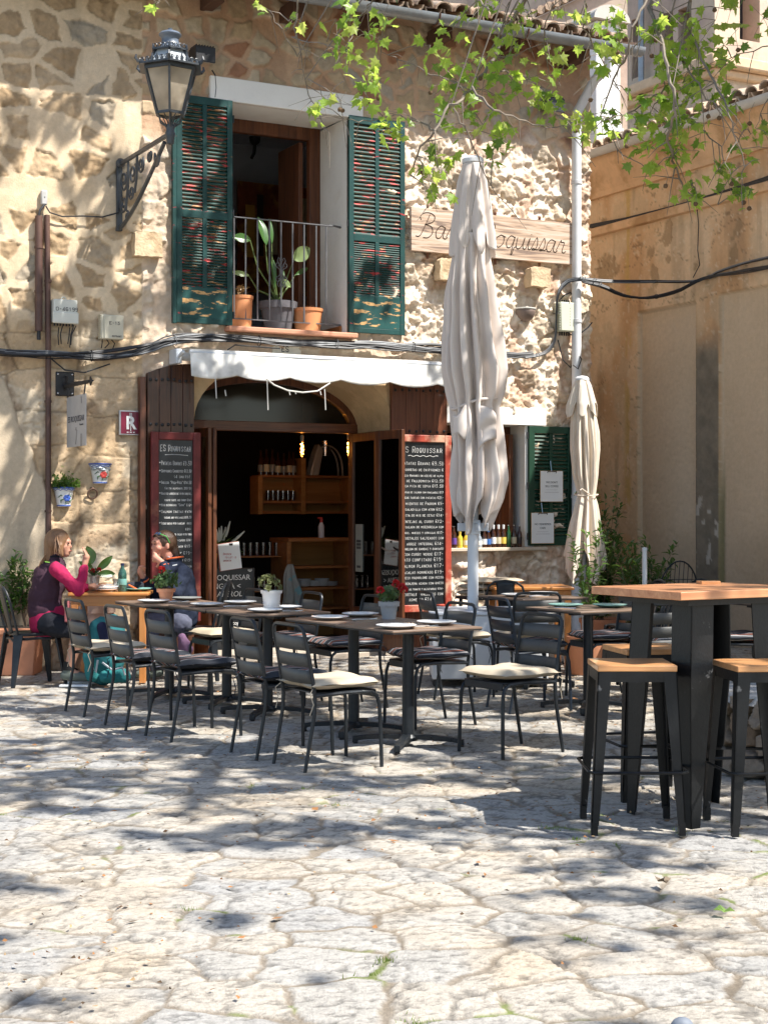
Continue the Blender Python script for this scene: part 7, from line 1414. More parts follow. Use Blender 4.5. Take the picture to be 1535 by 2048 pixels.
# ================================================================ INSIDE THE BAR
IY = 2.9
def ip(px, py, y=IY): x, z = W(px, py, -y); return x, z
M_sh = wood('shelf_wood', (.26, .09, .025), (.40, .16, .05), .5, 'x', 5, .2, .1); M_shb = wood('shelf_back', (.30, .13, .03), (.42, .20, .06), .6, 'x', 3, .2)
t = thing('bar_shelves', 'wooden back-bar wall shelves with bottles and glasses seen through the open door', 'shelf', (0, 0, 0))
x0, zt_ = ip(518, 900); x1, _ = ip(700, 900); z0 = ip(600, 1025)[1]; z1 = ip(600, 953)[1]; z2 = ip(600, 1004)[1]
m = MB(); m.box(x0, x1, IY+.22, IY+.24, z0, z1); m.build('back_panel', M_shb, t)
for z in (z0, z2, z1): m = MB(); m.box(x0, x1, IY-.02, IY+.22, z-.015, z+.015); m.build('shelf', M_sh, t, bevel=.003)
for px in (519, 605, 700): x = ip(px, 900)[0]; m = MB(); m.box(x-.03, x+.03, IY-.03, IY+.219, z0-.02, z1+(.22 if px == 605 else .0)); m.build('upright', M_shb, t, bevel=.003)
r = random.Random(12); GI = 'bottles on the back-bar shelf'
for i, px in enumerate((527, 538, 550, 561, 573, 584, 592)):
    x = ip(px, 900)[0]; h = r.uniform(.26, .33); b = thing('bottle', ['slim dark bottle', 'wine bottle with a small white label', 'wine bottle with white label', 'tall bottle with pale label', 'broad-labelled bottle', 'bottle with grey label', 'dark bottle by the upright'][i]+' on the back-bar shelf,'+[' at its left end', ' second from its left end', ' third from its left end', ' in its middle', ' third from its right end', ' second from its right end', ' at its right end'][i], 'bottle', (x, IY+.08, z1+.0155)); b['group'] = GI
    m = MB(); m.lathe([(0, 0), (.036, 0), (.037, h*.6), (.015, h*.75), (.013, h), (0, h)], n=14); m.build('glass', gb, b); m = MB(); m.lathe([(.0372, h*.12), (.0375, h*.13), (.0375, h*.40), (.0372, h*.41)], n=14); m.build('label', lc if i % 2 else M_gpl, b)
gl = glass('tumbler', (.8, .8, .8), .05, .9); gg_ = 'glasses inside the bar'
def tumbler(x, y, z, lb, r0=.03, h=.12):
    m = MB(); m.lathe([(r0*.8, 0), (r0*.85, .006), (r0, h), (r0*.95, h), (r0*.78, .01), (0, .01)], n=12); return tag(m.build('drinking_glass', gl, loc=(x, y, z)), lb, 'glass', gg_)
g0 = None
for row, (zr, xs_, nm) in enumerate(((z2+.0155, [ip(540+10*k, 0)[0] for k in range(6)], 'row of tumblers on the lower back-bar shelf'), )):
    for i_, x in enumerate(xs_): tumbler(x, IY+.06, zr, ['leftmost', 'second', 'third', 'fourth', 'fifth', 'rightmost'][i_]+' clear tumbler on the lower back-bar shelf')
# counter
CYY = 1.9
def ic(px, py): x, z = W(px, py, -CYY); return x, z
t = thing('bar_counter', 'orange-brown wooden bar counter with open shelves of plates inside the bar', 'counter', (0, 0, 0)); xa, zc = ic(578, 1080); xb, _ = ic(704, 1080); zk = ic(600, 1135)[1]; zk2 = ic(600, 1178)[1]
m = MB(); m.box(xa-.02, xb+.02, CYY-.02, CYY+.5, zc-.02, zc+.02); m.build('worktop', M_sh, t, bevel=.004)
for x in (xa, xb): m = MB(); m.box(x-.025, x+.025, CYY, CYY+.45, 0.01, zc-.021); m.build('upright', M_sh, t, bevel=.003)
for z in (zk, zk2, .35): m = MB(); m.box(xa+.026, xb-.026, CYY+.01, CYY+.45, z-.014, z+.014); m.build('shelf', M_sh, t, bevel=.003)
m = MB(); m.box(xa, xb, CYY+.451, CYY+.47, 0.01, zc-.021); m.build('back_panel', M_shb, t)
for i, (px, n) in enumerate(((600, 6), (618, 7), (640, 5), (655, 7), (672, 4))):
    x = ic(px, 0)[0]
    for k in range(n): o = pl0.copy(); COL.objects.link(o); o.location = (x, CYY+.15, zk2+.016+.012*k); o.scale = (.7, .7, .7); tag(o, 'white plate of the '+['leftmost', 'second', 'middle', 'fourth', 'rightmost'][i]+' stack under the bar counter', 'plate', 'plates stacked inside the bar')
for i in range(7): tumbler(ic(496+13*i, 0)[0], CYY+.3, .95, ['leftmost', 'second', 'third', 'middle', 'fifth', 'sixth', 'rightmost'][i]+' tall glass in the upper rack left of the bar counter', .028, .15); tumbler(ic(506+11*i, 0)[0], CYY+.3, .56, ['leftmost', 'second', 'third', 'middle', 'fifth', 'sixth', 'rightmost'][i]+' tall glass in the lower rack left of the bar counter', .028, .15)
m = MB(); xs0 = ic(485, 0)[0]; [m.box(xs0, xa-.03, CYY+.15, CYY+.45, z-.012, z) for z in (.95, .56)]; tag(m.build('glass_rack', M_sh), 'dim wooden rack of glasses left of the bar counter', 'rack')
x, z = ic(650, 1078); m = MB(); m.lathe([(0, 0), (.035, 0), (.037, .13), (.018, .17), (.014, .20), (0, .20)], n=14); m.cur = 1; m.lathe([(.016, .17), (.018, .175), (.018, .215), (0, .22)], n=12); m.box(-.045, .01, -.012, .012, .215, .235); tag(m.build('spray_bottle', [pm('milky_plastic', (.55, .55, .55), .4), M_red], loc=(x, CYY+.1, zc+.021)), 'white spray bottle with red head on the bar counter', 'bottle')
# towel
def tow(u, v): 
    x0_, z_ = ic(576, 1128); w0 = .03+.11*v**.7; return (x0_+(u-.5)*2*w0+.02*v-.015*math.sin(6*v), CYY-.06-.03*math.sin(u*14+v*2)*v, z_-.46*v+.015*math.sin(7*u)*v)
m = MB(); m.grid(tow, 24, 16); tag(m.build('towel', pm('towel_grey', (.36, .35, .31), .95, var=.1, bump=.4, bs=60, col2=(.22, .40, .42), thr=(.58, .60)), solid=.006, ang=180), 'pale grey and teal towel hanging at the bar counter corner', 'towel')
# arched metal juicer on top shelf, plus pendant bulbs
x, z = ip(655, 944); t = thing('coffee_machine', 'pale arched metal machine on the back-bar top shelf', 'machine', (x, IY+.06, z1+.016)); M_pal = pm('pale_metal', (.50, .47, .43), .35, metal=.3)
for s in (-.06, .06): m = MB(); m.grid(lambda u, v: (.20*math.cos(math.pi*(1-u))*(1-.12*0)+.02*v*0, s+.03*(v-.5), .36*math.sin(math.pi*u)**.8), 20, 2); m.build('arch', M_pal, t, solid=.012)
m = MB(); m.prism([(-.24, 0), (-.12, 0), (-.06, .30), (-.12, .38), (-.17, .25)], -.07, .07); m.build('side_panel', M_pal, t, bevel=.01); m = MB(); m.lathe([(0, .24), (.06, .24), (.075, .42), (0, .43)], n=18); m.build('drum', M_cut, t)
M_em = emit('filament', (1, .42, .10), 70)
def bulb(px, py, y, lb, s=1.):
    x, z = W(px, py, -y); t = thing('pendant_bulb', lb, 'lamp', (x, y, z)); m = MB(); m.tube([(0, 0, .14), (0, 0, 2.95-z)], .003, 5); m.build('flex', M_cab, t); m = MB(); m.lathe([(0, .07), (.018, .07), (.02, .13), (.012, .145), (0, .145)], n=14); m.build('socket', pm('socket_white', (.5, .48, .42), .5), t)
    m = MB(); m.lathe([(0, -.10*s), (.03, -.085*s), (.045*s, -.03), (.04, .02), (.018, .07)], n=18); m.build('bulb_glass', glass('amber_glass', (1, .75, .4), .02, .3), t); m = MB(); m.tube([(.014*math.cos(k*1.3), .014*math.sin(k*1.3), -.065*s+.009*k) for k in range(14)], .0045, 5); m.build('filament', M_em, t)
bulb(604, 896, 1.6, 'glowing spiral filament bulb hanging in the middle of the bar doorway'); bulb(697, 892, 1.35, 'glowing tubular filament bulb hanging at the right of the bar doorway', 1.2); bulb(401, 950, 2.4, 'small warm lamp glowing deep in the bar at the left')
# chalk stand in the doorway
x0, z1_ = W(396, 1139, -.95); x1, _ = W(506, 1139, -.95); t = thing('chalk_stand', 'black A-frame chalk board listing drinks, standing in the doorway', 'menu board', (x0, .95, 0)); w_ = x1-x0; h_ = z1_
m = MB(); m.box(0, w_, -.01, .012, .012, h_); m.build('board', M_slate, t); m = MB(); [m.box(*q) for q in ((-.012, .006, -.016, .016, 0, h_+.008), (w_-.006, w_+.012, -.016, .016, 0, h_+.008), (.006, w_-.006, -.0155, .0155, h_-.006, h_+.008))]; m.build('frame', M_edge, t, bevel=.003)
for s, xx, zz1, sz, sh_ in (('ES  ROQUISSAR', w_/2+.0, h_-.115, .078, 0), ('SANGRIA <', w_*.44, h_-.205, .080, .0), ('APEROL', w_*.56, h_-.285, .078, .2), ('CAMPARI C', w_*.5, h_-.385, .064, 0), ('Tinto and lemon', w_*.52, .40, .062, .2), ('4.5   copa', w_*.6, .28, .055, .2), ('manzanilla', w_*.62, .17, .055, .1), ('$ 4.5', w_*.62, .10, .05, 0)): font_part('lettering', s, sz, M_chalk, t, (xx, -.012, zz1), shear=sh_)
m = MB(); r = random.Random(9)
for cx in (.04, w_-.04): [m.tube([(cx+.03*math.cos(a)*k/6, -.0125, h_-.035+.014*math.sin(a)*k/6+.004*k) for a in [6.283*i/9 for i in range(10)]], .0018, 4) for k in range(2, 6)]
stroke_mesh(m, [bez([(.10, h_-.50), (.20, h_-.47), (.34, h_-.50), (.40, h_-.46), (.30, h_-.44), (.25, h_-.48)]), bez([(.05, h_-.22), (.0+.04, h_-.24), (.10, h_-.26), (.11, h_-.23)])], .010, -.0125); m.build('chalk_ornament', M_chalk, t, smooth=False)
m = MB(); m.bar((.02, .02, h_-.05), (.02, .32, 0.01), .02, .012); m.bar((w_-.02, .02, h_-.05), (w_-.02, .32, .01), .02, .012); m.build('back_leg', M_edge, t)
xp, zp = W(440, 1142, -.93); t = thing('notice', 'white sheet with red handwriting clipped above the drinks chalk board', 'notice', (xp+.01, .93, zp), 0); m = MB(); m.box(0, .235, -.002, .001, 0, .275, rot=(0, R(-7), 0), piv=(0, 0, 0)); m.build('paper', M_white, t); m = MB(); m.box(-.01, .23, .002, .006, -.004, .28, rot=(0, R(-7), 0), piv=(0, 0, 0)); m.build('backing', pm('pink_board', (.35, .12, .08), .6), t)
m = MB(); mr_ = pm('red_ink', (.50, .10, .09), .6, bump=0)
for i, s in enumerate(('Broken', '  toilet is', ' broken')): stroke_mesh(m, strokes(s, .025-.004*i, .165-.034*i, .020, r, .1, .8, .05)[0], .0030, -.0035)
m.build('handwriting', mr_, t, smooth=False); m = MB(); m.box(.09, .13, -.006, .008, .262, .285); m.build('bulldog_clip', M_edge, t)
xp, zp = W(450, 1090, -1.1); t = thing('flower_vase', 'vase of dried white plumes behind the drinks chalk board', 'vase', (xp-.02, 1.15, 0)); m = MB(); m.lathe([(0, .72), (.05, .72), (.07, .85), (.04, 1.0), (.045, 1.05), (0, 1.05)], n=16); m.build('vase', M_gp, t)
m = MB(); [m.box(-.15, .2, -.1, .25, .68, .715), m.box(-.12, -.09, .0, .03, .0, .68), m.box(.13, .16, .0, .03, .0, .68)]; sd = m.build('side_table', M_sh); sd.location = (xp-.02, 1.15, 0); tag(sd, 'small dark side table under the dried plume vase', 'table')
m = MB(); s = MB(); r = random.Random(4)
for k in range(9):
    a = r.uniform(-.5, .35) if k < 7 else .9; L = r.uniform(.18, .30); b = Vector((0, 0, 1.03)); d = Vector((math.sin(a)*.9, -.1, math.cos(a))); s.tube([b, b+d*L], .003, 5); m.tube([b+d*L*.6, b+d*(L*.85), b+d*(L+.06)], [.012, .016, .006], 7)
m.build('plume', pm('plume_white', (.70, .66, .55), .9, bump=.3), t); s.build('stalk', M_stem, t); m = MB()
for k in range(16): d = rnd_dir(r, .8); leaf_shape(m, Vector((0, 0, 1.03)), d, Vector((0, 0, 1)), .26, .014, .1, .2)
m.build('blades', M_ger, t, smooth=False)
xp, zp = W(420, 1140, -1.4); t = thing('fruit_bowl', 'bowl of yellow lemons in the dim doorway at the left', 'bowl', (xp, 1.4, .88)); m = MB(); m.lathe([(0, 0), (.06, 0), (.13, .06), (.125, .065), (.05, .01), (0, .01)], n=20); m.build('bowl', M_sh, t)
for k in range(7): m = MB(); m.ball((.06*math.cos(k*1.05), .05*math.sin(k*1.05), .07+.04*(k % 2)), .035, 10, (1.25, 1, 1)); m.build('lemon', pm('lemon', (.60, .42, .04), .45, bump=.2), t)
m = MB(); m.box(-.2, .25, -.15, .25, .86, .88); m.box(-.18, -.15, -.1, -.07, 0, .86); m.box(.2, .23, -.1, -.07, 0, .86); tag(m.build('side_table', M_sh, loc=(xp, 1.4, 0)), 'dark side table carrying the lemon bowl inside the door', 'table')
# ---- upstairs room: painting and sconce
mp_ = striped('painting_oil', (.16, .03, .015), (.45, .20, .03), (.04, .05, .03), 'X', 2.2)
x, z = W(600, 440, -3.6); t = thing('painting', 'dark warm-coloured abstract painting on the upstairs room wall', 'painting', (x-.1, 3.6, z-.55)); m = MB(); m.box(-.75, .75, -.03, .0, -.4, .95); m.build('canvas', pm('oil_paint', (.20, .05, .02), .4, var=.6, ns=3, bump=.4, bs=20, col2=(.42, .22, .04), thr=(.48, .56)), t); m = MB()
for k in range(9): r = random.Random(k); m.cur = k % 3; m.box(-.65+.15*k, -.57+.15*k+r.uniform(0, .05), -.036, -.031, -.2+r.uniform(0, .3), .5+r.uniform(0, .4))
m.build('brush_strokes', [pm('ochre_paint', (.55, .30, .06), .4), pm('dark_paint', (.04, .03, .03), .4), pm('cream_paint', (.5, .42, .28), .4)], t)
x, z = W(503, 300, -3.6); t = thing('wall_sconce', 'small black wall sconce in the upstairs room', 'lamp', (x, 3.6, z)); m = MB(); m.tube([(0, 0, -.1), (0, -.08, -.05), (0, -.10, .06)], .02, 8); m.lathe([(.02, .04), (.06, .07), (.07, .14), (0, .14)], (0, -.10, 0), 14); m.build('fitting', M_blk, t)
# ================================================================ PEOPLE AND THEIR TABLE
M_skin = pm('skin', (.52, .27, .18), .55, var=.08, ns=12, bump=.1, bs=80, col2=(.58, .25, .18), thr=(.55, .75), spec=.35)
def cloth(name, c, v=.12): return pm(name, c, .85, var=v, ns=6, bump=.8, bs=11, spec=.15)
def person(label, Y0, joints, loc):
    t = thing('person', label, 'person', loc); L = Vector(loc)
    J = {k: P(v[0], v[1], Y0+v[2])-L for k, v in joints.items()}; return t, J
def hand(pr, wrist, palm, fdir, side, s=1.0, curl=.6):
    "palm, four fingers of different length bending at two joints, thumb from the side of the palm"
    f = (palm-wrist).normalized(); sd = side.normalized(); nrm = f.cross(sd).normalized(); fd = fdir.normalized()
    pr.append(('c', wrist, .022*s, palm, .028*s)); pr.append(('c', palm-sd*.022*s, .017*s, palm+sd*.022*s, .017*s))
    for i, ln in enumerate((.062, .072, .066, .050)):
        b = palm+sd*(-.030+.020*i)*s+f*.015*s; m1 = b+(f*(1-curl)+fd*curl).normalized()*ln*.5*s; m2 = m1+(fd*.8+nrm*.35*curl-f*.3*curl).normalized()*ln*.5*s
        pr.append(('c', b, .0095*s, m1, .0088*s)); pr.append(('c', m1, .0088*s, m2, .0075*s))
    tb = wrist.lerp(palm, .5)+sd*-.028*s; tm = tb-sd*.022*s+fd*.022*s+f*.012*s; tt = tm+fd*.028*s+sd*.006*s; pr.append(('c', tb, .012*s, tm, .011*s)); pr.append(('c', tm, .010*s, tt, .009*s))
# ---- woman in the vest (left, seen from her right side, facing right)
Y0 = 13.0; base = P(70, 1371, Y0); base.z = 0
t, J = person('woman with long light-brown hair, dark plum vest and magenta sleeves, elbow on the table', Y0,
    dict(pel=(96, 1240, 0), wai=(92, 1200, 0), che=(99, 1152, 0), nb=(112, 1122, 0), nt=(117, 1106, 0), hd=(121, 1088, 0), shn=(113, 1138, -.16), shf=(113, 1136, .16), eln=(158, 1181, -.16), wrn=(169, 1133, -.08), pan=(173, 1114, -.06), elf=(150, 1180, .20), wrf=(176, 1174, .16), paf=(188, 1172, .14),
         hpn=(98, 1247, -.09), hpf=(98, 1247, .09), knn=(160, 1262, -.12), knf=(166, 1262, .10), ann=(137, 1340, -.12), anf=(148, 1342, .12)), base)
F_ = RT*1.0; U_ = Vector((0, 0, 1)); A_ = FW*1.0
W1 = t
pr = [('c', J['pel'], .125, J['wai'], .105), ('c', J['wai'], .105, J['che'], .115), ('c', J['che'], .11, J['nb'], .05), ('c', J['nb'], .048, J['nt'], .046), ('c', J['shn'], .045, J['shf'], .045)]
hd = J['hd']; face = (F_*.97+A_*-.1).normalized(); sdv = face.cross(U_)
pr += [('e', hd+U_*.012-face*.012, .098, (1.0, .82, 1.02), (0, 0, -ANG)), ('c', hd-U_*.03+face*.030, .062, hd-U_*.075+face*.048, .036), ('c', hd+face*.082-U_*.0, .008, hd+face*.094-U_*.028, .010), ('c', hd+face*.078-U_*.058-sdv*.012, .012, hd+face*.078-U_*.058+sdv*.012, .012), ('c', hd+face*.072+U_*.022-sdv*.03, .014, hd+face*.072+U_*.022+sdv*.03, .014)]
for s in (-1, 1): pr.append(('e', hd+sdv*s*.080-U_*.012-face*.012, .026, (.55, .35, 1.1), (0, 0, -ANG)))
pr += [('c', J['shn'], .045, J['eln'], .036), ('c', J['eln'], .035, J['wrn'], .024), ('c', J['shf'], .045, J['elf'], .036), ('c', J['elf'], .035, J['wrf'], .024)]
hand(pr, J['wrn'], J['pan'], (-F_*.5+U_*.7), A_*-1, 1.05, .7); hand(pr, J['wrf'], J['paf'], (F_*.9-U_*.2), A_, 1.0, .4)
for a, b, c in (('hpn', 'knn', 'ann'), ('hpf', 'knf', 'anf')): pr += [('c', J[a], .088, J[b], .058), ('c', J[b], .056, J[b].lerp(J[c], .35), .058), ('c', J[b].lerp(J[c], .35), .056, J[c], .034), ('c', J[c], .034, J[c]+F_*.11-U_*.06, .030)]
organic('body', pr, M_skin, t, .0075, 2, .4)
M_plum = cloth('plum_vest', (.055, .028, .04)); M_mag = cloth('magenta_shirt', (.36, .02, .075)); M_shr = cloth('black_shorts', (.018, .019, .024)); M_hair = pm('fair_hair', (.19, .10, .048), .5, var=.35, ns=5, bump=.8, bs=25, stretch=(3, 3, .4)); M_shoe = cloth('grey_shoe', (.12, .14, .12)); M_sock = cloth('black_sock', (.02, .02, .02))
organic('vest', [('c', J['pel']+U_*.075-F_*.02, .150, J['wai']-F_*.01, .138), ('c', J['wai']-F_*.01, .138, J['che']-U_*.02, .143), ('c', J['che']-U_*.02, .143, J['nb']-U_*.035, .085), ('c', J['nb']-U_*.02, .066, J['nb']+U_*.022, .060), ('c', J['shn']+A_*.035-U_*.01, .070, J['shf']-A_*.035-U_*.01, .070)], M_plum, t, .010, 8)
m = MB(); m.tube([J['nb']+U_*.038+F_*.055*math.cos(a)+A_*.055*math.sin(a) for a in [6.283*i/18 for i in range(18)]], .010, 8, closed=True); m.build('collar_band', M_shr, t)
for s, a, b, c in ((-1, 'shn', 'eln', 'wrn'), (1, 'shf', 'elf', 'wrf')): organic('sleeve', [('c', J[a], .062, J[b], .050), ('c', J[b], .050, J[b].lerp(J[c], .92), .036), ('c', J[b].lerp(J[c], .70), .038, J[b].lerp(J[c], .76), .040)], M_mag, t, .008, 5)
organic('shirt_hem', [('c', J['pel']+U_*.06-F_*.01, .148, J['pel']-U_*.02-F_*.01, .145), ('c', J['pel']-U_*.01-A_*.05, .12, J['pel']-U_*.02+A_*.05+F_*.02, .12)], M_mag, t, .010, 6)
organic('shorts', [('c', J[a], .108, J[a].lerp(J[b], .9), .080) for a, b in (('hpn', 'knn'), ('hpf', 'knf'))]+[('c', J['hpn'], .10, J['hpf'], .10)], M_shr, t, .010, 6)
for a in ('ann', 'anf'):
    f = J[a]; organic('shoe', [('c', f-F_*.03-U_*.045, .040, f+F_*.05-U_*.048, .042), ('c', f+F_*.05-U_*.05, .042, f+F_*.15-U_*.058, .034), ('c', f-U_*.045, .036, f+U_*.0, .042)], M_shoe, t, .008, 4); m = MB(); m.box(-.07, .19, -.045, .045, -.012, .010, rot=(0, 0, -ANG), piv=(0, 0, 0)); o = m.build('sole', M_white, t, bevel=.008); o.location = f+Vector((0, 0, -f.z+.012)); m = MB(); m.tube([f+U_*.0, f+U_*.07], [.044, .040], 12); m.build('sock', M_sock, t)
organic('hair', [('e', hd+U_*.026-face*.028, .108, (1.02, .92, 1.0), (0, 0, -ANG)), ('c', hd+U_*.01-face*.06, .080, J['nb']-F_*.050+U_*.025, .050), ('c', hd-U_*.01-A_*.075+face*.015, .026, hd-U_*.095-A_*.075+face*.030, .016), ('c', hd-U_*.01+A_*.075+face*.015, .026, hd-U_*.095+A_*.075+face*.03, .016)], M_hair, t, .009, 3)
m = MB(); r = random.Random(3)
for k in range(60): a = r.uniform(-1, 1); o0 = hd-face*.085-U_*.05+A_*.05*a; m.tube([o0, J['nb']-F_*(.10+r.uniform(0, .02))+A_*.05*a-U_*.01, P(76+r.uniform(-5, 8), 1150, Y0-.02)-base+A_*.05*a, P(70+r.uniform(-6, 8), 1160+r.uniform(0, 22), Y0-.02)-base+A_*.06*a], [.006, .007, .006, .002], 4)
for k in range(40): a = r.uniform(-.09, .09); o0 = hd+U_*.11-face*.02+A_*a*.5; e_ = hd+A_*(a*1.0-.02)-U_*r.uniform(.03, .10)+face*r.uniform(-.02, .04)-A_*.065; m.tube([o0, o0.lerp(e_, .5)-A_*.045+U_*.0, e_], [.004, .005, .002], 4)
m.build('loose_hair', M_hair, t)
m = MB(); m.ball(hd+face*.083+sdv*-.034+U_*.006, .009, 8, (1, 1, .6)); m.ball(hd+face*.083+sdv*.034+U_*.006, .009, 8, (1, 1, .6)); m.build('eyes', pm('eye_dark', (.03, .02, .02), .2), t)
m = MB(); m.tube([hd+face*.09-U_*.058-sdv*.02, hd+face*.095-U_*.056, hd+face*.09-U_*.058+sdv*.02], .0045, 6); m.build('lips', pm('lips', (.42, .12, .10), .5), t)
m = MB(); m.box(-.02, .02, -.003, .003, -.004, .004); o = m.build('logo_tab', pm('lime_tab', (.25, .5, .08), .5), t, loc=P(95, 1124, Y0-.17)-base, rot=(0, R(10), -ANG))
m = MB(); m.box(-.02, .02, -.05, .02, -.16, .02); m.build('tassel_pouch', pm('dusty_pink', (.42, .12, .12), .7), t, loc=P(136, 1205, Y0-.19)-base, rot=(0, 0, -ANG), bevel=.01)
# ---- woman in the navy jacket (facing left)
Y0 = 13.55; base = P(352, 1360, Y0); base.z = 0
t, J = person('woman with sunglasses on her dark hair, navy jacket with orange trim, fist at her mouth', Y0,
    dict(pel=(362, 1240, 0), wai=(362, 1200, 0), che=(355, 1158, 0), nb=(344, 1126, 0), nt=(335, 1110, -.01), hd=(325, 1090, -.02), shn=(368, 1146, -.15), shf=(336, 1144, .15), eln=(352, 1188, -.26), wrn=(326, 1126, -.20), pan=(311, 1115, -.16), elf=(306, 1196, .12), wrf=(287, 1156, .06), paf=(281, 1142, .04),
         hpn=(360, 1247, -.09), hpf=(352, 1247, .09), knn=(300, 1242, -.12), knf=(296, 1242, .10), ann=(312, 1335, -.12), anf=(305, 1335, .12)), base)
F_ = -RT; face = (F_*.86-A_*.50).normalized(); sdv = face.cross(U_); hd = J['hd']; az = math.atan2(face.y, face.x)
pr = [('c', J['pel'], .125, J['wai'], .11), ('c', J['wai'], .11, J['che'], .12), ('c', J['che'], .11, J['nb'], .05), ('c', J['nb'], .050, J['nt'], .048), ('c', J['nt'], .046, hd-U_*.03, .05), ('c', J['shn'], .045, J['shf'], .045)]
pr += [('e', hd+U_*.014-face*.014, .100, (1.0, .82, 1.04), (0, 0, az)), ('c', hd-U_*.03+face*.030, .064, hd-U_*.082+face*.046, .038), ('c', hd+face*.084-U_*.0, .009, hd+face*.096-U_*.027, .011), ('c', hd+face*.08-U_*.058-sdv*.014, .012, hd+face*.08-U_*.058+sdv*.014, .012), ('c', hd+face*.076+U_*.026-sdv*.034, .014, hd+face*.076+U_*.026+sdv*.034, .014), ('e', hd+face*.055-U_*.025+sdv*.045, .026, (1, 1, 1)), ('e', hd+face*.055-U_*.025-sdv*.045, .026, (1, 1, 1))]
for s in (-1, 1): pr.append(('e', hd+sdv*s*.086-U_*.008-face*.014, .029, (.55, .35, 1.15), (0, 0, az)))
pr += [('c', J['shn'], .045, J['eln'], .037), ('c', J['eln'], .036, J['wrn'], .025), ('c', J['shf'], .045, J['elf'], .037), ('c', J['elf'], .036, J['wrf'], .025)]
hand(pr, J['wrn'], J['pan'], (-RT*.35+A_*.9-U_*.25), U_*1.0, 1.1, .9); hand(pr, J['wrf'], J['paf'], (RT*.5-A_*.6+U_*.2), U_*.6-A_*.8, 1.1, .9)
for a, b, c in (('hpn', 'knn', 'ann'), ('hpf', 'knf', 'anf')): pr += [('c', J[a], .088, J[b], .058), ('c', J[b], .056, J[b].lerp(J[c], .35), .056), ('c', J[b].lerp(J[c], .35), .054, J[c], .034), ('c', J[c], .034, J[c]+F_*.11-U_*.06, .030)]
organic('body', pr, pm('skin_rosy', (.56, .26, .18), .5, var=.08, ns=12, bump=.1, bs=80, spec=.35), t, .0075, 2, .4)
M_nav = cloth('navy_jacket', (.020, .026, .045), .25); M_org = pm('orange_trim', (.85, .16, .04), .6, bump=0); M_trs = cloth('grey_trousers', (.09, .095, .13)); M_dh = pm('brown_hair', (.075, .04, .022), .42, var=.45, ns=6, bump=.9, bs=30, stretch=(3, 3, .6))
organic('jacket', [('c', J['pel']+U_*.03, .155, J['wai'], .150), ('c', J['wai'], .150, J['che'], .150), ('c', J['che'], .145, J['nb']-U_*.03, .085), ('c', J['shn']-U_*.012, .068, J['shf']-U_*.012, .068), ('c', J['nb'], .075, J['nb']+U_*.02+RT*.03, .060),
    ('c', J['shn'], .070, J['eln'], .060), ('c', J['eln'], .060, J['eln'].lerp(J['wrn'], .90), .043), ('c', J['shf'], .070, J['elf'], .060), ('c', J['elf'], .060, J['elf'].lerp(J['wrf'], .86), .043)], M_nav, t, .009, 5)
for a, b, q in (('eln', 'wrn', .91), ('elf', 'wrf', .87)): c = J[a].lerp(J[b], q); d = (J[b]-J[a]).normalized(); e1 = d.orthogonal().normalized(); e2 = d.cross(e1); m = MB(); m.tube([c+(e1*math.cos(w_)+e2*math.sin(w_))*.036 for w_ in [6.283*i/16 for i in range(16)]], .008, 8, closed=True); m.build('orange_cuff', M_org, t)
cc = J['nb']+U_*.045+RT*.02; mc_ = []
for i in range(15): a = R(-70+320*i/14)+az; mc_.append(cc+Vector((math.cos(a+math.pi/2*0+.9), math.sin(a+.9), 0))*.078+U_*(.030*math.sin(i/14*math.pi)-.02))
m = MB(); m.tube(mc_, .007, 6); m.build('orange_collar_edge', M_org, t)
m = MB(); m.grid(lambda u, v: tuple(cc+Vector((math.cos(az-2.2+2.8*u), math.sin(az-2.2+2.8*u), 0))*(.056+.020*v)+U_*(-.03+.045*v)), 14, 4); m.build('collar_lining', pm('pale_lining', (.6, .6, .6), .8, col2=(.25, .25, .28), thr=(.5, .55), ns=40), t, solid=.004)
organic('trousers', [('c', J['hpn'], .110, J['knn'], .078), ('c', J['hpf'], .110, J['knf'], .078), ('c', J['hpn'], .115, J['hpf'], .115), ('c', J['knn'], .076, J['ann'], .050), ('c', J['knf'], .076, J['anf'], .050)], M_trs, t, .010, 5)
for a in ('ann', 'anf'): f = J[a]; organic('shoe', [('c', f-F_*.03-U_*.045, .040, f+F_*.05-U_*.048, .042), ('c', f+F_*.05-U_*.05, .042, f+F_*.15-U_*.058, .034), ('c', f-U_*.045, .036, f+U_*.0, .042)], M_shoe, t, .008, 4)
organic('hair', [('e', hd+U_*.030-face*.030, .106, (1.0, .90, .98), (0, 0, az)), ('c', hd-U_*.0-face*.075, .060, J['nb']+RT*.045+U_*.06, .032), ('c', hd+U_*.068+face*.035, .034, hd+U_*.06-face*.05, .06)], M_dh, t, .008, 3)
m = MB(); r = random.Random(5)
for k in range(90): a = r.uniform(-1, 1); o0 = hd+U_*.07+face*.07+sdv*.055*a+U_*.02*(1-a*a); md = hd+U_*.118-face*.02+sdv*.075*a-U_*.045*a*a; e_ = hd-face*.11+sdv*.06*a-U_*r.uniform(.02, .09); m.tube([o0, md, e_], [.003, .004, .003], 4)
for k in range(40): d = rnd_dir(r); o0 = J['nb']+RT*.05+U_*.05; m.tube([o0+d*.02, o0+d*.045+U_*.01, o0+d*.05-U_*.02], [.005, .005, .002], 4)
m.build('loose_hair', M_dh, t)
SG = thing('sunglasses', None, None); SG.parent = t
m = MB(); g0 = hd+U_*.098+face*.045
for s in (-1, 1): m.ball(g0+sdv*s*.032, .026, 12, (.35, 1, .75), Euler((0, R(-50), az)).to_matrix())
m.build('lenses', pm('blue_lens', (.02, .05, .12), .08, spec=.8, bump=0), SG); m = MB()
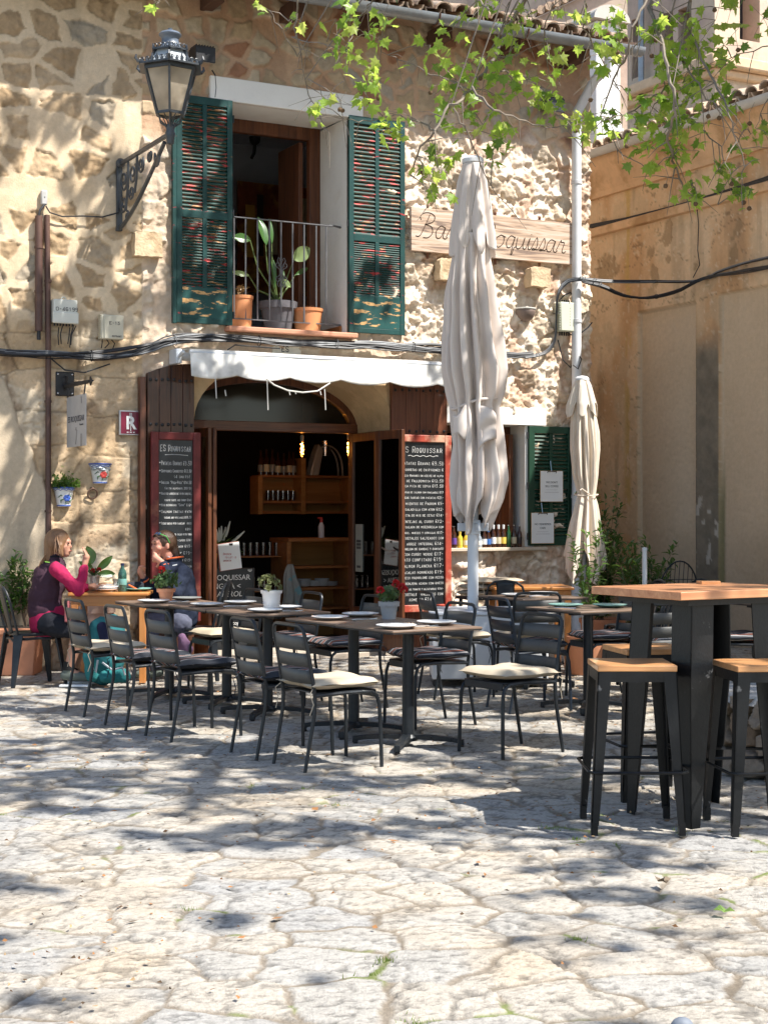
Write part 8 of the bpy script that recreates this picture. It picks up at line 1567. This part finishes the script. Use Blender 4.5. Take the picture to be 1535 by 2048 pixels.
for s in (-1, 1): m.tube([g0+sdv*s*.060, hd+U_*.075-face*.0+sdv*s*.092, hd+U_*.02-face*.03+sdv*s*.092], .0045, 6)
m.build('temples', pm('green_temple', (.06, .30, .06), .4, bump=0), SG)
m = MB(); 
for s in (-1, 1): m.ball(hd+face*.086+sdv*s*.032+U_*.008, .009, 8, (1, 1, .45))
m.build('eyes', MATS['eye_dark'], t); m = MB(); [m.tube([hd+face*.084+sdv*s*.018+U_*.030, hd+face*.088+sdv*s*.034+U_*.034, hd+face*.074+sdv*s*.052+U_*.029], .0035, 5) for s in (-1, 1)]; m.build('eyebrows', M_dh, t)
m = MB(); m.box(-.02, .02, -.002, .002, -.004, .004); m.build('chest_logo', M_white, t, loc=P(350, 1130, Y0-.235)-base, rot=(0, R(-12), -ANG))
# ---- on their table
def tz(px, py, Y): p = P(px, py, Y); p.z = .7705; return p
o = put(pl0, tz(213, 1178, 13.35), 'white plate stacked with another near the green bottle', 'plate', GP); o = put(pl0, tz(213, 1178, 13.35)+Vector((0, 0, .016)), 'white plate on top of the other near the green bottle', 'plate', GP); put(pl1, tz(276, 1176, 13.4), 'green plate with an orange cord at the right end of the wooden table', 'plate', GP)
put(pl0, tz(176, 1178, 13.4), 'pale wooden-looking plate beside the elbow of the woman in the vest', 'plate', GP)
t = thing('bowl', 'white bowl with a brown dip on the women table', 'bowl', tz(204, 1172, 13.6)); m = MB(); m.lathe([(0, 0), (.05, 0), (.10, .045), (.097, .047), (.045, .008), (0, .008)], n=26); m.build('bowl', M_plate, t); m = MB(); m.ball((0, 0, .045), .035, 10, (1.2, 1, .4)); m.build('food', pm('brown_food', (.22, .09, .04), .6, bump=.8), t)
t = thing('water_bottle', 'tall turquoise-green plastic water bottle on the wooden table', 'bottle', tz(245, 1180, 13.3)); mg = pm('green_plastic', (.10, .30, .25), .12, spec=.6, bump=0, trans=.75); m = MB(); m.lathe([(0, 0), (.034, 0), (.037, .01), (.035, .05), (.037, .055), (.037, .10), (.034, .105), (.037, .11), (.037, .15), (.030, .175), (.014, .205), (.013, .225), (0, .225)], n=24); m.build('bottle', mg, t)
m = MB(); m.lathe([(.0375, .058), (.038, .06), (.038, .108), (.0375, .11)], n=24); m.build('label', pm('bottle_label', (.16, .36, .33), .4, bump=0), t); m = MB(); m.lathe([(0, .222), (.015, .222), (.016, .242), (0, .244)], n=14); m.build('cap', pm('navy_cap', (.02, .03, .08), .4, bump=0), t)
t = thing('juice_glass', 'small glass half full of yellow juice beside the green bottle', 'glass', tz(234, 1178, 13.5)); m = MB(); m.lathe([(.028, 0), (.033, .10), (.031, .10), (.027, .006), (0, .006)], n=18); m.build('glass', gl, t); m = MB(); m.lathe([(0, .008), (.026, .008), (.029, .055), (0, .055)], n=18); m.build('juice', gy, t)
t = pot('plant_pot', 'small brushed metal pot with glossy big leaves and red blooms on the wooden table', tz(186, 1180, 13.75), .050, .062, .12, pm('brushed_pot', (.40, .36, .32), .35, metal=.7), .01)
b0 = Vector((0, 0, .11))
bigleaf_plant(t, b0, [((-.02, 0, .22), (-.01, 0, .16), .16, .13, (-.15, -.1, 1), M_big), ((.03, 0, .16), (.02, 0, .13), .20, .07, (.9, -.1, .75), M_big), ((.04, 0, .13), (.02, 0, .12), .16, .07, (1, -.2, .05), M_big), ((-.03, 0, .17), (-.02, 0, .14), .12, .05, (-.9, -.1, .8), M_big), ((0, 0, .17), (0, 0, .14), .11, .05, (-.5, .2, .6), M_big)])
geranium(t, .12, 9, .8, ((-.01, -.03, .05), (.06, -.03, .06)), n=40, R_=.05)
t = thing('pouch', 'black pouch with orange strap at the right end of the wooden table', 'bag', tz(267, 1180, 13.5)); organic('bag', [('c', Vector((-.08, 0, .03)), .035, Vector((.06, .02, .04)), .045)], cloth('black_bag', (.03, .032, .04)), t, .007, 4); m = MB(); m.tube([(-.06, -.06, .05), (-.03, -.16, .02), (.0, -.20, .0), (.01, -.222, -.03), (.02, -.224, -.07)], .008, 6); m.build('strap', M_org, t)
# ---- backpack under the table
M_teal2 = cloth('teal_pack', (.03, .15, .16)); bp_ = P(205, 1300, 12.95); bp_.z = 0; t = thing('backpack', 'bulging teal hiking backpack with grey straps lying under the wooden table', 'backpack', bp_)
q = lambda px, py, d=0: P(px, py, 12.95+d)-bp_
organic('pack', [('c', q(205, 1262), .12, q(215, 1320), .15), ('c', q(190, 1300), .10, q(205, 1345), .11), ('c', q(225, 1250, .05), .09, q(235, 1290, .05), .10)], M_teal2, t, .012, 5); organic('front_pocket', [('c', q(215, 1352, -.12), .065, q(248, 1352, -.10), .06), ('c', q(180, 1310, -.1), .06, q(185, 1350, -.08), .06)], cloth('teal_pocket', (.035, .19, .19)), t, .010, 4)
organic('bottle_pocket', [('c', q(205, 1255, -.10), .05, q(215, 1290, -.12), .05)], cloth('navy_pocket', (.02, .022, .05)), t, .010, 4)
m = MB(); [m.tube(pp_, .009, 6) for pp_ in ([q(188, 1310, -.19), q(184, 1330, -.20), q(192, 1345, -.19), q(196, 1320, -.2)], [q(205, 1325, -.19), q(225, 1340, -.2), q(245, 1335, -.19), q(250, 1350, -.17)], [q(232, 1300, -.17), q(228, 1330, -.2), q(226, 1355, -.19)])]; m.build('strap', pm('pack_strap', (.45, .47, .48), .7), t)
p = P(362, 1325, 13.2); t = thing('bag', 'small mauve cloth bag hanging behind the third slat-back chair', 'bag', (p.x, p.y, 0)); organic('bag', [('c', Vector((.06, .05, .28)), .065, Vector((.03, .05, .38)), .04)], cloth('mauve_cloth', (.16, .09, .15)), t, .009, 4)
# ---- pigeon whose head just enters the frame at the bottom
pb = P(1422, 2060, 3.70); t = thing('pigeon', 'grey pigeon at the bottom edge, only its head showing', 'bird', (pb.x, pb.y, 0), -ANG)
organic('body', [('e', Vector((0, 0, .125)), .065, (1.7, 1, 1), (0, R(25), 0)), ('c', Vector((-.055, 0, .165)), .045, Vector((-.065, 0, .215)), .027), ('e', Vector((-.070, 0, .235)), .027, (1.1, .9, .95)), ('c', Vector((-.090, 0, .233)), .010, Vector((-.112, 0, .226)), .004), ('c', Vector((.08, 0, .10)), .035, Vector((.19, 0, .06)), .012)]+[('c', Vector((.0, s*.025, .09)), .012, Vector((0, s*.03, .02)), .007) for s in (-1, 1)], pm('pigeon_grey', (.16, .18, .21), .6, var=.15, ns=20), t, .006, 3)
m = MB(); [m.ball((-.078, s*.023, .240), .0055, 8) for s in (-1, 1)]; m.build('eyes', pm('pigeon_eye', (.4, .1, .03), .2), t); m = MB()
for s in (-1, 1):
    for a in (-.5, 0, .5): m.tube([(0, s*.03, .018), (-.035*math.cos(a), s*.03+.035*math.sin(a), .014)], .004, 5)
m.build('feet', pm('pigeon_foot', (.35, .10, .08), .6), t)
# ================================================================ THE PLANE TREE
T = thing('plane_tree', 'plane tree overhanging the terrace, its fresh green twigs and seed balls hanging in from above', 'tree', (0, 0, 0))
M_bark = pm('plane_bark', (.20, .165, .12), .85, var=.35, ns=5, bump=.8, bs=25, col2=(.42, .39, .28), thr=(.50, .53)); M_brn = pm('branch_bark', (.20, .165, .13), .8, var=.3, ns=12, bump=.3)
M_pl = leafm('plane_leaf', (.22, .36, .05), (.60, .78, .12), .58, .4)
OUT = [(0, -.05), (.10, .05), (.42, -.02), (.30, .16), (.52, .42), (.28, .42), (.22, .62), (.12, .58), (0, .95)]
OUT = OUT+[(-x, y) for x, y in OUT[-2:0:-1]]
def plane_leaf(mb, p, d, n, s):
    d = d.normalized(); sd = d.cross(n); sd = sd.normalized() if sd.length > 1e-4 else d.orthogonal().normalized(); n = sd.cross(d)
    vs = [p+d*(.30*s)+n*(.03*s)]+[p+d*(y*s)+sd*(x*s*1.05)+n*(-.22*s*abs(x)-.12*s*y*y) for x, y in OUT]; k = len(OUT); mb.add(vs, [(0, 1+i, 1+(i+1) % k) for i in range(k)])
def project(p):
    d = p-CAM; Y = d.dot(FW); return (CXP+d.dot(RT)/Y*FPX, HYP-d.z/Y*FPX, Y) if Y > .3 else (-9e9, 0, Y)
CL = [(318, 6, 3, 22), (540, 22, 3, 22), (588, 36, 4, 20), (672, 38, 6, 30), (700, 30, 7, 30), (768, 30, 8, 32), (745, 62, 4, 22), (690, 108, 8, 28), (760, 78, 4, 22), (700, 100, 6, 22), (640, 212, 4, 20), (632, 238, 3, 14), (655, 195, 3, 14), (745, 160, 10, 30), (735, 195, 7, 28), (775, 222, 9, 30), (790, 268, 6, 24), (800, 240, 5, 24), (860, 90, 6, 30), (880, 130, 9, 34), (905, 160, 12, 40), (935, 130, 10, 34), (960, 180, 10, 36), (905, 60, 6, 34), (950, 30, 8, 36), (1005, 40, 8, 36), (1000, 110, 8, 34), (990, 190, 8, 36), (930, 210, 8, 36), (965, 250, 9, 36), (1000, 275, 12, 34), (985, 300, 6, 24), (880, 230, 6, 26), (866, 300, 5, 26), (850, 340, 6, 26), (880, 368, 6, 20), (900, 325, 5, 24), (1035, 95, 6, 28), (1058, 30, 6, 28), (1035, 60, 4, 26), (1050, 160, 6, 26), (1020, 155, 4, 22), (1085, 200, 8, 26), (1110, 228, 8, 26), (1128, 128, 9, 26), (1100, 100, 5, 26), (1075, 215, 6, 22), (1150, 240, 8, 24), (1175, 268, 5, 20), (1165, 30, 6, 26), (1185, 50, 5, 22), (1225, 35, 8, 30), (1235, 75, 10, 28), (1205, 118, 4, 18), (1228, 95, 6, 26), (1215, 222, 6, 20), (1180, 230, 4, 20), (1240, 250, 5, 20), (1335, 45, 10, 36), (1320, 60, 10, 30), (1370, 60, 10, 34), (1390, 100, 10, 34), (1430, 40, 8, 36), (1445, 90, 8, 32), (1460, 20, 6, 30), (1345, 120, 9, 30), (1320, 150, 9, 34), (1365, 165, 10, 36), (1330, 195, 12, 36), (1375, 200, 9, 34), (1300, 190, 5, 24), (1300, 225, 7, 30), (1270, 240, 7, 30), (1345, 240, 10, 34), (1320, 275, 10, 30), (1380, 235, 8, 32), (1395, 180, 6, 26), (1295, 300, 9, 22), (1310, 335, 7, 20), (1365, 300, 8, 26), (1345, 290, 8, 26), (1400, 260, 6, 26), (1385, 375, 10, 26), (1395, 395, 6, 20), (1440, 340, 8, 24), (1455, 360, 5, 20), (1485, 388, 8, 20), (1470, 300, 5, 24), (1500, 268, 7, 22), (1525, 35, 6, 24), (1528, 265, 4, 14), (1440, 180, 5, 26), (1470, 205, 4, 24), (1430, 130, 4, 26), (1255, 190, 3, 24), (1120, 20, 4, 24)]
LIT = [P(690, 1350, 9.0), P(940, 1335, 9.45), P(245, 1290, 11.4), P(430, 1275, 12.4), P(760, 1185, 9.9), P(130, 1150, 12.9), P(172, 1112, 12.9), P(250, 1190, 13.3), P(505, 1190, 11.0), P(1250, 1310, 7.2), P(1480, 1300, 7.1), P(1300, 1172, 7.3), P(350, 1090, 13.4), P(1100, 1275, 11.5), P(1165, 900, 15.1), P(1165, 1080, 15.1), P(975, 450, 13.1), P(980, 600, 13.0), P(985, 760, 13.0), P(960, 900, 13.0), P(700, 730, 15.5), P(520, 720, 15.1), P(1060, 1180, 14.5), P(1300, 1172, 7.3),
       G(420, 1560), G(200, 1520), G(700, 1620), G(1230, 1640), G(1330, 1645), G(1000, 1700), G(300, 1640), G(900, 1830), G(200, 1800), G(1250, 1850), G(500, 1950), G(1000, 1960), G(760, 1530)]
LR = [.30, .30, .22, .25, .30, .28, .16, .3, .2, .22, .25, .3, .15, .25, .5, .5, .22, .22, .22, .22, .3, .3, .3, .3]+[.26, .3, .3, .22, .22, .35, .28, .4, .35, .4, .4, .4, .2]
r = random.Random(77); can = MB(); cen = []  # out-of-view canopy: leaves placed up-sun to throw the wanted dappled shade
def n1_(x, y, s): return float(fbm(np.array([x]), np.array([y]), s, 2, .45)[0])
def blotch(X, Y):
    "wished shade on the paving, by place"
    a = n1_(X*1.25+3, Y*2.3, 501); b = n1_(X*3.6, Y*6.0, 503); v = a*.60+b*.40
    if Y < 5.2: t_ = .34
    elif Y < 7.0: t_ = .43
    elif Y < 8.6: t_ = .50+(.08 if X > .9 else 0)
    elif Y < 11.5: t_ = .505
    else: t_ = .54
    return v < t_
n_ok = 0; tries = 0
CLC = np.array([tuple(P(a, b, 9.3 if a > 1150 else 9.8)) for a, b, _, _ in CL]+[tuple(q) for q in LIT]); CLR = np.array([.28]*len(CL)+LR); SN = np.array(tuple(SUN))
def blocks(p):
    "would a leaf here shade a spot that stands in the sun in the photograph"
    d = np.array(tuple(p))-CLC; t_ = d@SN; e = d-t_[:, None]*SN; return bool(((t_ > .15) & (np.sqrt((e*e).sum(1)) < CLR)).any())
while n_ok < 6600 and tries < 60000:
    tries += 1; Y = r.uniform(4.0, 15.5); X = r.uniform(-.30*Y-.2, .30*Y+.3)
    if not blotch(X, Y): continue
    g = CW(X, Y, 0); h = r.uniform(5.2, 7.6); p = g+SUN*(h/SUN.z)
    px, py, yy = project(p)
    if -20 < px < 1560 and -25 < py < 2060: continue
    if r.random() < .88 and blocks(p): continue
    plane_leaf(can, p, rnd_dir(r, -.4), rnd_dir(r, .6), r.uniform(.12, .20)); n_ok += 1
    if n_ok % 60 == 0: cen.append(p)
FAC = [(0, 190, 330, 700, .42), (0, 700, 290, 1340, .66), (285, 730, 400, 1200, .72), (330, 190, 470, 660, .40), (380, 695, 900, 760, .26), (690, 240, 810, 660, .16), (470, 400, 700, 660, .15), (783, 750, 895, 1200, .35), (820, 400, 1150, 520, .10)]  # facade areas to be dappled by unseen leaves, with density
for (x0, y0, x1, y1, dn) in FAC:
    tot = int((x1-x0)*(y1-y0)/200.**2*170); 
    for _ in range(tot):
        px = r.uniform(x0, x1); py = r.uniform(y0, y1)
        if n1_(px/95.+py/260., py/120., 601) > .26+dn*.46: continue
        g = wp(px, py, .0); k = r.uniform(3.2, 6.5); p = g+SUN*k; a, b, yy = project(p)
        if -20 < a < 1560 and -25 < b < 2060: continue
        if blocks(p): continue
        plane_leaf(can, p, rnd_dir(r, -.4), rnd_dir(r, .6), r.uniform(.12, .19))
        if r.random() < .012: cen.append(p)
for (cx, cy, w_, h_, dn, n) in ((935, 640, 50, 320, .5, 420), ):  # more unseen leaves added to dapple the large parasol
    for _ in range(n):
        px = r.uniform(cx-w_, cx+w_); py = r.uniform(cy-h_, cy+h_*1.3)
        if n1_(px/40., py/70., 701) > .47: continue
        g = P(px, py, 13.0); p = g+SUN*r.uniform(3.0, 6.0); a, b, yy = project(p)
        if -20 < a < 1560 and -25 < b < 2060: continue
        plane_leaf(can, p, rnd_dir(r, -.4), rnd_dir(r, .6), r.uniform(.10, .16))
# hanging sprays that show in the picture: twigs first, then leaves on them
vis = MB(); tw = MB(); balls = MB(); r = random.Random(15)
SP = [  # twig polylines (photo px) with distance
 (9.8, [(1085, -60), (1048, 0), (1010, 60), (985, 110), (940, 175), (900, 215), (868, 262), (835, 310), (815, 345)], .016),
 (9.8, [(985, 110), (1000, 140), (1040, 150), (1070, 165)], .006), (9.8, [(868, 262), (838, 240), (790, 228), (735, 240), (690, 240)], .007), (9.6, [(900, 215), (930, 260), (960, 330), (990, 390)], .007), (9.7, [(835, 310), (850, 360), (870, 400)], .005),
 (9.9, [(940, 175), (880, 150), (800, 120), (760, 100)], .007), (9.5, [(940, 180), (985, 215), (1040, 240), (1090, 260), (1150, 250)], .008),
 (10.4, [(640, -60), (600, 0), (592, 60), (596, 110), (615, 170), (640, 230), (655, 262)], .008), (10.4, [(596, 110), (560, 60), (540, 20)], .005), (10.2, [(590, 75), (650, 95), (700, 100)], .005), (10.3, [(610, 160), (660, 190), (700, 215)], .004),
 (9.4, [(1310, -80), (1290, 0), (1268, 60), (1250, 110), (1225, 160), (1205, 230), (1230, 300), (1290, 340)], .009), (9.2, [(1300, -60), (1302, 20), (1325, 90), (1345, 170), (1350, 230), (1330, 280), (1345, 330), (1370, 380), (1395, 400)], .014),
 (9.3, [(1325, 90), (1370, 130), (1400, 180), (1440, 230), (1480, 300)], .008), (9.0, [(1360, -70), (1380, 0), (1378, 70), (1410, 140), (1440, 190), (1460, 250), (1490, 330), (1480, 380)], .010), (9.1, [(1345, 170), (1290, 200), (1240, 230), (1200, 240)], .006), (9.2, [(1350, 225), (1400, 260), (1440, 300), (1455, 345)], .006),
 (9.6, [(1180, -60), (1165, 0), (1170, 60), (1200, 110), (1225, 160), (1260, 100), (1300, 60)], .007), (9.5, [(1600, 60), (1540, 90), (1480, 110), (1420, 130)], .006), (9.7, [(985, 20), (960, 0), (930, -60)], .007), (9.6, [(1130, -60), (1110, 0), (1090, 50), (1085, 110), (1120, 160)], .006), (9.9, [(760, -60), (745, 0), (720, 40), (700, 80), (690, 110)], .006), (10.2, [(330, -50), (320, 0), (315, 12)], .004), (9.2, [(1600, 150), (1540, 200), (1510, 260)], .005)]
TP = []
for Y, pts, rad in SP:
    q = []; n = len(pts)
    for i, (a, b) in enumerate(pts): q.append(P(a+r.uniform(-5, 5), b+r.uniform(-5, 5), Y+.35*math.sin(i*.9+Y*7)))
    q2 = []
    for i in range(n-1):
        for k in range(4): u = k/4; j = q[i].lerp(q[i+1], u); q2.append(j+Vector([r.uniform(-.012, .012) for _ in range(3)]))
    q2.append(q[-1]); k = len(q2); tw.tube(q2, [rad*(1-.72*i/(k-1)) for i in range(k)], 6); TP += q2
    for i in range(2, k, 2):
        d = rnd_dir(r, -.5); L = r.uniform(.08, .30); b = q2[i]; tw.tube([b, b+d*L*.5+Vector((0, 0, -.01)), b+d*L+Vector((0, 0, -.05))], [rad*.4, .0025, .0012], 4); TP.append(b+d*L)
for (px, py, n, sp_) in CL:
    c = P(px, py, 9.3 if px > 1150 else 9.8)
    best = min(TP, key=lambda q_: (q_-c).length); tw.tube([best, best.lerp(c, .5)+Vector((0, 0, .02)), c], [.004, .003, .002], 4)
    for k in range(int(n*1.3)):
        o = Vector((r.gauss(0, 1), r.gauss(0, 1.2), r.gauss(0, 1)))*(sp_/3100*9.5*.62); d = (Vector((r.uniform(-1, 1), r.uniform(-1, 1), r.uniform(-1.4, .2)))).normalized(); vis.cur = r.choice((0, 0, 0, 1, 2)); plane_leaf(vis, c+o, d, rnd_dir(r, .9), r.uniform(.045, .105))
        if k % 3 == 0: tw.tube([c, c+o*.6, c+o], .0014, 3)
for (px, py) in ((685, 221), (679, 219), (735, 205), (757, 197), (960, 157), (860, 185), (844, 344), (1180, 200), (1302, 112), (1415, 233), (1437, 236), (1498, 247), (1475, 100), (1390, 408), (1486, 405), (1497, 417), (1462, 368), (1234, 105), (1428, 20), (1252, 292), (1060, 100), (1050, 190), (1310, 80), (1150, 262), (1330, 372), (900, 388)):
    c = P(px, py, 9.2 if px > 1150 else 9.8); balls = MB(); balls.ball(c, .014, 10); tw.tube([c, c+Vector((r.uniform(-.02, .02), 0, .06)), c+Vector((r.uniform(-.04, .04), 0, .13))], .0015, 3)
    for k in range(10): d = rnd_dir(r); balls.tube([c+d*.010, c+d*.017], [.004, .001], 3)
    balls.build('seed_ball', pm('seed_ball', (.12, .07, .035), .85, var=.3, bump=.5), T)
vis.build('hanging_leaves', [M_pl, leafm('plane_leaf_deep', (.11, .22, .035), (.36, .52, .07), .5, .35), leafm('plane_leaf_young', (.34, .42, .08), (.72, .80, .18), .55, .45)], T, smooth=False); can.build('crown', leafm('plane_leaf_mature', (.10, .15, .045), (.22, .27, .08), .22, .5), T, smooth=False); tw.build('twigs', M_brn, T)  # unseen canopy leaves dulled so their shade takes no green cast
tr = MB(); tr.tube([(SC.x, SC.y, .40), (SC.x+.02, SC.y, 1.5), (SC.x-.05, SC.y+.04, 3.0), (SC.x-.12, SC.y, 4.4), (SC.x-.2, SC.y, 5.2)], [.42, .34, .31, .29, .26], 18); tr.build('trunk', M_bark, T)
limb = MB(); top = Vector((SC.x-.2, SC.y, 5.1)); hubs = []
for (X, Y, z_, ra) in ((.8, 9.6, 6.6, .14), (3.4, 5.5, 6.8, .16), (4.5, 8.6, 7.0, .15), (1.4, 11.8, 7.6, .13), (4.2, 12, 7.4, .13)):
    e_ = CW(X, Y, z_); md = top.lerp(e_, .5)+Vector((0, 0, .35)); limb.tube([top-Vector((0, 0, .2)), md, e_], [ra*1.2, ra*.55, ra*.3], 12); hubs += [top.lerp(e_, q_)+Vector((0, 0, 1.3*q_*(1-q_))) for q_ in (.35, .5, .62, .72, .8, .88, .94, 1.)]
e_ = hubs[0]
for (X, Y, z_) in ((-1.5, 10.8, 7.6), (-3.2, 12.0, 8.4), (-.5, 12.4, 8.2)): q = CW(X, Y, z_); limb.tube([hubs[0] if X > -2 else CW(-1.5, 10.8, 7.6), (hubs[0] if X > -2 else CW(-1.5, 10.8, 7.6)).lerp(q, .5)+Vector((0, 0, .1)), q], [.04, .03, .02], 8); hubs += [q, (hubs[0] if X > -2 else CW(-1.5, 10.8, 7.6)).lerp(q, .5)]
limb.build('limb', M_bark, T)
bt = MB()
for c in cen+[P(a[1][0][0], a[1][0][1], a[0]) for a in SP]:
    h = r.choice(sorted(hubs, key=lambda q_: (q_-c).length)[:4]); md = h.lerp(c, .5)+Vector((r.uniform(-.2, .2), r.uniform(-.2, .2), .15))
    bad = False
    for q_ in (md, h.lerp(md, .5), md.lerp(c, .5)):
        a, b, yy = project(q_)
        if 0 < a < 1535 and 0 < b < 2048: bad = True
    if not bad: bt.tube([h, md, c], [.014, .009, .004], 5)
bt.build('branches', M_brn, T)
